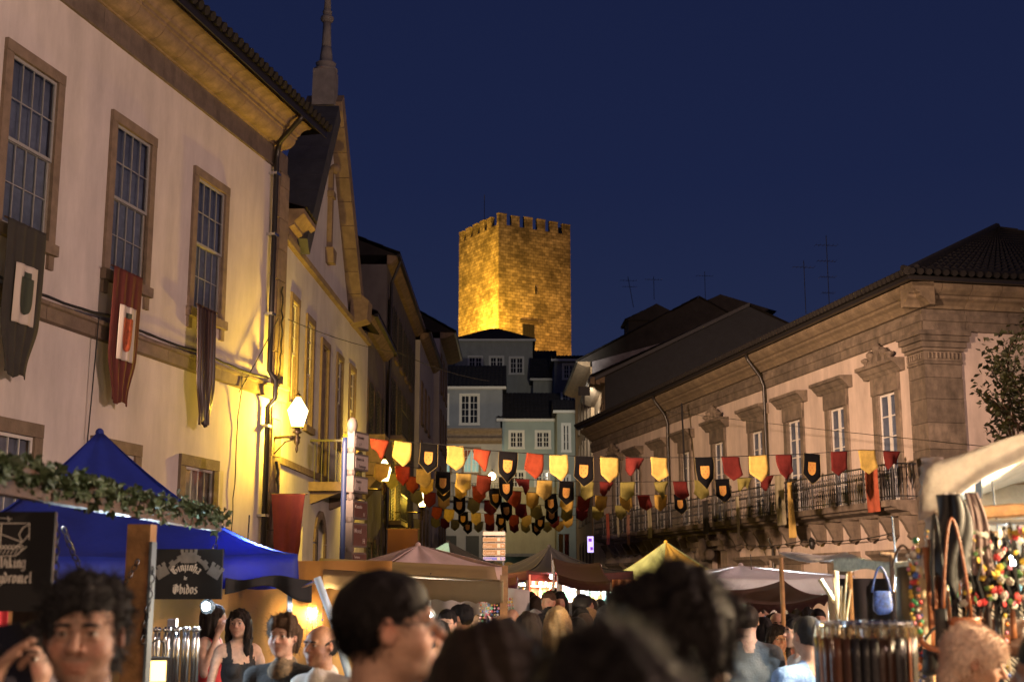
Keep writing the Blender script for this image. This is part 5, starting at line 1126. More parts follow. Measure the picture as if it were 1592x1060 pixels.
# cafe parasols and lights in the far street
for k, (px, Yp) in enumerate(((790,60),(815,66),(770,70))):
    p = at(px, 873, Yp); t = thing('parasol', ['pale parasol lit from below at the far end of the street', 'second parasol, right of the pale one, at the far end of the street', 'parasol farthest back, beside the sign board'][k], 'parasol', (p.x, Yp, 0))
    MB().lathe([(1.5,p.z-.5),(.75,p.z-.22),(.05,p.z)], n=8).build('canopy', CREAM, t); MB().lathe([(.04,0),(.04,p.z-.1)], n=6).build('pole', METAL, t); point('parasol_light', (0,0,p.z-.7), 60, (1,.75,.4), .08, t)
    MB().ball((0,0,p.z-.75), .12, 8, 6).build('bulb', lampglass('cafe_bulb', (1,.8,.45), 14, .7) if 'cafe_bulb' not in MATS else MATS['cafe_bulb'], t)

# ------------------------------------------------------------------ leather stall at the right
rs = thing('leather_stall', 'brightly lit leather and jewellery stall with cream canopy at the right edge', 'stall', (0,0,0))
XL, XR, YF, YB = 1.93, 4.9, 5.9, 8.6; zc = at(1432, 722, 6).z; zr = at(1592, 668, 6).z
MB().tube([(XL,YF,0),(XL+.01,YF,zc+.02)], .028, 8).build('pole', WOODL, rs, smooth=True); MB().tube([(XR,YF,0),(XR,YF,zc)], .028, 8).build('pole', WOODL, rs)
MB().tube([(XL+.97,YB,0),(XL+.97,YB,zc)], .028, 8).build('pole', WOODL, rs); MB().tube([(XR,YB,0),(XR,YB,zc)], .028, 8).build('pole', WOODL, rs)
def roofc(u, v):
    y = YF-.1+(YB-YF+.2)*v; x = XL-.05+(XR-XL+.1)*u+(y-YF)*.36; rid = 1-abs(v-.42)/.6
    return (x, y, zc-.02+.30*sm(0, .35, u)*max(0, rid)+.13*sm(0,.25,u)+.02*math.sin(17*u+5*v)+.03*math.sin(9*v+3*u))
CRM = mat('stall_cream_cloth', (.62,.5,.33), .85, .25, 4, .3, 30, trans=.4)
MB().grid(roofc, 40, 20, .006).build('canopy', CRM, rs, smooth=True)
def vf(u, v): x, y, z = roofc(u, 0); return (x-.03*v*(1-u), y-.02-.05*math.sin(6*v+14*u)*.4, z-(.13+.12*(1-sm(0,.12,u)))*v+.01*math.sin(40*u)*v)
MB().grid(vf, 60, 8, .006).build('valance', mat('crumpled_cloth', (.42,.37,.33), .85, .3, 8, .5, 20, trans=.2), rs, smooth=True)
# gathered cloth round the left pole
MB().grid(lambda u, v: (XL+(.05+.007*math.sin(v*41+3*math.sin(5*v)+4*u)+.012*math.sin(6*v)+.008*math.sin(12*PI*u))*math.cos(2*PI*u)-.02*v, YF+(.055+.008*math.sin(v*33+1))*math.sin(2*PI*u), zc+.02-.42*v), 14, 30).build('gathered_cloth', MATS['crumpled_cloth'], rs, smooth=True)
MB().tube([(XL-.04,YF-.05,zc-.38),(XL-.1,YF-.1,zc-.46),(XL-.17,YF-.12,zc-.56)], [.03,.022,.012], 6).build('cloth_tail', MATS['crumpled_cloth'], rs)
MB().grid(lambda u, v: (XL+1.0+(XR-XL)*u, YB-.05+.06*math.sin(14*u), .3+(zc-.2)*v), 50, 4, .005).build('back_cloth', CRM, rs, smooth=True)
MB().grid(lambda u, v: (XR-.03, YF+(YB-YF)*u, .3+(zc-.2)*v+0), 10, 4, .005).build('side_cloth', CRM, rs)
MB().tube([(XL,YF+.02,2.06),(XR,YF+.02,2.10)], .014, 6).build('rail', METAL, rs); MB().tube([at(1475,800,5.6), at(1592,792,5.8)], .03, 8).build('rail', WOODL, rs)
MB().tube([(XL,YF,1.98),(XL+.06,YF,2.0),(XL+1.6,YF,2.02)], .02, 6).build('rail', WOODL, rs)
MB().prism([(-.012,0),(.012,0),(.02,.2),(-.02,.2)], 'y', 0, .012).build('strap', mat('navy_strap', (.03,.05,.09), .8), rs, at(1523, 775, 5.9))
led('bright warm bulb inside the top of the leather stall', (3.1, 7.1, 2.42), 1100, None, .05, (1,.72,.38)); led('dazzling cool lamp behind the flower garlands of the leather stall', at(1562, 868, 6.6), 130, None, .05); led('second warm bulb inside the leather stall, farther right', (4.2, 6.6, 2.4), 600, None, .05, (1,.72,.4))
led('warm bulb hanging from the front rail of the leather stall, outside the picture', (3.0, 4.9, 2.2), 420, None, .05, (1,.74,.42))  # unseen bulb added to light the pale-haired woman and the profile face
rr = random.Random(99)
for i in range(30):
    px, py, Y = rr.uniform(1436, 1592), rr.uniform(815, 925), rr.uniform(5.4, 6.6); k = i % 5
    if k < 3: bead_strand('fine bead or cord necklace in the dense hanging rows of the leather stall', at(px, py, Y), rr.uniform(.25,.45), 12, rr.uniform(.7,1.2), 200+i, 'necklaces hanging in dense rows inside the leather stall')
    else:
        m_ = [mat('belt_tan2', (.32,.12,.045), .4, .3, 18), mat('belt_dk2', (.03,.015,.01), .4, .3, 18), mat('belt_pale2', (.5,.4,.28), .5, .3, 18)][i % 3]; L = rr.uniform(.3,.5)
        o = MB().grid(lambda u, v: (rr.uniform(-.001,.001)+.024*(u-.5)+.012*math.sin(3*v+i), .01*math.sin(5*v+i), -L*v), 2, 10, .004).build('leather_strap', m_, None, at(px, py, Y), smooth=True); o.rotation_euler.z = rr.uniform(-.7,.7); tag(o, ['tan','dark','pale'][i % 3]+' leather strap in the dense hanging rows of the leather stall', 'strap', ['tan','dark','pale'][i % 3]+' straps in the dense hanging rows')
tb = thing('stall_table', 'cloth covered table at the foot of the leather stall', 'table', (3.3, 6.4, 0)); MB().box(-1.2, 1.4, -.5, .5, .9, .95).build('top', WOOD, tb); MB().grid(lambda u, v: (-1.2+2.6*u, -.52+.02*math.sin(30*u), .94-.9*v), 60, 2, .004).build('table_cloth', CRM, tb)
# belts on a ring rack
BK = at(1343, 968, 4.9)
rk = thing('belt_rack', 'round steel rack of hanging leather belts at the lower right', 'rack', (BK.x, 4.9, 0))
MB().tube([(.165*math.cos(2*PI*i/24), .165*math.sin(2*PI*i/24), BK.z) for i in range(25)], .006, 6, False).tube([(-.17,0,BK.z),(.17,0,BK.z)], .005).tube([(0,0,0),(0,0,BK.z+.01)], .014).lathe([(.22,0),(.02,.03)]).build('frame', METAL, rk)
BELT = [mat('belt_%d' % i, c, .38, .25, 18, .15, 60) for i, c in enumerate([(.30,.095,.03),(.035,.016,.01),(.012,.012,.013),(.11,.04,.018),(.38,.14,.05),(.02,.018,.02),(.07,.028,.015)])]
BN = ['tan','dark brown','black','chestnut','light orange','charcoal','brown']
bme = []
for m_ in BELT:
    b = MB().grid(lambda u, v: ((u-.5)*.034, .003*math.sin(4*v), -.035-.88*v), 2, 12, .004).mesh('strap', m_, True); bme.append(b)
buck = MB().tube([(-.02,0,0),(.02,0,0),(.02,0,-.04),(-.02,0,-.04),(-.02,0,0)], .004, 6).tube([(0,-.006,0),(0,-.008,-.04)], .0025, 5).mesh('buckle', mat('brass_buckle', (.7,.58,.36), .2, metal=1))
rr = random.Random(5)
for i in range(34):
    a_ = 2*PI*i/34; k = rr.choice([0,1,2,3,4,5,6,0,4,1]); rad = .175
    t = thing('leather_belt', f'{BN[k]} leather belt hanging by its buckle from the round rack', 'belt', (BK.x+rad*math.cos(a_), 4.9+rad*math.sin(a_), BK.z-.012), a_+PI/2+rr.uniform(-.5,.5), f'{BN[k]} belts on the round rack')
    link('strap', bme[k], t); link('buckle', buck, t); MB().tube([(0,0,.02),(0,0,0)], .003).build('hook', METAL, t)
# bead and flower strings
for i, (px, py, L, sc) in enumerate(((1420,835,.62,1.5),(1424,840,.58,1.1),(1414,860,.4,1.2))): bead_strand(['thick colourful bead string with red and orange beads beside the belt rack','thinner bead string right of the thick colourful one','short bead string in front of the wooden pole'][i], at(px, py, 5.4), L, 22, sc, 50+i)
bead_strand('red and orange beads on the lower string beside the belts', at(1419, 960, 5.2), .5, 12, 2.0, 77)
fc_ = at(1545, 880, 5.5)
fl = thing('flower_garlands', 'dense cluster of dark hair garlands with red, yellow and pink flowers on a stand', 'garlands', fc_)
rr = random.Random(12); mb = MB()
for i in range(130):
    x, y, z = rr.gauss(0,.075), rr.gauss(0,.06), rr.uniform(-.15,.12); mb.tube([(x,y,z+.06),(x+rr.uniform(-.02,.02),y,z),(x+rr.uniform(-.03,.03),y,z-.08)], .006, 4)
stuff(mb.build('dark_ribbons', BLACKC, fl)); MB().tube([(.0,0,-.9),(0,0,.1)], .012).build('stand', IRON, fl)
FLM = [MATS['bead_red'], MATS['bead_yellow'], MATS['bead_white'], MATS['bead_pink'], mat('leaf_green', (.05,.12,.03), .7)]
pet = []
for m_ in FLM:
    b = MB()
    for q in range(5): a_ = 2*PI*q/5; b.ball((.011*math.cos(a_), 0, .011*math.sin(a_)), .0095, 6, 4, (1,.5,1))
    b.ball((0,-.004,0), .006, 6, 4); pet.append(b.mesh('flower', m_, True))
for i in range(150):
    x, z = rr.uniform(-.16,.16), rr.uniform(-.16,.15); k = rr.choice([0,1,2,3,4,4,2,0,1])
    o = link('flower', pet[k], fl, (x, -.05-rr.random()*.08, z), (rr.uniform(-.5,.5), 0, rr.uniform(-.8,.8))); o.scale = [rr.uniform(.5,1.0)]*3
# leather bags and straps hanging from the frame
LB1, LB2, LB3 = mat('black_leather', (.008,.007,.007), .6, .3, 20, .2, 50), mat('tan_leather', (.30,.10,.035), .4, .3, 15, .2, 50), mat('brown_leather', (.07,.028,.014), .4, .3, 15, .2, 50); SCF = mat('mauve_scarf', (.26,.19,.18), .9, .3, 10)
def bag(label, px, py, Y, w, h, m, m2, strap, seed=0, flap=True, name='leather_bag'):
    p = at(px, py, Y); rr = random.Random(seed); t = thing(name, label, 'bag', p, rr.uniform(-.5,.5))
    d_ = min(.05, w*.3); bb = MB(); ring = 20; prof = [(0,.55),(-.02,.9),(-.3,.98),(-.7,1.06),(-.92,1.02),(-1,.8)]
    vs = []
    for z_, k_ in prof:
        for q in range(ring):
            c_, s_ = math.cos(2*PI*q/ring), math.sin(2*PI*q/ring); c2 = math.copysign(abs(c_)**.45, c_); s2 = math.copysign(abs(s_)**.6, s_)
            vs.append((w/2*k_*c2, -.045+d_*k_*s2*(.7+.3*abs(z_)), h*z_+.008*math.sin(7*q+seed)*abs(z_)))
    bb.add(vs, [(i*ring+q,(i+1)*ring+q,(i+1)*ring+(q+1)%ring,i*ring+(q+1)%ring) for i in range(len(prof)-1) for q in range(ring)]+[tuple(range(ring)), tuple(range(len(vs)-1,len(vs)-1-ring,-1))]); bb.build('body', m, t, smooth=True)
    if flap: MB().grid(lambda u, v: (w*1.04*(u-.5), -.045-.055*math.sin(PI*u), .005-h*.55*v*(1-.25*(2*abs(u-.5))**2)), 12, 6, .006).build('flap', m2, t, smooth=True); MB().box(-.012, .012, -.115, -.098, -h*.62, -h*.4).build('clasp', LB2, t)
    MB().tube([(-w/2*math.cos(q)*(1-.35*math.sin(q)), -.01, strap*math.sin(q)-.01) for q in [PI*k/14 for k in range(15)]], .0065, 6).build('strap', m2, t, smooth=True); return t
o = MB().grid(lambda u, v: ((u-.5)*(.09+.13*v-.05*v*v)+.015*math.sin(6*v), -.04-.05*math.sin(PI*u)-.014*math.sin(13*u+4*v), -.42*v*(1-.22*abs(math.sin(5*u+1)))), 30, 20, .01).build('leather_sack', LB1, None, at(1470, 770, 5.4), smooth=True); tag(o, 'large black draped leather sack hanging high at the stall corner', 'bag')
bag('dark brown satchel hanging low in front of the pale-haired woman', 1486, 960, 5.2, .15, .13, LB3, LB2, .4, 2)
bag('narrow black pouch hanging left of the brown satchel', 1461, 945, 5.2, .05, .17, LB1, LB1, .38, 3, False)
bag('brown shoulder bag hanging behind the flower garlands', 1560, 962, 5.9, .2, .16, LB3, LB3, .3, 4)
bag('black rounded bag with tan clasp below the orange strap', 1461, 1008, 5.4, .18, .1, LB1, LB1, .1, 5)
bag('soft olive bag hanging right of the belt rack top', 1403, 880, 5.7, .12, .24, mat('olive_leather', (.07,.065,.04), .5, .3, 12), LB3, .1, 6, False)
bag('small blue beaded bag hanging under the white lit canopy', 1370, 918, 7.2, .1, .12, mat('blue_beaded', (.02,.045,.16), .5, .9, 60), MATS['blue_beaded'], .14, 7, False)
MB().box(0,.01,0,.01,0,.01)
o = MB().grid(lambda u, v: (.075*(u-.5)*(.6+.8*v)+.05*v+.012*math.sin(5*v), -.09-.012*math.sin(16*u+2*v)-.01*math.sin(37*u), -.34*v), 24, 12, .004).build('scarf', SCF, None, at(1497, 768, 5.5), smooth=True); tag(o, 'mauve striped scarf draped over the big black sack at the stall corner', 'scarf')
o = MB().grid(lambda u, v: (.05*(u-.5), -.075-.01*math.sin(9*u), -.2*v), 8, 6, .004).build('scarf', mat('white_scarf', (.5,.45,.42), .9), None, at(1465, 768, 5.42), smooth=True); tag(o, 'narrow white scarf on the left side of the big black sack', 'scarf')
for i, (px, py, L, m_, lb) in enumerate(((1438,850,.42,LB2,'tan leather strap hanging from the stall pole'),(1446,838,.36,LB2,'second tan strap just right of the stall pole'),(1453,800,.5,LB3,'dark brown long strap hanging behind the straps of the stall pole'),(1476,870,.3,LB1,'short black strap hanging under the big black sack'),(1499,880,.28,LB2,'orange-brown strap hanging above the brown satchel'),(1428,880,.36,mat('pale_strap', (.55,.42,.25), .6),'pale strap hanging left of the stall pole'),(1434,900,.3,MATS['pale_strap'],'shorter pale strap hanging at the stall pole'))):
    o = MB().grid(lambda u, v: (.026*(u-.5)+.01*math.sin(3*v), .004*math.sin(6*v), -L*v), 2, 10, .004).build('leather_strap', m_, None, at(px, py, 5.5), smooth=True); o.rotation_euler.z = .3*math.sin(i*2.1); tag(o, lb, 'strap')
o = MB().tube([Vector((.075*math.cos(PI+PI*i/10), 0, .03*math.sin(PI+PI*i/10)*1.6)) for i in range(11)], .012, 6).build('curved_strap', LB2, None, at(1461, 990, 5.15), smooth=True); tag(o, 'orange leather loop curving below the black pouch', 'strap')
# striped tops on display
STR = bpy.data.materials.new('zebra_stripes'); STR.use_nodes = True; t_ = STR.node_tree; wv = t_.nodes.new('ShaderNodeTexWave'); wv.inputs['Scale'].default_value = 26; wv.inputs['Distortion'].default_value = .6; wv.bands_direction = 'DIAGONAL'
cr = t_.nodes.new('ShaderNodeValToRGB'); cr.color_ramp.interpolation = 'CONSTANT'; cr.color_ramp.elements[0].color = (.015,.015,.02,1); cr.color_ramp.elements[1].color = (.6,.58,.5,1); cr.color_ramp.elements[1].position = .5
tcn = t_.nodes.new('ShaderNodeTexCoord'); t_.links.new(tcn.outputs['Object'], wv.inputs[0]); t_.links.new(wv.outputs['Fac'], cr.inputs[0]); t_.links.new(cr.outputs[0], t_.nodes['Principled BSDF'].inputs['Base Color'])
def shirt(label, px, py, Y, w, h, m, seed):
    p = at(px, py, Y); t = thing('display_shirt', label, 'garment', p, .2*math.sin(seed)); pts = [(-.5,-1),(-.46,-.35),(-.68,-.42),(-.72,-.2),(-.3,0),(-.14,.02),(0,-.07),(.14,.02),(.3,0),(.72,-.2),(.68,-.42),(.46,-.35),(.5,-1)]
    MB().prism([(x*w, z*h) for x, z in pts], 'y', -.02, .02).build('cloth', m, t); MB().tube([(-w*.3,0,0),(0,0,.05),(w*.3,0,0)], .005).tube([(0,0,.05),(0,0,.11),(.02,0,.13)], .003).build('hanger', METAL, t); return t
shirt('black and white diagonally striped top behind the brown satchel', 1510, 925, 6.1, .17, .5, STR, 1); shirt('black and white striped top at the right edge behind the pale-haired woman', 1572, 935, 6.2, .17, .55, STR, 2)
shirt('striped top half hidden between the other two striped tops', 1540, 945, 6.6, .16, .5, STR, 3); shirt('pale turquoise top hanging under the cool lamp', 1560, 890, 7.0, .15, .35, mat('turquoise_cloth', (.25,.5,.55), .85), 4)
shirt('green and red patterned top between the hanging straps', 1478, 905, 6.4, .1, .25, mat('green_patterned', (.08,.4,.2), .85, .9, 40), 5)
# white-lit canopy of the next stall and its hanging sacks
cn = thing('lit_canopy', 'cloth canopy lit blue-white from below, just left of the leather stall', 'stall', (0,0,0))
a, b = at(1296, 872, 8.2), at(1436, 866, 7.2)
MB().grid(lambda u, v: (lambda p: (p.x-.02*v, p.y+1.6*v, p.z+.07*v+.02*math.sin(5*u+1)-.04*math.sin(PI*v)))(a.lerp(b, u)), 24, 10, .006).build('canopy', WHC, cn, smooth=True)
MB().grid(lambda u, v: (lambda p: (p.x, p.y-.01+.02*math.sin(20*u)*v, p.z+.02*math.sin(5*u+1)-(.07+.015*math.sin(11*u))*v))(a.lerp(b, u)), 50, 4, .005).build('valance', mat('patterned_trim', (.5,.5,.42), .85, .4, 30, trans=.4), cn, smooth=True)
for q in (a, b): MB().tube([(q.x+.02,q.y+.03,0),(q.x+.02,q.y+.03,q.z)], .018).build('pole', WOODL, cn); MB().tube([(q.x,q.y+1.6,0),(q.x,q.y+1.6,q.z+.05)], .018).build('pole', WOODL, cn)
MB().tube([at(1368,860,7.4), at(1392,862,7.4)], .012).tube([at(1386,862,7.4), at(1388,920,7.4)], .014).build('hook_bar', WOOD, cn)
led('cool lamp under the blue-white lit canopy', at(1400, 905, 7.9), 200, None, .02)
o = MB().grid(lambda u, v: (at(1300,903,9.6).x+.42*u, 9.6+.03*math.sin(12*u), 1.0+.82*v), 16, 2, .005).build('black_backdrop', BLACKC, smooth=True); tag(o, 'black cloth backdrop under the blue-white lit canopy', 'cloth')
for i in range(5):
    a = at((1296,1308,1316,1322,1306)[i], (900,912,893,918,930)[i], 6.6); b = at(1302+4*i, 968, 6.6); o = MB().tube([a, b], [.004,.009], 6).ball(a, .006).build('wooden_stick', mat('pale_wood', (.42,.34,.18), .6)); tag(o, 'pale wooden stick standing in the bundle above the belt rack', 'stick', 'wooden sticks bundled above the belt rack')
a = at(1275, 900, 8.0); b = at(1298, 935, 8.0); o = MB().tube([a, b], .016, 8).build('wooden_club', mat('pale_wood', (.42,.34,.18), .6)); tag(o, 'pale wooden stick leaning left above the maroon awning', 'stick')
# ------------------------------------------------------------------ tree at the right edge
tr = thing('street_tree', 'leafy branch of a small tree entering at the right edge before the palace end wall', 'tree', (9.3, 22, 0))
rr = random.Random(31); br = MB(); tips = []
def limb(p, d, L, r0, lev):
    n = 5; pts = [p]; 
    for i in range(n): d = (d+Vector((rr.uniform(-.12,.12), rr.uniform(-.12,.12), rr.uniform(-.02,.1)))).normalized(); pts.append(pts[-1]+d*L/n)
    br.tube(pts, [r0*(1-.6*i/n) for i in range(n+1)], 6 if lev < 2 else 4)
    if lev >= 3: tips.extend(pts[1:]); return
    for k in range(4 if lev else 5):
        a_ = rr.uniform(0, 2*PI); q = pts[2+k%4]; dd = (d*.6+Vector((math.cos(a_)*.75, math.sin(a_)*.75, rr.uniform(0,.6)))).normalized(); limb(q, dd, L*.62, r0*.5, lev+1)
limb(Vector((0,0,0)), Vector((0,0,1)), 3.2, .12, 0)
br.build('trunk', WOOD, tr, smooth=True)
TL = mat('tree_leaf', (.055,.06,.018), .6, .3, 9, rnd=.3)
mb = MB(); L0 = [Vector(p) for p in ((0,0,0),(.035,.05,.008),(0,.13,0),(-.035,.05,.008))]
for p in tips:
    for q in range(13):
        M = Matrix.Translation(p+Vector((rr.gauss(0,.09), rr.gauss(0,.09), rr.gauss(0,.09)))) @ Euler((rr.uniform(-1.3,1.3), rr.uniform(-1.3,1.3), rr.uniform(0,6.3))).to_matrix().to_4x4() @ Matrix.Scale(rr.uniform(.6,1.1), 4)
        mb.add([M @ v for v in L0], [(0,1,2),(0,2,3)])
stuff(mb.build('crown', TL, tr)); print('tree leaves', len(mb.f))
# ------------------------------------------------------------------ people: one continuous surface grown from joints
def nets(F, xs, ys, zs):
    """surface nets on a stretched grid: returns vertices and outward quads of F = 0"""
    ins = F < 0; nx, ny, nz = F.shape
    acc = np.zeros((nx-1, ny-1, nz-1, 3)); cnt = np.zeros((nx-1, ny-1, nz-1)); G = (xs, ys, zs)
    for ax in range(3):
        lo = [slice(None)]*3; hi = [slice(None)]*3; lo[ax] = slice(0, -1); hi[ax] = slice(1, None)
        A, B = F[tuple(lo)], F[tuple(hi)]; cr = (A < 0) != (B < 0)
        t = np.where(cr, A/np.where(cr, A-B, 1), 0)
        ii = np.argwhere(cr); tt = t[cr]
        pos = np.empty((len(ii), 3))
        for k in range(3):
            g_ = G[k]; pos[:, k] = g_[ii[:, k]]
        pos[:, ax] += tt*(G[ax][ii[:, ax]+1]-G[ax][ii[:, ax]])
        o = [k for k in range(3) if k != ax]
        for da in (0, -1):
            for db in (0, -1):
                jj = ii.copy(); jj[:, o[0]] += da; jj[:, o[1]] += db
                ok = (jj[:, o[0]] >= 0) & (jj[:, o[1]] >= 0) & (jj[:, 0] < nx-1) & (jj[:, 1] < ny-1) & (jj[:, 2] < nz-1)
                j = jj[ok]; np.add.at(acc, (j[:, 0], j[:, 1], j[:, 2]), pos[ok]); np.add.at(cnt, (j[:, 0], j[:, 1], j[:, 2]), 1)
    act = cnt > 0; idx = np.full(cnt.shape, -1); idx[act] = np.arange(act.sum()); V = acc[act]/cnt[act][:, None]
    Q = []
    for ax in range(3):
        lo = [slice(None)]*3; hi = [slice(None)]*3; lo[ax] = slice(0, -1); hi[ax] = slice(1, None)
        a_, b_ = ins[tuple(lo)], ins[tuple(hi)]; o = [(ax+1) % 3, (ax+2) % 3]
        for val in (True, False):
            ii = np.argwhere((a_ != b_) & (a_ == val)); ok = np.all(ii > 0, axis=1) | ((ii[:, o[0]] > 0) & (ii[:, o[1]] > 0)); ii = ii[ok]
            ii = ii[(ii[:, o[0]] < F.shape[o[0]]-1) & (ii[:, o[1]] < F.shape[o[1]]-1)]
            c = []
            for d0, d1 in ((-1,-1),(0,-1),(0,0),(-1,0)):
                j = ii.copy(); j[:, o[0]] += d0; j[:, o[1]] += d1; c.append(idx[j[:, 0], j[:, 1], j[:, 2]])
            q = np.stack(c, 1)
            if not val: q = q[:, ::-1]
            Q.append(q)
    return V, np.concatenate(Q)
def rotm(e): return np.array(Euler(e).to_matrix())
def pd(p, X, Y, Z):
    if p[0] == 'c':
        a, b, ra, rb = np.array(p[1], float), np.array(p[2], float), p[3], p[4]; d = b-a; L = float(d@d)+1e-12
        t = np.clip(((X-a[0])*d[0]+(Y-a[1])*d[1]+(Z-a[2])*d[2])/L, 0, 1)
        return np.sqrt((X-a[0]-t*d[0])**2+(Y-a[1]-t*d[1])**2+(Z-a[2]-t*d[2])**2)-(ra+(rb-ra)*t)
    c, r, R = p[1], p[2], p[3]; x, y, z = X-c[0], Y-c[1], Z-c[2]
    if R is not None: x, y, z = R[0,0]*x+R[1,0]*y+R[2,0]*z, R[0,1]*x+R[1,1]*y+R[2,1]*z, R[0,2]*x+R[1,2]*y+R[2,2]*z
    k0 = np.sqrt((x/r[0])**2+(y/r[1])**2+(z/r[2])**2); k1 = np.sqrt((x/r[0]**2)**2+(y/r[1]**2)**2+(z/r[2]**2)**2)+1e-9
    return k0*(k0-1)/k1
def bounds(p):
    if p[0] == 'c': a, b = np.minimum(p[1], p[2]), np.maximum(p[1], p[2]); r = max(p[3], p[4]); return a-r, b+r
    r = max(p[2]) if p[3] is not None else np.array(p[2]); return np.array(p[1])-r, np.array(p[1])+r
def field(P, xs, ys, zs):
    D = np.full((len(xs), len(ys), len(zs)), .3)
    for p, tag_, k, op in P:
        lo, hi = bounds(p); m = .06+2*k; s = []
        for g_, a, b in zip((xs, ys, zs), lo-m, hi+m): s.append(slice(max(0, int(np.searchsorted(g_, a))-1), int(np.searchsorted(g_, b))+1))
        s = tuple(s)
        if any(q.stop <= q.start for q in s): continue
        X, Y, Z = xs[s[0]][:, None, None], ys[s[1]][None, :, None], zs[s[2]][None, None, :]
        d = pd(p, X, Y, Z); D0 = D[s]
        if op == '+': h = np.clip(.5+.5*(D0-d)/k, 0, 1); D[s] = D0*(1-h)+d*h-k*h*(1-h)
        else: d = -d; h = np.clip(.5-.5*(D0-d)/k, 0, 1); D[s] = D0*(1-h)+d*h+k*h*(1-h)
    return D
def axis(a, b, f0, f1, fine, coarse):
    pts = [a]
    while pts[-1] < b:
        x = pts[-1]; pts.append(x+(fine if f0-.01 <= x <= f1 else coarse))
    return np.array(pts)
class Head:
    """frame of the head: pivots on the neck, with nod and turn"""
    def __init__(s, c, e): s.c = np.array(c, float); s.R = rotm(e)
    def p(s, v): return tuple(s.c+s.R@np.array(v, float))
    def E(s, c, r, rot=None): R = s.R if rot is None else s.R@rotm(rot); return ('e', s.p(c), r, R)
    def C(s, a, b, ra, rb): return ('c', s.p(a), s.p(b), ra, rb)
def head_prims(H, fat=1.0, nose=1.0, jaw=1.0):
    P = [(H.E((0,-.014,.014),(.0755,.096,.096)),'skin',.02,'+'), (H.E((0,.03,.03),(.064,.06,.058)),'skin',.02,'+'), (H.E((0,.03,-.04),(.061*fat,.062,.078)),'skin',.03,'+'),
         (H.E((0,.034,-.083),(.05*jaw*fat,.05,.032)),'skin',.02,'+'), (H.E((0,.078,-.1),(.021*jaw,.018,.016)),'skin',.02,'+'), (H.E((0,.07,-.06),(.032,.026,.028)),'skin',.02,'+')]
    for s in (-1, 1):
        P += [(H.E((s*.039,.062,-.035),(.024*fat,.024,.024)),'skin',.025,'+'), (H.E((s*.024,.084,.026),(.024,.013,.009),(0,s*.2,0)),'skin',.014,'+'),
              (H.E((s*.031,.099,.004),(.017,.017,.0115)),'skin',.012,'-'), (H.E((s*.031,.0845,.0115),(.0175,.0125,.0062)),'skin',.003,'+'), (H.E((s*.031,.0835,-.0065),(.016,.012,.0055)),'skin',.003,'+')]
    P += [(H.C((0,.092,.012),(0,.104+.012*nose,-.026),.0078,.0115),'skin',.01,'+')]
    for s in (-1, 1): P += [(H.E((s*.0125,.097,-.031),(.0085,.011,.0075)),'skin',.006,'+'), (H.E((s*.0085,.106,-.041),(.0042,.006,.004)),'skin',.003,'-'),
        (H.E((s*.079,-.006,-.008),(.0085,.021,.031),(s*.15,0,s*-.35)),'skin',.006,'+'), (H.E((s*.0865,.001,-.006),(.0062,.011,.018),(s*.15,0,s*-.35)),'skin',.004,'-')]
    P += [(H.E((0,.092,-.0625),(.0215,.0115,.0042)),'lips',.003,'+'), (H.E((0,.0915,-.0725),(.0175,.0115,.0052)),'lips',.003,'+'), (H.E((0,.106,-.0672),(.024,.012,.0014)),'lips',.002,'-')]
    return P
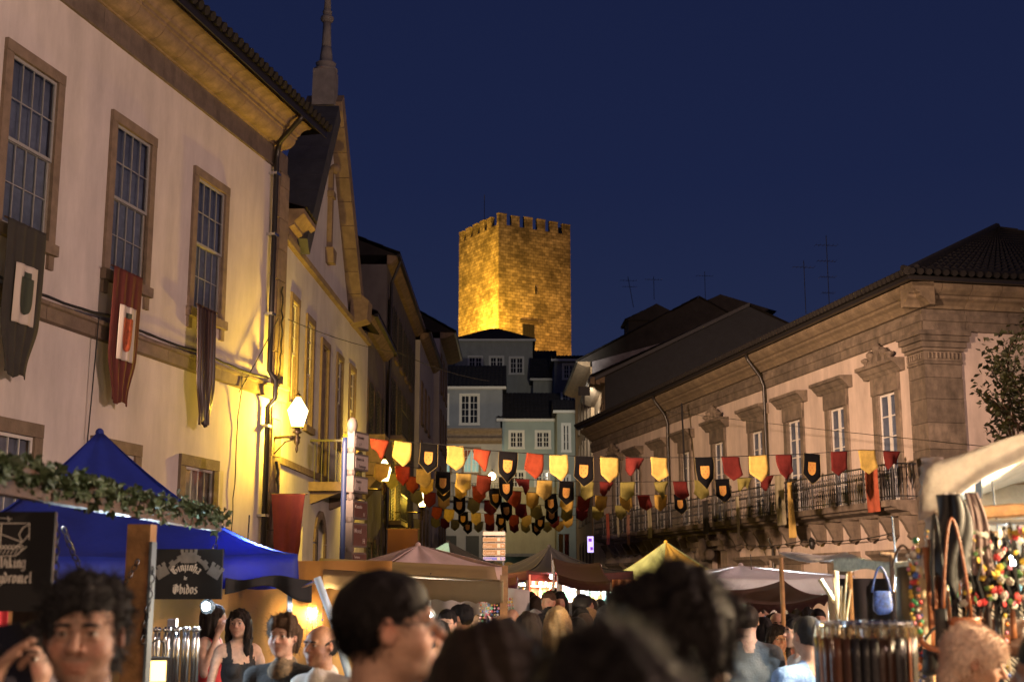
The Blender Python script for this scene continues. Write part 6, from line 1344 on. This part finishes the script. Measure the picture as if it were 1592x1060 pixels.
def hair_field(style, H, xs, ys, zs, seed):
    X, Y, Z = xs[:, None, None], ys[None, :, None], zs[None, None, :]; rr = random.Random(seed); E = H.E
    add = []; sub = []; k = .02; amp = .004; fq = 120
    face = E((0,.11,-.055),(.066,.06,.092)); nape = E((0,-.06,-.155),(.16,.13,.09)); ears = [E((s*.088,.012,-.035),(.024,.042,.045)) for s in (-1, 1)]
    if style == 'short': add = [E((0,-.018,.024),(.086,.103,.100)), E((0,.03,.055),(.07,.062,.058))]; sub = [face, nape, *ears]; amp = .006
    elif style == 'neat': add = [E((0,-.018,.022),(.083,.1015,.099)), E((0,.03,.053),(.068,.061,.056))]; sub = [face, nape, *ears]; amp = .0022
    elif style == 'tousled': add = [E((0,-.022,.024),(.090,.108,.104)), E((0,.035,.062),(.07,.06,.052)), E((0,-.05,-.03),(.078,.065,.085))]; sub = [E((0,.12,-.045),(.067,.066,.108)), E((0,-.05,-.2),(.16,.13,.09)), *ears]; amp = .0135; fq = 78
    elif style == 'wavy': add = [E((0,-.022,.03),(.098,.112,.108)), E((0,.035,.07),(.08,.065,.055)), E((0,-.05,-.03),(.085,.07,.09))]; sub = [E((0,.12,-.045),(.067,.066,.112)), E((0,-.05,-.2),(.16,.13,.09)), *ears]; amp = .013; fq = 75
    elif style == 'bald': add = [E((0,-.022,.0),(.0835,.1,.085))]; sub = [face, nape, *ears, E((0,.03,.085),(.12,.13,.075))]; amp = .004
    elif style == 'buzz': add = [E((0,-.016,.018),(.0795,.0995,.0985)), E((0,.028,.045),(.066,.06,.05))]; sub = [face, nape, *ears]; amp = .002
    elif style == 'cropped': add = [E((0,-.02,.03),(.094,.110,.104)), E((0,.05,.062),(.078,.05,.046),(.2,0,0)), E((0,-.07,-.05),(.06,.045,.09))]; sub = [E((0,.115,-.06),(.064,.06,.088)), E((0,-.05,-.22),(.16,.13,.08)), ears[0], ears[1]]; amp = .006; fq = 95
    elif style in ('long', 'curly', 'shoulder'):
        L = {'long': .30, 'curly': .26, 'shoulder': .14}[style]; add = [E((0,-.02,.024),(.09,.106,.103)), E((0,.02,.05),(.078,.075,.062))]
        add += [('c', H.p((s*.066,-.03,.0)), tuple(np.array(H.p((s*.085,-.045,-.02)))+np.array((0,-.0,-L))), .045, .034) for s in (-1, 1)]
        add += [('c', H.p((s*.03,-.07,.0)), tuple(np.array(H.p((s*.04,-.085,-.03)))+np.array((0,-.02,-L))), .055, .04) for s in (-1, 1)]
        add += [('c', H.p((s*.075,.025,.02)), tuple(np.array(H.p((s*.09,.015,-.04)))+np.array((0,0,-L*.8))), .022, .022) for s in (-1, 1)]
        sub = [E((0,.105,-.055),(.058,.062,.098))]; amp = .016 if style == 'curly' else .007; fq = 70 if style == 'curly' else 110
    elif style == 'pony': add = [E((0,-.018,.02),(.083,.1,.098)), E((0,.028,.045),(.068,.062,.052)), ('c', H.p((0,-.1,.03)), tuple(np.array(H.p((0,-.13,-.02)))+np.array((0,0,-.16))), .03, .018)]; sub = [face, nape, *ears]
    D = np.full((len(xs), len(ys), len(zs)), .3)
    for p in add: d = pd(p, X, Y, Z); h = np.clip(.5+.5*(D-d)/k, 0, 1); D = D*(1-h)+d*h-k*h*(1-h)
    ph = [rr.uniform(0, 6) for _ in range(6)]; lz = .35 if style != 'curly' else .8
    n = np.sin(fq*X+ph[0]+2*np.sin(fq*.4*Z*lz+ph[3]))*np.sin(fq*Y+ph[1]+2*np.sin(fq*.3*X))*.6+np.sin(fq*2.1*X+fq*.5*Z*lz+ph[2])*np.sin(fq*1.8*Y+ph[4])*.4+np.sin(fq*.45*(X+Y)+fq*.5*Z*lz+ph[5])*.5
    D = D+amp*n
    for p in sub: d = -pd(p, X, Y, Z); h = np.clip(.5-.5*(D-d)/.012, 0, 1); D = D*(1-h)+d*h+.012*h*(1-h)
    return D
def to_mesh(name, V, Q, mats, mi=None, tint=None):
    me = bpy.data.meshes.new(name); me.from_pydata(V.tolist(), [], Q.tolist())
    for m in mats: me.materials.append(m)
    me.polygons.foreach_set('use_smooth', np.ones(len(Q), bool))
    if mi is not None: me.polygons.foreach_set('material_index', mi.astype(np.int32))
    if tint is not None:
        a = me.color_attributes.new('tint', 'FLOAT_COLOR', 'POINT'); a.data.foreach_set('color', np.concatenate([tint, np.ones((len(V), 1))], 1).astype(np.float32).ravel())
    me.update(); return me
SKIN = mat('skin', (1,1,1), .55, .22, 38, .25, 150, vcol=True, sss=.12)
def hairm(n, c): return mat('hair_'+n, c, .6, .5 if max(c) < .3 else .3, 75, .4, 260, spec=.15)
HAIRS = {'black': hairm('black', (.008,.006,.006)), 'dark': hairm('dark', (.016,.010,.007)), 'brown': hairm('brown', (.05,.026,.014)), 'grey': hairm('grey', (.16,.15,.14)), 'white': hairm('white', (.38,.35,.3)), 'blonde': hairm('blonde', (.30,.19,.085)), 'rose': hairm('rose', (.85,.64,.5)), 'dkgrey': hairm('dkgrey', (.022,.021,.022)), 'auburn': hairm('auburn', (.09,.03,.014))}
EYEW = mat('eye_white', (.3,.27,.25), .3); IRIS = mat('iris', (.03,.015,.008), .15)
def fab(n, c): return mat('fabric_'+n, c, .88, .22, 9, .35, 70)
FAB = {'black': fab('black', (.013,.013,.015)), 'red': fab('red', (.5,.035,.04)), 'white': fab('white', (.55,.52,.48)), 'grey': fab('grey', (.085,.095,.1)), 'dgrey': fab('dgrey', (.04,.042,.046)), 'blue': fab('blue', (.05,.12,.35)), 'sky': fab('sky', (.20,.34,.62)),
       'denim': fab('denim', (.05,.09,.19)), 'yellow': fab('yellow', (.5,.5,.22)), 'pink': fab('pink', (.5,.25,.25)), 'peach': fab('peach', (.45,.2,.12)), 'brown': fab('brown', (.07,.03,.02)), 'maroon': fab('maroon', (.06,.015,.02)), 'cream': fab('cream', (.5,.42,.3)), 'green': fab('green', (.05,.13,.06)), 'taupe': fab('taupe', (.13,.10,.085)), 'floral': mat('fabric_floral', (.12,.08,.045), .9, .95, 30), 'navy': fab('navy', (.02,.025,.05))}
HANDQ = {}
def hand_mesh():
    if HANDQ: return HANDQ['m']
    P = [(('e',(0,0,-.045),(.014,.04,.05),None),'s',.01,'+'), (('c',(0,0,.02),(0,0,-.01),.024,.022),'s',.015,'+')]
    for i, (y, L) in enumerate(((.03,.072),(.010,.080),(-.011,.074),(-.03,.058))):
        a = (0,y,-.08); b = (-.010,y*1.1,-.08-L*.5); c = (-.030,y*1.1,-.08-L*.92); P += [(('c',a,b,.0095,.0085),'s',.004,'+'), (('c',b,c,.0085,.007),'s',.003,'+')]
    P += [(('c',(-.004,.028,-.03),(-.018,.055,-.065),.013,.010),'s',.008,'+'), (('c',(-.018,.055,-.065),(-.026,.06,-.095),.010,.008),'s',.003,'+')]
    xs = np.arange(-.055, .04, .0042); ys = np.arange(-.055, .08, .0042); zs = np.arange(-.175, .045, .005)
    HANDQ['m'] = nets(field(P, xs, ys, zs), xs, ys, zs); return HANDQ['m']
def person(label, px, py, Y, face, hair='short', hc='dark', top='black', sleeve='short', bottom='denim', skin=(.36,.19,.12), h=None, sex='m', res=.012, nod=0, turn=0, tilt=0, arms=None, fat=1.0, lips=None, stubble=0, collar=None, glasses=False, strands=0, group=None, nose=1.0, low=None, girth=1.0):
    """px, py: where the top of the head stands in the street view; face: heading in degrees, 0 = away from the camera, 180 = toward it"""
    A = at(px, py, Y); h = h or A.z-{'wavy':.03,'cropped':.02}.get(hair,.01); s_ = h/1.76; W_ = .92 if sex == 'f' else 1.0; W_ *= girth; fem = sex == 'f'
    H = Head((0, .012, 1.648), (0,0,0)); 
    piv = np.array((0, -.005, 1.54)); R = rotm((nod, tilt, turn)); H.R = R; H.c = piv+R@(np.array((0,.017,.108)))
    P = []; a = P.append; T_ = 'top'
    sh = .185*W_
    a((('c',(0,-.02,1.43),(*H.p((0,-.02,-.06)),),.060*(.9 if fem else 1),.054*(.9 if fem else 1)),'skin',.02,'+'))
    a((('e',(0,-.005,1.27),(.158*W_,.108*fat,.19),None),T_,.03,'+')); a((('c',(-sh*.8,-.015,1.415),(sh*.8,-.015,1.415),.058,.058),T_,.05,'+'))
    a((('c',(-.05,-.02,1.46),(-sh*.75,-.02,1.43),.04,.045),T_,.03,'+')); a((('c',(.05,-.02,1.46),(sh*.75,-.02,1.43),.04,.045),T_,.03,'+'))
    a((('e',(0,.01,1.07),(.142*W_*fat,.108*fat,.17),None),T_,.06,'+')); a((('e',(0,0,.93),(.165*W_*(1.06 if fem else 1),.12*fat,.12),None),T_ if not fem or top in ('red',) else 'bot',.05,'+'))
    if fem: a((('e',(-.065,.085,1.26),(.055,.055,.06),None),T_,.03,'+')); a((('e',(.065,.085,1.26),(.055,.055,.06),None),T_,.03,'+'))
    for s in (-1, 1):
        a((('c',(s*.085,0,.9),(s*.095,.012,.5),.088,.062),'bot',.02,'+')); a((('c',(s*.095,.012,.5),(s*.1,-.01,.10),.060,.045),'bot',.02,'+'))
        a((('c',(s*.1,-.03,.045),(s*.115,.15,.035),.042,.036),'shoe',.01,'+'))
    ar = {'R': ((.235*W_,-.03,1.13), (.24*W_,.07,.90)), 'L': ((-.235*W_,-.03,1.13), (-.24*W_,.07,.90))}
    if arms: ar.update(arms)
    hands = []
    for sd, s in (('R', 1), ('L', -1)):
        el, wr = map(np.array, ar[sd]); S0 = np.array((s*sh*1.0, -.015, 1.41)); st = T_ if sleeve != 'none' else 'skin'; r0 = .052 if not fem else .045
        S0b = S0+(el-S0)*.08
        mid = S0+(el-S0)*.62
        if sleeve == 'none': a((('c',S0,el,r0*.95,.036),'skin',.02,'+')); a((('c',el,wr,.036,.024),'skin',.012,'+'))
        elif sleeve == 'short': a((('c',S0,mid,.058,.054),T_,.025,'+')); a((('c',mid,el,.041,.038),'skin',.004,'+')); a((('c',el,wr,.038,.026),'skin',.012,'+'))
        else: a((('c',S0,el,.06,.048),T_,.025,'+')); a((('c',el,wr,.047,.034),T_,.012,'+'))
        hands.append((el, wr, s))
    if collar: a((('c',(0,-.045,1.475),(0,.03,1.452),.071,.069),'collar',.006,'+')); 
    P += head_prims(H, fat**.5, nose, .88 if fem else 1)
    hx, hy = H.c[0], H.c[1]; lo_z = .0 if low is None else low
    ext = [q for el, wr, s in hands for q in (el, wr)]; xm = max([.3]+[abs(q[0])+.1 for q in ext]); y0 = min([-.22]+[q[1]-.1 for q in ext]); y1 = max([.26]+[q[1]+.1 for q in ext]); zt = max([1.80]+[q[2]+.08 for q in ext])
    cz = max(.02, res*1.7) if res < .02 else res*1.3
    xs = axis(-xm, xm, hx-.1, hx+.1, res, cz); ys = axis(y0, y1, hy-.12, hy+.14, res, cz); zs = axis(lo_z-.02, zt, 1.40, zt, res, cz)
    D = field(P, xs, ys, zs)
    X, Y_, Z = xs[:, None, None], ys[None, :, None], zs[None, None, :]
    sd_ = random.Random(label).uniform(0, 9); cl = np.clip((1.43-Z)/.1, 0, 1)
    D = D+cl*(.0045*np.sin(31*Z+22*X+sd_+2*np.sin(9*X))+.0035*np.sin(47*Z-25*Y_+13*X+sd_))
    V, Q = nets(D, xs, ys, zs)
    tags = ['skin', 'top', 'bot', 'shoe', 'collar', 'lips']; best = np.full(len(V), 9.0); tg = np.zeros(len(V), int)
    for p, t, k, op in P:
        if op == '-': continue
        d = pd(p, V[:, 0], V[:, 1], V[:, 2]); m = d < best; best[m] = d[m]; tg[m] = tags.index(t)
    fc = V[Q].mean(1); fb = np.full(len(Q), 9.0); ft = np.zeros(len(Q), int)
    for p, t, k, op in P:
        if op == '-': continue
        d = pd(p, fc[:, 0], fc[:, 1], fc[:, 2]); m = d < fb; fb[m] = d[m]; ft[m] = {'lips': 0}.get(t, tags.index(t))
    if sleeve == 'none':   # scooped neckline and narrow straps
        m = (ft == 1) & (fc[:, 2] > 1.36) & ((np.abs(fc[:, 0]) > .125*W_) | (np.abs(fc[:, 0]) < .075)); ft[m] = 0; tg[(tg == 1) & (V[:, 2] > 1.36)] = 0
        m = (ft == 1) & (fc[:, 2] > 1.32) & (np.abs(fc[:, 0]) < .07) & (fc[:, 1] > 0); ft[m] = 0
    base = np.array(skin); tint = np.tile(base, (len(V), 1)); L = (V-H.c)@H.R
    def g(c, r): return np.exp(-(((L-np.array(c))/np.array(r))**2).sum(1))[:, None]
    lp = np.array(lips or (skin[0]*.88, skin[1]*.68, skin[2]*.66)); tint = np.where((tg == 5)[:, None], lp, tint)
    red = np.array((1.08,.82,.8)); 
    for c, r in (((0,.11,-.03),(.018,.02,.018)), ((.04,.08,-.03),(.022,.03,.02)), ((-.04,.08,-.03),(.022,.03,.02)), ((.083,0,0),(.012,.03,.04)), ((-.083,0,0),(.012,.03,.04))): tint = tint*(1+(red-1)*g(c, r))
    for s in (-1, 1): tint = tint*(1-.28*g((s*.031,.09,-.002), (.018,.03,.014)))
    if stubble: tint = tint*(1-stubble*np.clip(g((0,.06,-.095),(.06,.07,.04))+g((0,.1,-.052),(.028,.03,.008)), 0, 1)*(tg != 5)[:, None])
    # hands
    mi = ft
    mats = [SKIN, FAB[top], FAB[bottom], FAB['black'], FAB[collar] if collar else FAB['white']]
    hv, hq = hand_mesh(); n = len(V); Vs = [V]; Qs = [Q]; Ms = [mi]; Ts = [tint]
    for el, wr, s in hands:
        if wr[2] < lo_z+.1: continue
        d = (wr-el); d = d/np.linalg.norm(d); zx = -d; inward = np.array((-s, .1, 0.)) if abs(d[0]) < .8 else np.array((0., 1, .3)); xa = -(inward-zx*(inward@zx)); xa /= np.linalg.norm(xa); ya = np.cross(zx, xa)
        M = np.stack([xa, ya, zx], 1); v = hv.copy()
        if s > 0: pass
        v2 = v@M.T+(wr+d*.012); q = hq
        if np.linalg.det(M) < 0: q = hq[:, ::-1]
        Vs.append(v2); Qs.append(q+n); Ms.append(np.zeros(len(q), int)); Ts.append(np.tile(base, (len(v), 1))); n += len(v)
    V, Q, mi, tint = np.concatenate(Vs), np.concatenate(Qs), np.concatenate(Ms), np.concatenate(Ts)
    me = to_mesh('person', V, Q, mats, mi, tint)
    o = bpy.data.objects.new('person', me); COL.objects.link(o); tag(o, label, 'person', group)
    o.scale = (s_,)*3; o.rotation_euler.z = math.radians(-face)
    hw = o.rotation_euler.to_matrix() @ Vector(H.p((0,0,{'wavy':.146,'tousled':.135,'cropped':.136,'short':.126,'neat':.122,'buzz':.116,'bald':.11}.get(hair,.131)))); o.location = (A.x-hw.x*s_, Y-hw.y*s_, -.0 if low is None else 0)
    # hair
    if hair:
        rh = max(.0055, res*.8) if res < .02 else .017; Lh = {'long': .46, 'curly': .42, 'shoulder': .3, 'pony': .3}.get(hair, .2)
        xs = np.arange(H.c[0]-.16, H.c[0]+.16, rh); ys = np.arange(H.c[1]-.20, H.c[1]+.15, rh); zs = np.arange(H.c[2]-Lh, H.c[2]+.16, rh)
        hd = hair_field(hair, H, xs, ys, zs, label); V, Q = nets(hd, xs, ys, zs)
        ho = link('hair', to_mesh('hair', V, Q, [HAIRS[hc]]), o)
        if strands:
            rr = random.Random(label); m = MB(); mc = V.mean(0); L = (V-H.c)@H.R; ok = [i for i in range(len(V)) if not (L[i][1] > .07 and L[i][2] < .03)]
            for q in range(strands):
                p = Vector(V[rr.choice(ok)]); nrm = (p-Vector(H.c)).normalized(); 
                if p.z < H.c[2]-.06: nrm = Vector((nrm.x, nrm.y, 0)).normalized()
                d = (nrm*rr.uniform(.1,.5)+Vector((rr.uniform(-.5,.5), rr.uniform(-.5,.5), -.9 if hair not in ('wavy','cropped','curly','tousled') else rr.uniform(-.8,.5)))).normalized(); Ls = rr.uniform(.010,.028)*(1.5 if hair in ('long','curly','wavy','tousled') else 1)
                pts = [p-nrm*.004]; 
                for k in range(3): d = (d+Vector((rr.uniform(-.25,.25), rr.uniform(-.25,.25), -.15))).normalized(); pts.append(pts[-1]+d*Ls/3)
                m.tube(pts, [.0013,.0012,.001,.0004], 3, False)
            m.build('loose_hair', HAIRS[hc], ho)
    if res < .016:
        for s in (-1, 1):
            e_ = MB(); e_.ball((0,0,0), .0118, 14, 10); e_.k = 1
            n = 12; e_.add([(.0058*math.cos(2*PI*q/n), .01165, .0058*math.sin(2*PI*q/n)) for q in range(n)][::-1], [tuple(range(n))]); e_.k = 0
            eo = e_.build('eye', [EYEW, IRIS], o, H.p((s*.031,.0795,.003)), smooth=True); eo.rotation_euler = Matrix(H.R.tolist()).to_euler()
            hb = MB().tube([H.p((s*x, .098-.35*abs(x-.02)**1.2 if 0 else .0965-6*(x-.012)**2, (.0265 if fem else .0225)+.06*(x-.012)-.45*max(0, x-.034))) for x in (.012,.02,.03,.04,.049)], [.004,.0055,.0052,.0042,.002] if not fem else [.0018,.0024,.0024,.002,.001], 6); hb.build('eyebrow', HAIRS[hc if hc not in ('rose','blonde','white') else 'brown'], o, smooth=True)
    if glasses:
        m = MB()
        for s in (-1, 1): m.tube([H.p((s*.033+.022*math.cos(q), .108, .002+.016*math.sin(q))) for q in [2*PI*k/14 for k in range(15)]], .0014, 5, False); m.tube([H.p((s*.055,.106,.006)), H.p((s*.078,.07,.006)), H.p((s*.083,-.005,.008)), H.p((s*.083,-.02,-.008))], .0018, 5)
        m.tube([H.p((-.011,.108,.006)), H.p((0,.112,.009)), H.p((.011,.108,.006))], .0014, 5); m.build('glasses', mat('glasses_frame', (.08,.07,.07), .3, metal=.6), o, smooth=True)
    return o, H
FS, DS, TS, PS = (.42,.24,.16), (.26,.13,.075), (.34,.185,.11), (.50,.31,.22)
UP = {}
# --- foreground
p1, H1 = person('middle-aged man with wavy dark hair and thick eyebrows holding a phone at the lower left', 136, 894, 3.02, 176, 'tousled', 'dkgrey', 'dgrey', 'short', skin=(.33,.19,.13), res=.0045, strands=3500, stubble=.45, nod=-.06, turn=.06, fat=1.06, nose=1.5,
    arms={'R': ((.30,.10,1.22), (.165,.165,1.50))})
p2, H2 = person('young man with short black hair and thin glasses seen in profile, facing right', 600, 884, 2.92, 86, 'neat', 'black', 'dgrey', 'short', skin=(.40,.23,.155), res=.0052, strands=4000, stubble=.55, glasses=True, nose=1.35, nod=.03, turn=.1)
p3, H3 = person('dark-haired man with his back turned, tallest blurred head in the centre', 1078, 869, 2.16, 42, 'wavy', 'black', 'black', 'short', skin=DS, res=.008, strands=2600, tilt=.2, nod=-.1)
p4, H4 = person('woman with long dark brown hair seen from behind below the awning, lower centre left', 770, 966, 2.0, 28, 'long', 'dark', 'black', 'short', skin=DS, sex='f', res=.009, strands=2000)
p5, H5 = person('nearest person, broad dark head cut off by the bottom edge at the centre', 965, 969, 1.32, 12, 'wavy', 'black', 'black', 'short', skin=DS, res=.009, strands=2000, tilt=.1)
person('woman in shadow partly hidden behind the man with the phone', 54, 962, 4.0, 160, 'pony', 'black', 'brown', 'short', skin=(.3,.17,.12), sex='f', res=.010, turn=-.3)
# --- left group
person('young woman in a red sleeveless top talking on a phone under the blue tent', 334, 938, 10.9, 100, 'long', 'dark', 'red', 'none', 'cream', skin=FS, sex='f', res=.010, turn=.2, arms={'R': ((.30,.06,1.18), (.12,.10,1.50)), 'L': ((-.25,.02,1.12), (-.16,.16,1.04))})
person('young woman in a black tank top with long dark curls looking at the camera', 372, 946, 10.2, 150, 'curly', 'dark', 'black', 'none', 'black', skin=PS, sex='f', res=.010, turn=-.55, arms={'L': ((-.25,.05,1.12), (-.10,.26,1.10)), 'R': ((.25,.02,1.12), (.06,.27,1.10))})
person('older woman with short brown hair in a dark jacket and floral blouse', 441, 950, 7.2, 196, 'wavy', 'brown', 'black', 'long', 'black', skin=(.36,.2,.14), sex='f', res=.009, girth=1.15, fat=1.1, strands=900, turn=.1, collar='floral')
person('balding older man in a white shirt standing beside the slanting pole', 499, 969, 6.9, 215, 'bald', 'dkgrey', 'white', 'long', 'black', skin=(.33,.17,.1), res=.008, fat=1.05, collar='white', nose=1.4, strands=300)
person('man in a blue denim shirt hidden behind the profile of the young man', 668, 958, 6.8, 40, 'short', 'dkgrey', 'denim', 'long', 'denim', skin=FS, res=.016)
person('girl with glasses and a pale yellow shirt under the brown awning', 695, 946, 10.2, 190, 'short', 'black', 'yellow', 'short', 'denim', skin=PS, sex='f', res=.011, glasses=True)
person('man in a dark vest with white collar and sunglasses on his head', 717, 938, 10.6, 290, 'short', 'black', 'maroon', 'long', 'navy', skin=TS, res=.011, collar='white', arms={'L': ((-.22,.12,1.15), (-.2,.34,1.08))})
person('dark-haired woman in a black tank top seen from behind under the awning', 682, 963, 9.0, 40, 'long', 'black', 'black', 'none', 'denim', skin=FS, sex='f', res=.012)
# --- right group
person('man in a plain grey T-shirt standing with his back to the camera right of centre', 1162, 939, 9.3, 8, 'neat', 'dark', 'grey', 'short', 'denim', skin=(.42,.25,.18), res=.010, strands=700, girth=1.05)
person('bearded man half hidden behind the man in the grey T-shirt', 1144, 936, 12.5, 200, 'buzz', 'black', 'white', 'short', skin=TS, res=.012, stubble=.8)
person('bald man in a peach shirt behind the curly-haired woman', 1208, 950, 11.2, 185, 'bald', 'dkgrey', 'peach', 'short', skin=(.42,.23,.15), res=.012)
person('woman with long dark curly hair and folded arms facing the camera', 1209, 971, 9.8, 175, 'curly', 'dark', 'brown', 'none', 'black', skin=(.34,.17,.1), sex='f', res=.011, arms={'L': ((-.23,.06,1.14), (.06,.2,1.12)), 'R': ((.23,.06,1.14), (-.06,.22,1.18))})
person('dark-haired woman seen from behind between the grey T-shirt and the bald man', 1186, 958, 11.0, 10, 'shoulder', 'black', 'black', 'short', skin=TS, sex='f', res=.016)
person('man in a light blue shirt with cropped hair seen from behind next to the belts', 1254, 955, 7.2, 340, 'buzz', 'dkgrey', 'sky', 'long', 'sky', skin=FS, res=.010, girth=1.1)
person('dark-haired young man in profile facing left beside the light blue shirt', 1240, 957, 9.0, 262, 'short', 'black', 'white', 'short', skin=FS, res=.010, stubble=.4)
person('man in a blue shirt turned away behind the curly-haired woman', 1228, 953, 11.5, 20, 'short', 'black', 'blue', 'short', skin=TS, res=.016)
person('woman with short rose-blonde hair and a black halter top looking down at the stall', 1528, 968, 4.7, 106, 'cropped', 'rose', 'black', 'none', 'black', skin=(.46,.27,.17), sex='f', res=.0055, strands=7000, nod=-.28)
person('person in black cut off by the lower right corner', 1638, 975, 3.2, 300, 'short', 'black', 'black', 'long', skin=TS, res=.012)
# --- phone of the first man
hp = p1.matrix_basis @ Vector((.118, .135, 1.60)); ph = thing('mobile_phone', 'black mobile phone held to the ear by the man at the lower left', 'phone', hp); ph.rotation_euler = (.25, .15, p1.rotation_euler.z+.9)
MB().box(-.034,.034,-.005,.005,-.07,.07).build('body', mat('phone_black', (.01,.01,.012), .25), ph); MB().box(-.03,.03,-.0065,-.0051,-.055,.06).build('screen', mat('phone_glass', (.004,.004,.006), .08), ph)
# --- the crowd farther up the street
CR = [(776,944,14,20,'short','dkgrey','blue','man in a bright blue shirt with his back turned, left of the bald pinkish head'), (795,944,12,200,'bald','white','peach','balding man with pinkish scalp near the end of the brown awning'),
 (806,923,24,30,'shoulder','black','peach','dark-haired woman with bare shoulders beneath the white lit stall'), (820,914,27,0,'short','black','cream','dark head farthest back in front of the white lit stall'),
 (836,929,20,182,'short','black','black','young man facing the camera in the middle of the crowd'), (848,927,22,10,'short','black','dgrey','dark head right behind the young man facing the camera'), (858,929,21,350,'shoulder','black','maroon','dark bobbed head below the orange lit stall'),
 (876,929,20,20,'wavy','brown','taupe','brown wavy head left of the man in the pale shirt'), (892,935,15,25,'short','grey','white','grey-haired man in a pale shirt seen from behind'), (867,942,9.2,5,'long','blonde','taupe','woman with long straight blonde hair seen from behind'),
 (822,950,9,20,'long','dark','black','woman with long dark brown hair left of the boy with glasses'), (845,952,10,262,'short','black','pink','boy with glasses in a pink shirt facing left'), (909,952,11,10,'short','brown','black','brown-haired head right of the blonde woman'),
 (896,958,10.5,330,'short','black','black','black-haired head close to the right of the blonde woman'), (917,944,13,15,'shoulder','blonde','grey','grey-blonde woman at the right of the crowd'), (920,929,15,5,'short','dark','denim','man in a slate blue shirt taller than his neighbours at the right of the crowd'),
 (943,940,9,350,'short','grey','cream','grey-haired person lit warm by the orange drape'), (789,960,10,340,'short','dkgrey','dgrey','dark grey head low behind the long-haired woman in front'), (832,946,13,15,'short','grey','dgrey','grey-haired head between the dark long hair and the blonde'),
 (762,935,16,0,'short','black','black','dark head below the end of the brown awning'), (752,925,22,20,'short','black','black','small dark head beyond the brown awning'), (812,936,17,330,'short','black','maroon','dark head just left of the young man facing the camera'),
 (885,925,26,5,'short','black','navy','small dark head in front of the lit bottle shelves'), (905,927,24,350,'shoulder','black','black','small dark bobbed head in front of the white kiosk'), (934,930,19,10,'short','black','black','dark head in front of the turquoise opening'),
 (868,931,28,0,'short','dark','taupe','tiny dark head between the brown wavy head and the stall'), (843,921,32,10,'shoulder','dark','black','tiny head right in front of the orange stall light'), (799,930,22,0,'buzz','dark','white','shaven head in a white shirt left of the bare-shouldered woman'),
 (826,925,30,0,'short','dark','navy','tiny head under the left side of the orange stall'), (857,918,34,0,'short','black','black','smallest head directly under the red lamp'), (770,926,26,0,'short','dark','white','small head in white beside the magenta awning'),
 (938,952,10.5,0,'shoulder','dark','black','dark shoulder-length hair just left of the central dark head'), (745,955,13,30,'short','brown','green','brown head above the long-haired woman in front'), (782,927,30,0,'short','black','grey','small dark head left of the shaven head'),
 (879,952,12,350,'pony','brown','maroon','brown ponytail just right of the blonde woman'), (1105,930,20,0,'short','dark','grey','dark head under the taupe tent, right of the central dark head'), (1272,945,13,180,'short','black','navy','man facing the camera behind the light blue shirt'), (1178,940,15,190,'short','dark','white','man in white under the maroon awning'),
 (1120,934,16,340,'shoulder','brown','red','brown-haired woman in red under the taupe tent'), (640,944,14,20,'short','brown','cream','brown head in cream behind the young man with glasses'), (560,940,14,350,'short','dark','navy','head hidden behind the young man in profile')]
rr = random.Random(17)
for i in range(58):
    Y = rr.uniform(11.5, 32); px = rr.uniform(748, 955) if i < 42 else rr.uniform(1095, 1290)
    CR.append((px, 903+(CAMZ-rr.uniform(1.48,1.70))*2000/Y/1.017, Y, rr.choice((0,20,340,180,200,90)), rr.choice(('short','neat','shoulder','long','short')), rr.choice(('black','dark','brown','black')), rr.choice(('white','sky','white','cream','peach','taupe','red','blue','pink','black')), '+'))
    c_ = CR[-1]; w_ = {'short':'short-haired','neat':'close-cropped','shoulder':'bob-haired','long':'long-haired'}[c_[4]]; CR[-1] = c_[:7]+('+%s %s person in a %s top in the dense crowd up the street' % (c_[5], w_, c_[6]),)
for i, (px, py, Y, fa, hs, hc, tp_, lb) in enumerate(CR):
    gp = lb[1:].replace('person', 'people') if lb[0] == '+' else None; lb = lb.lstrip('+')
    person(lb, px, py, Y, fa, hs, hc, tp_, 'short', ['denim','black','navy','taupe'][i % 4], skin=[FS, TS, PS, DS][i % 4], sex='f' if hs in ('shoulder','long','pony') else 'm', res=.014 if Y < 13 else .022, glasses=('glasses' in lb), group=gp)
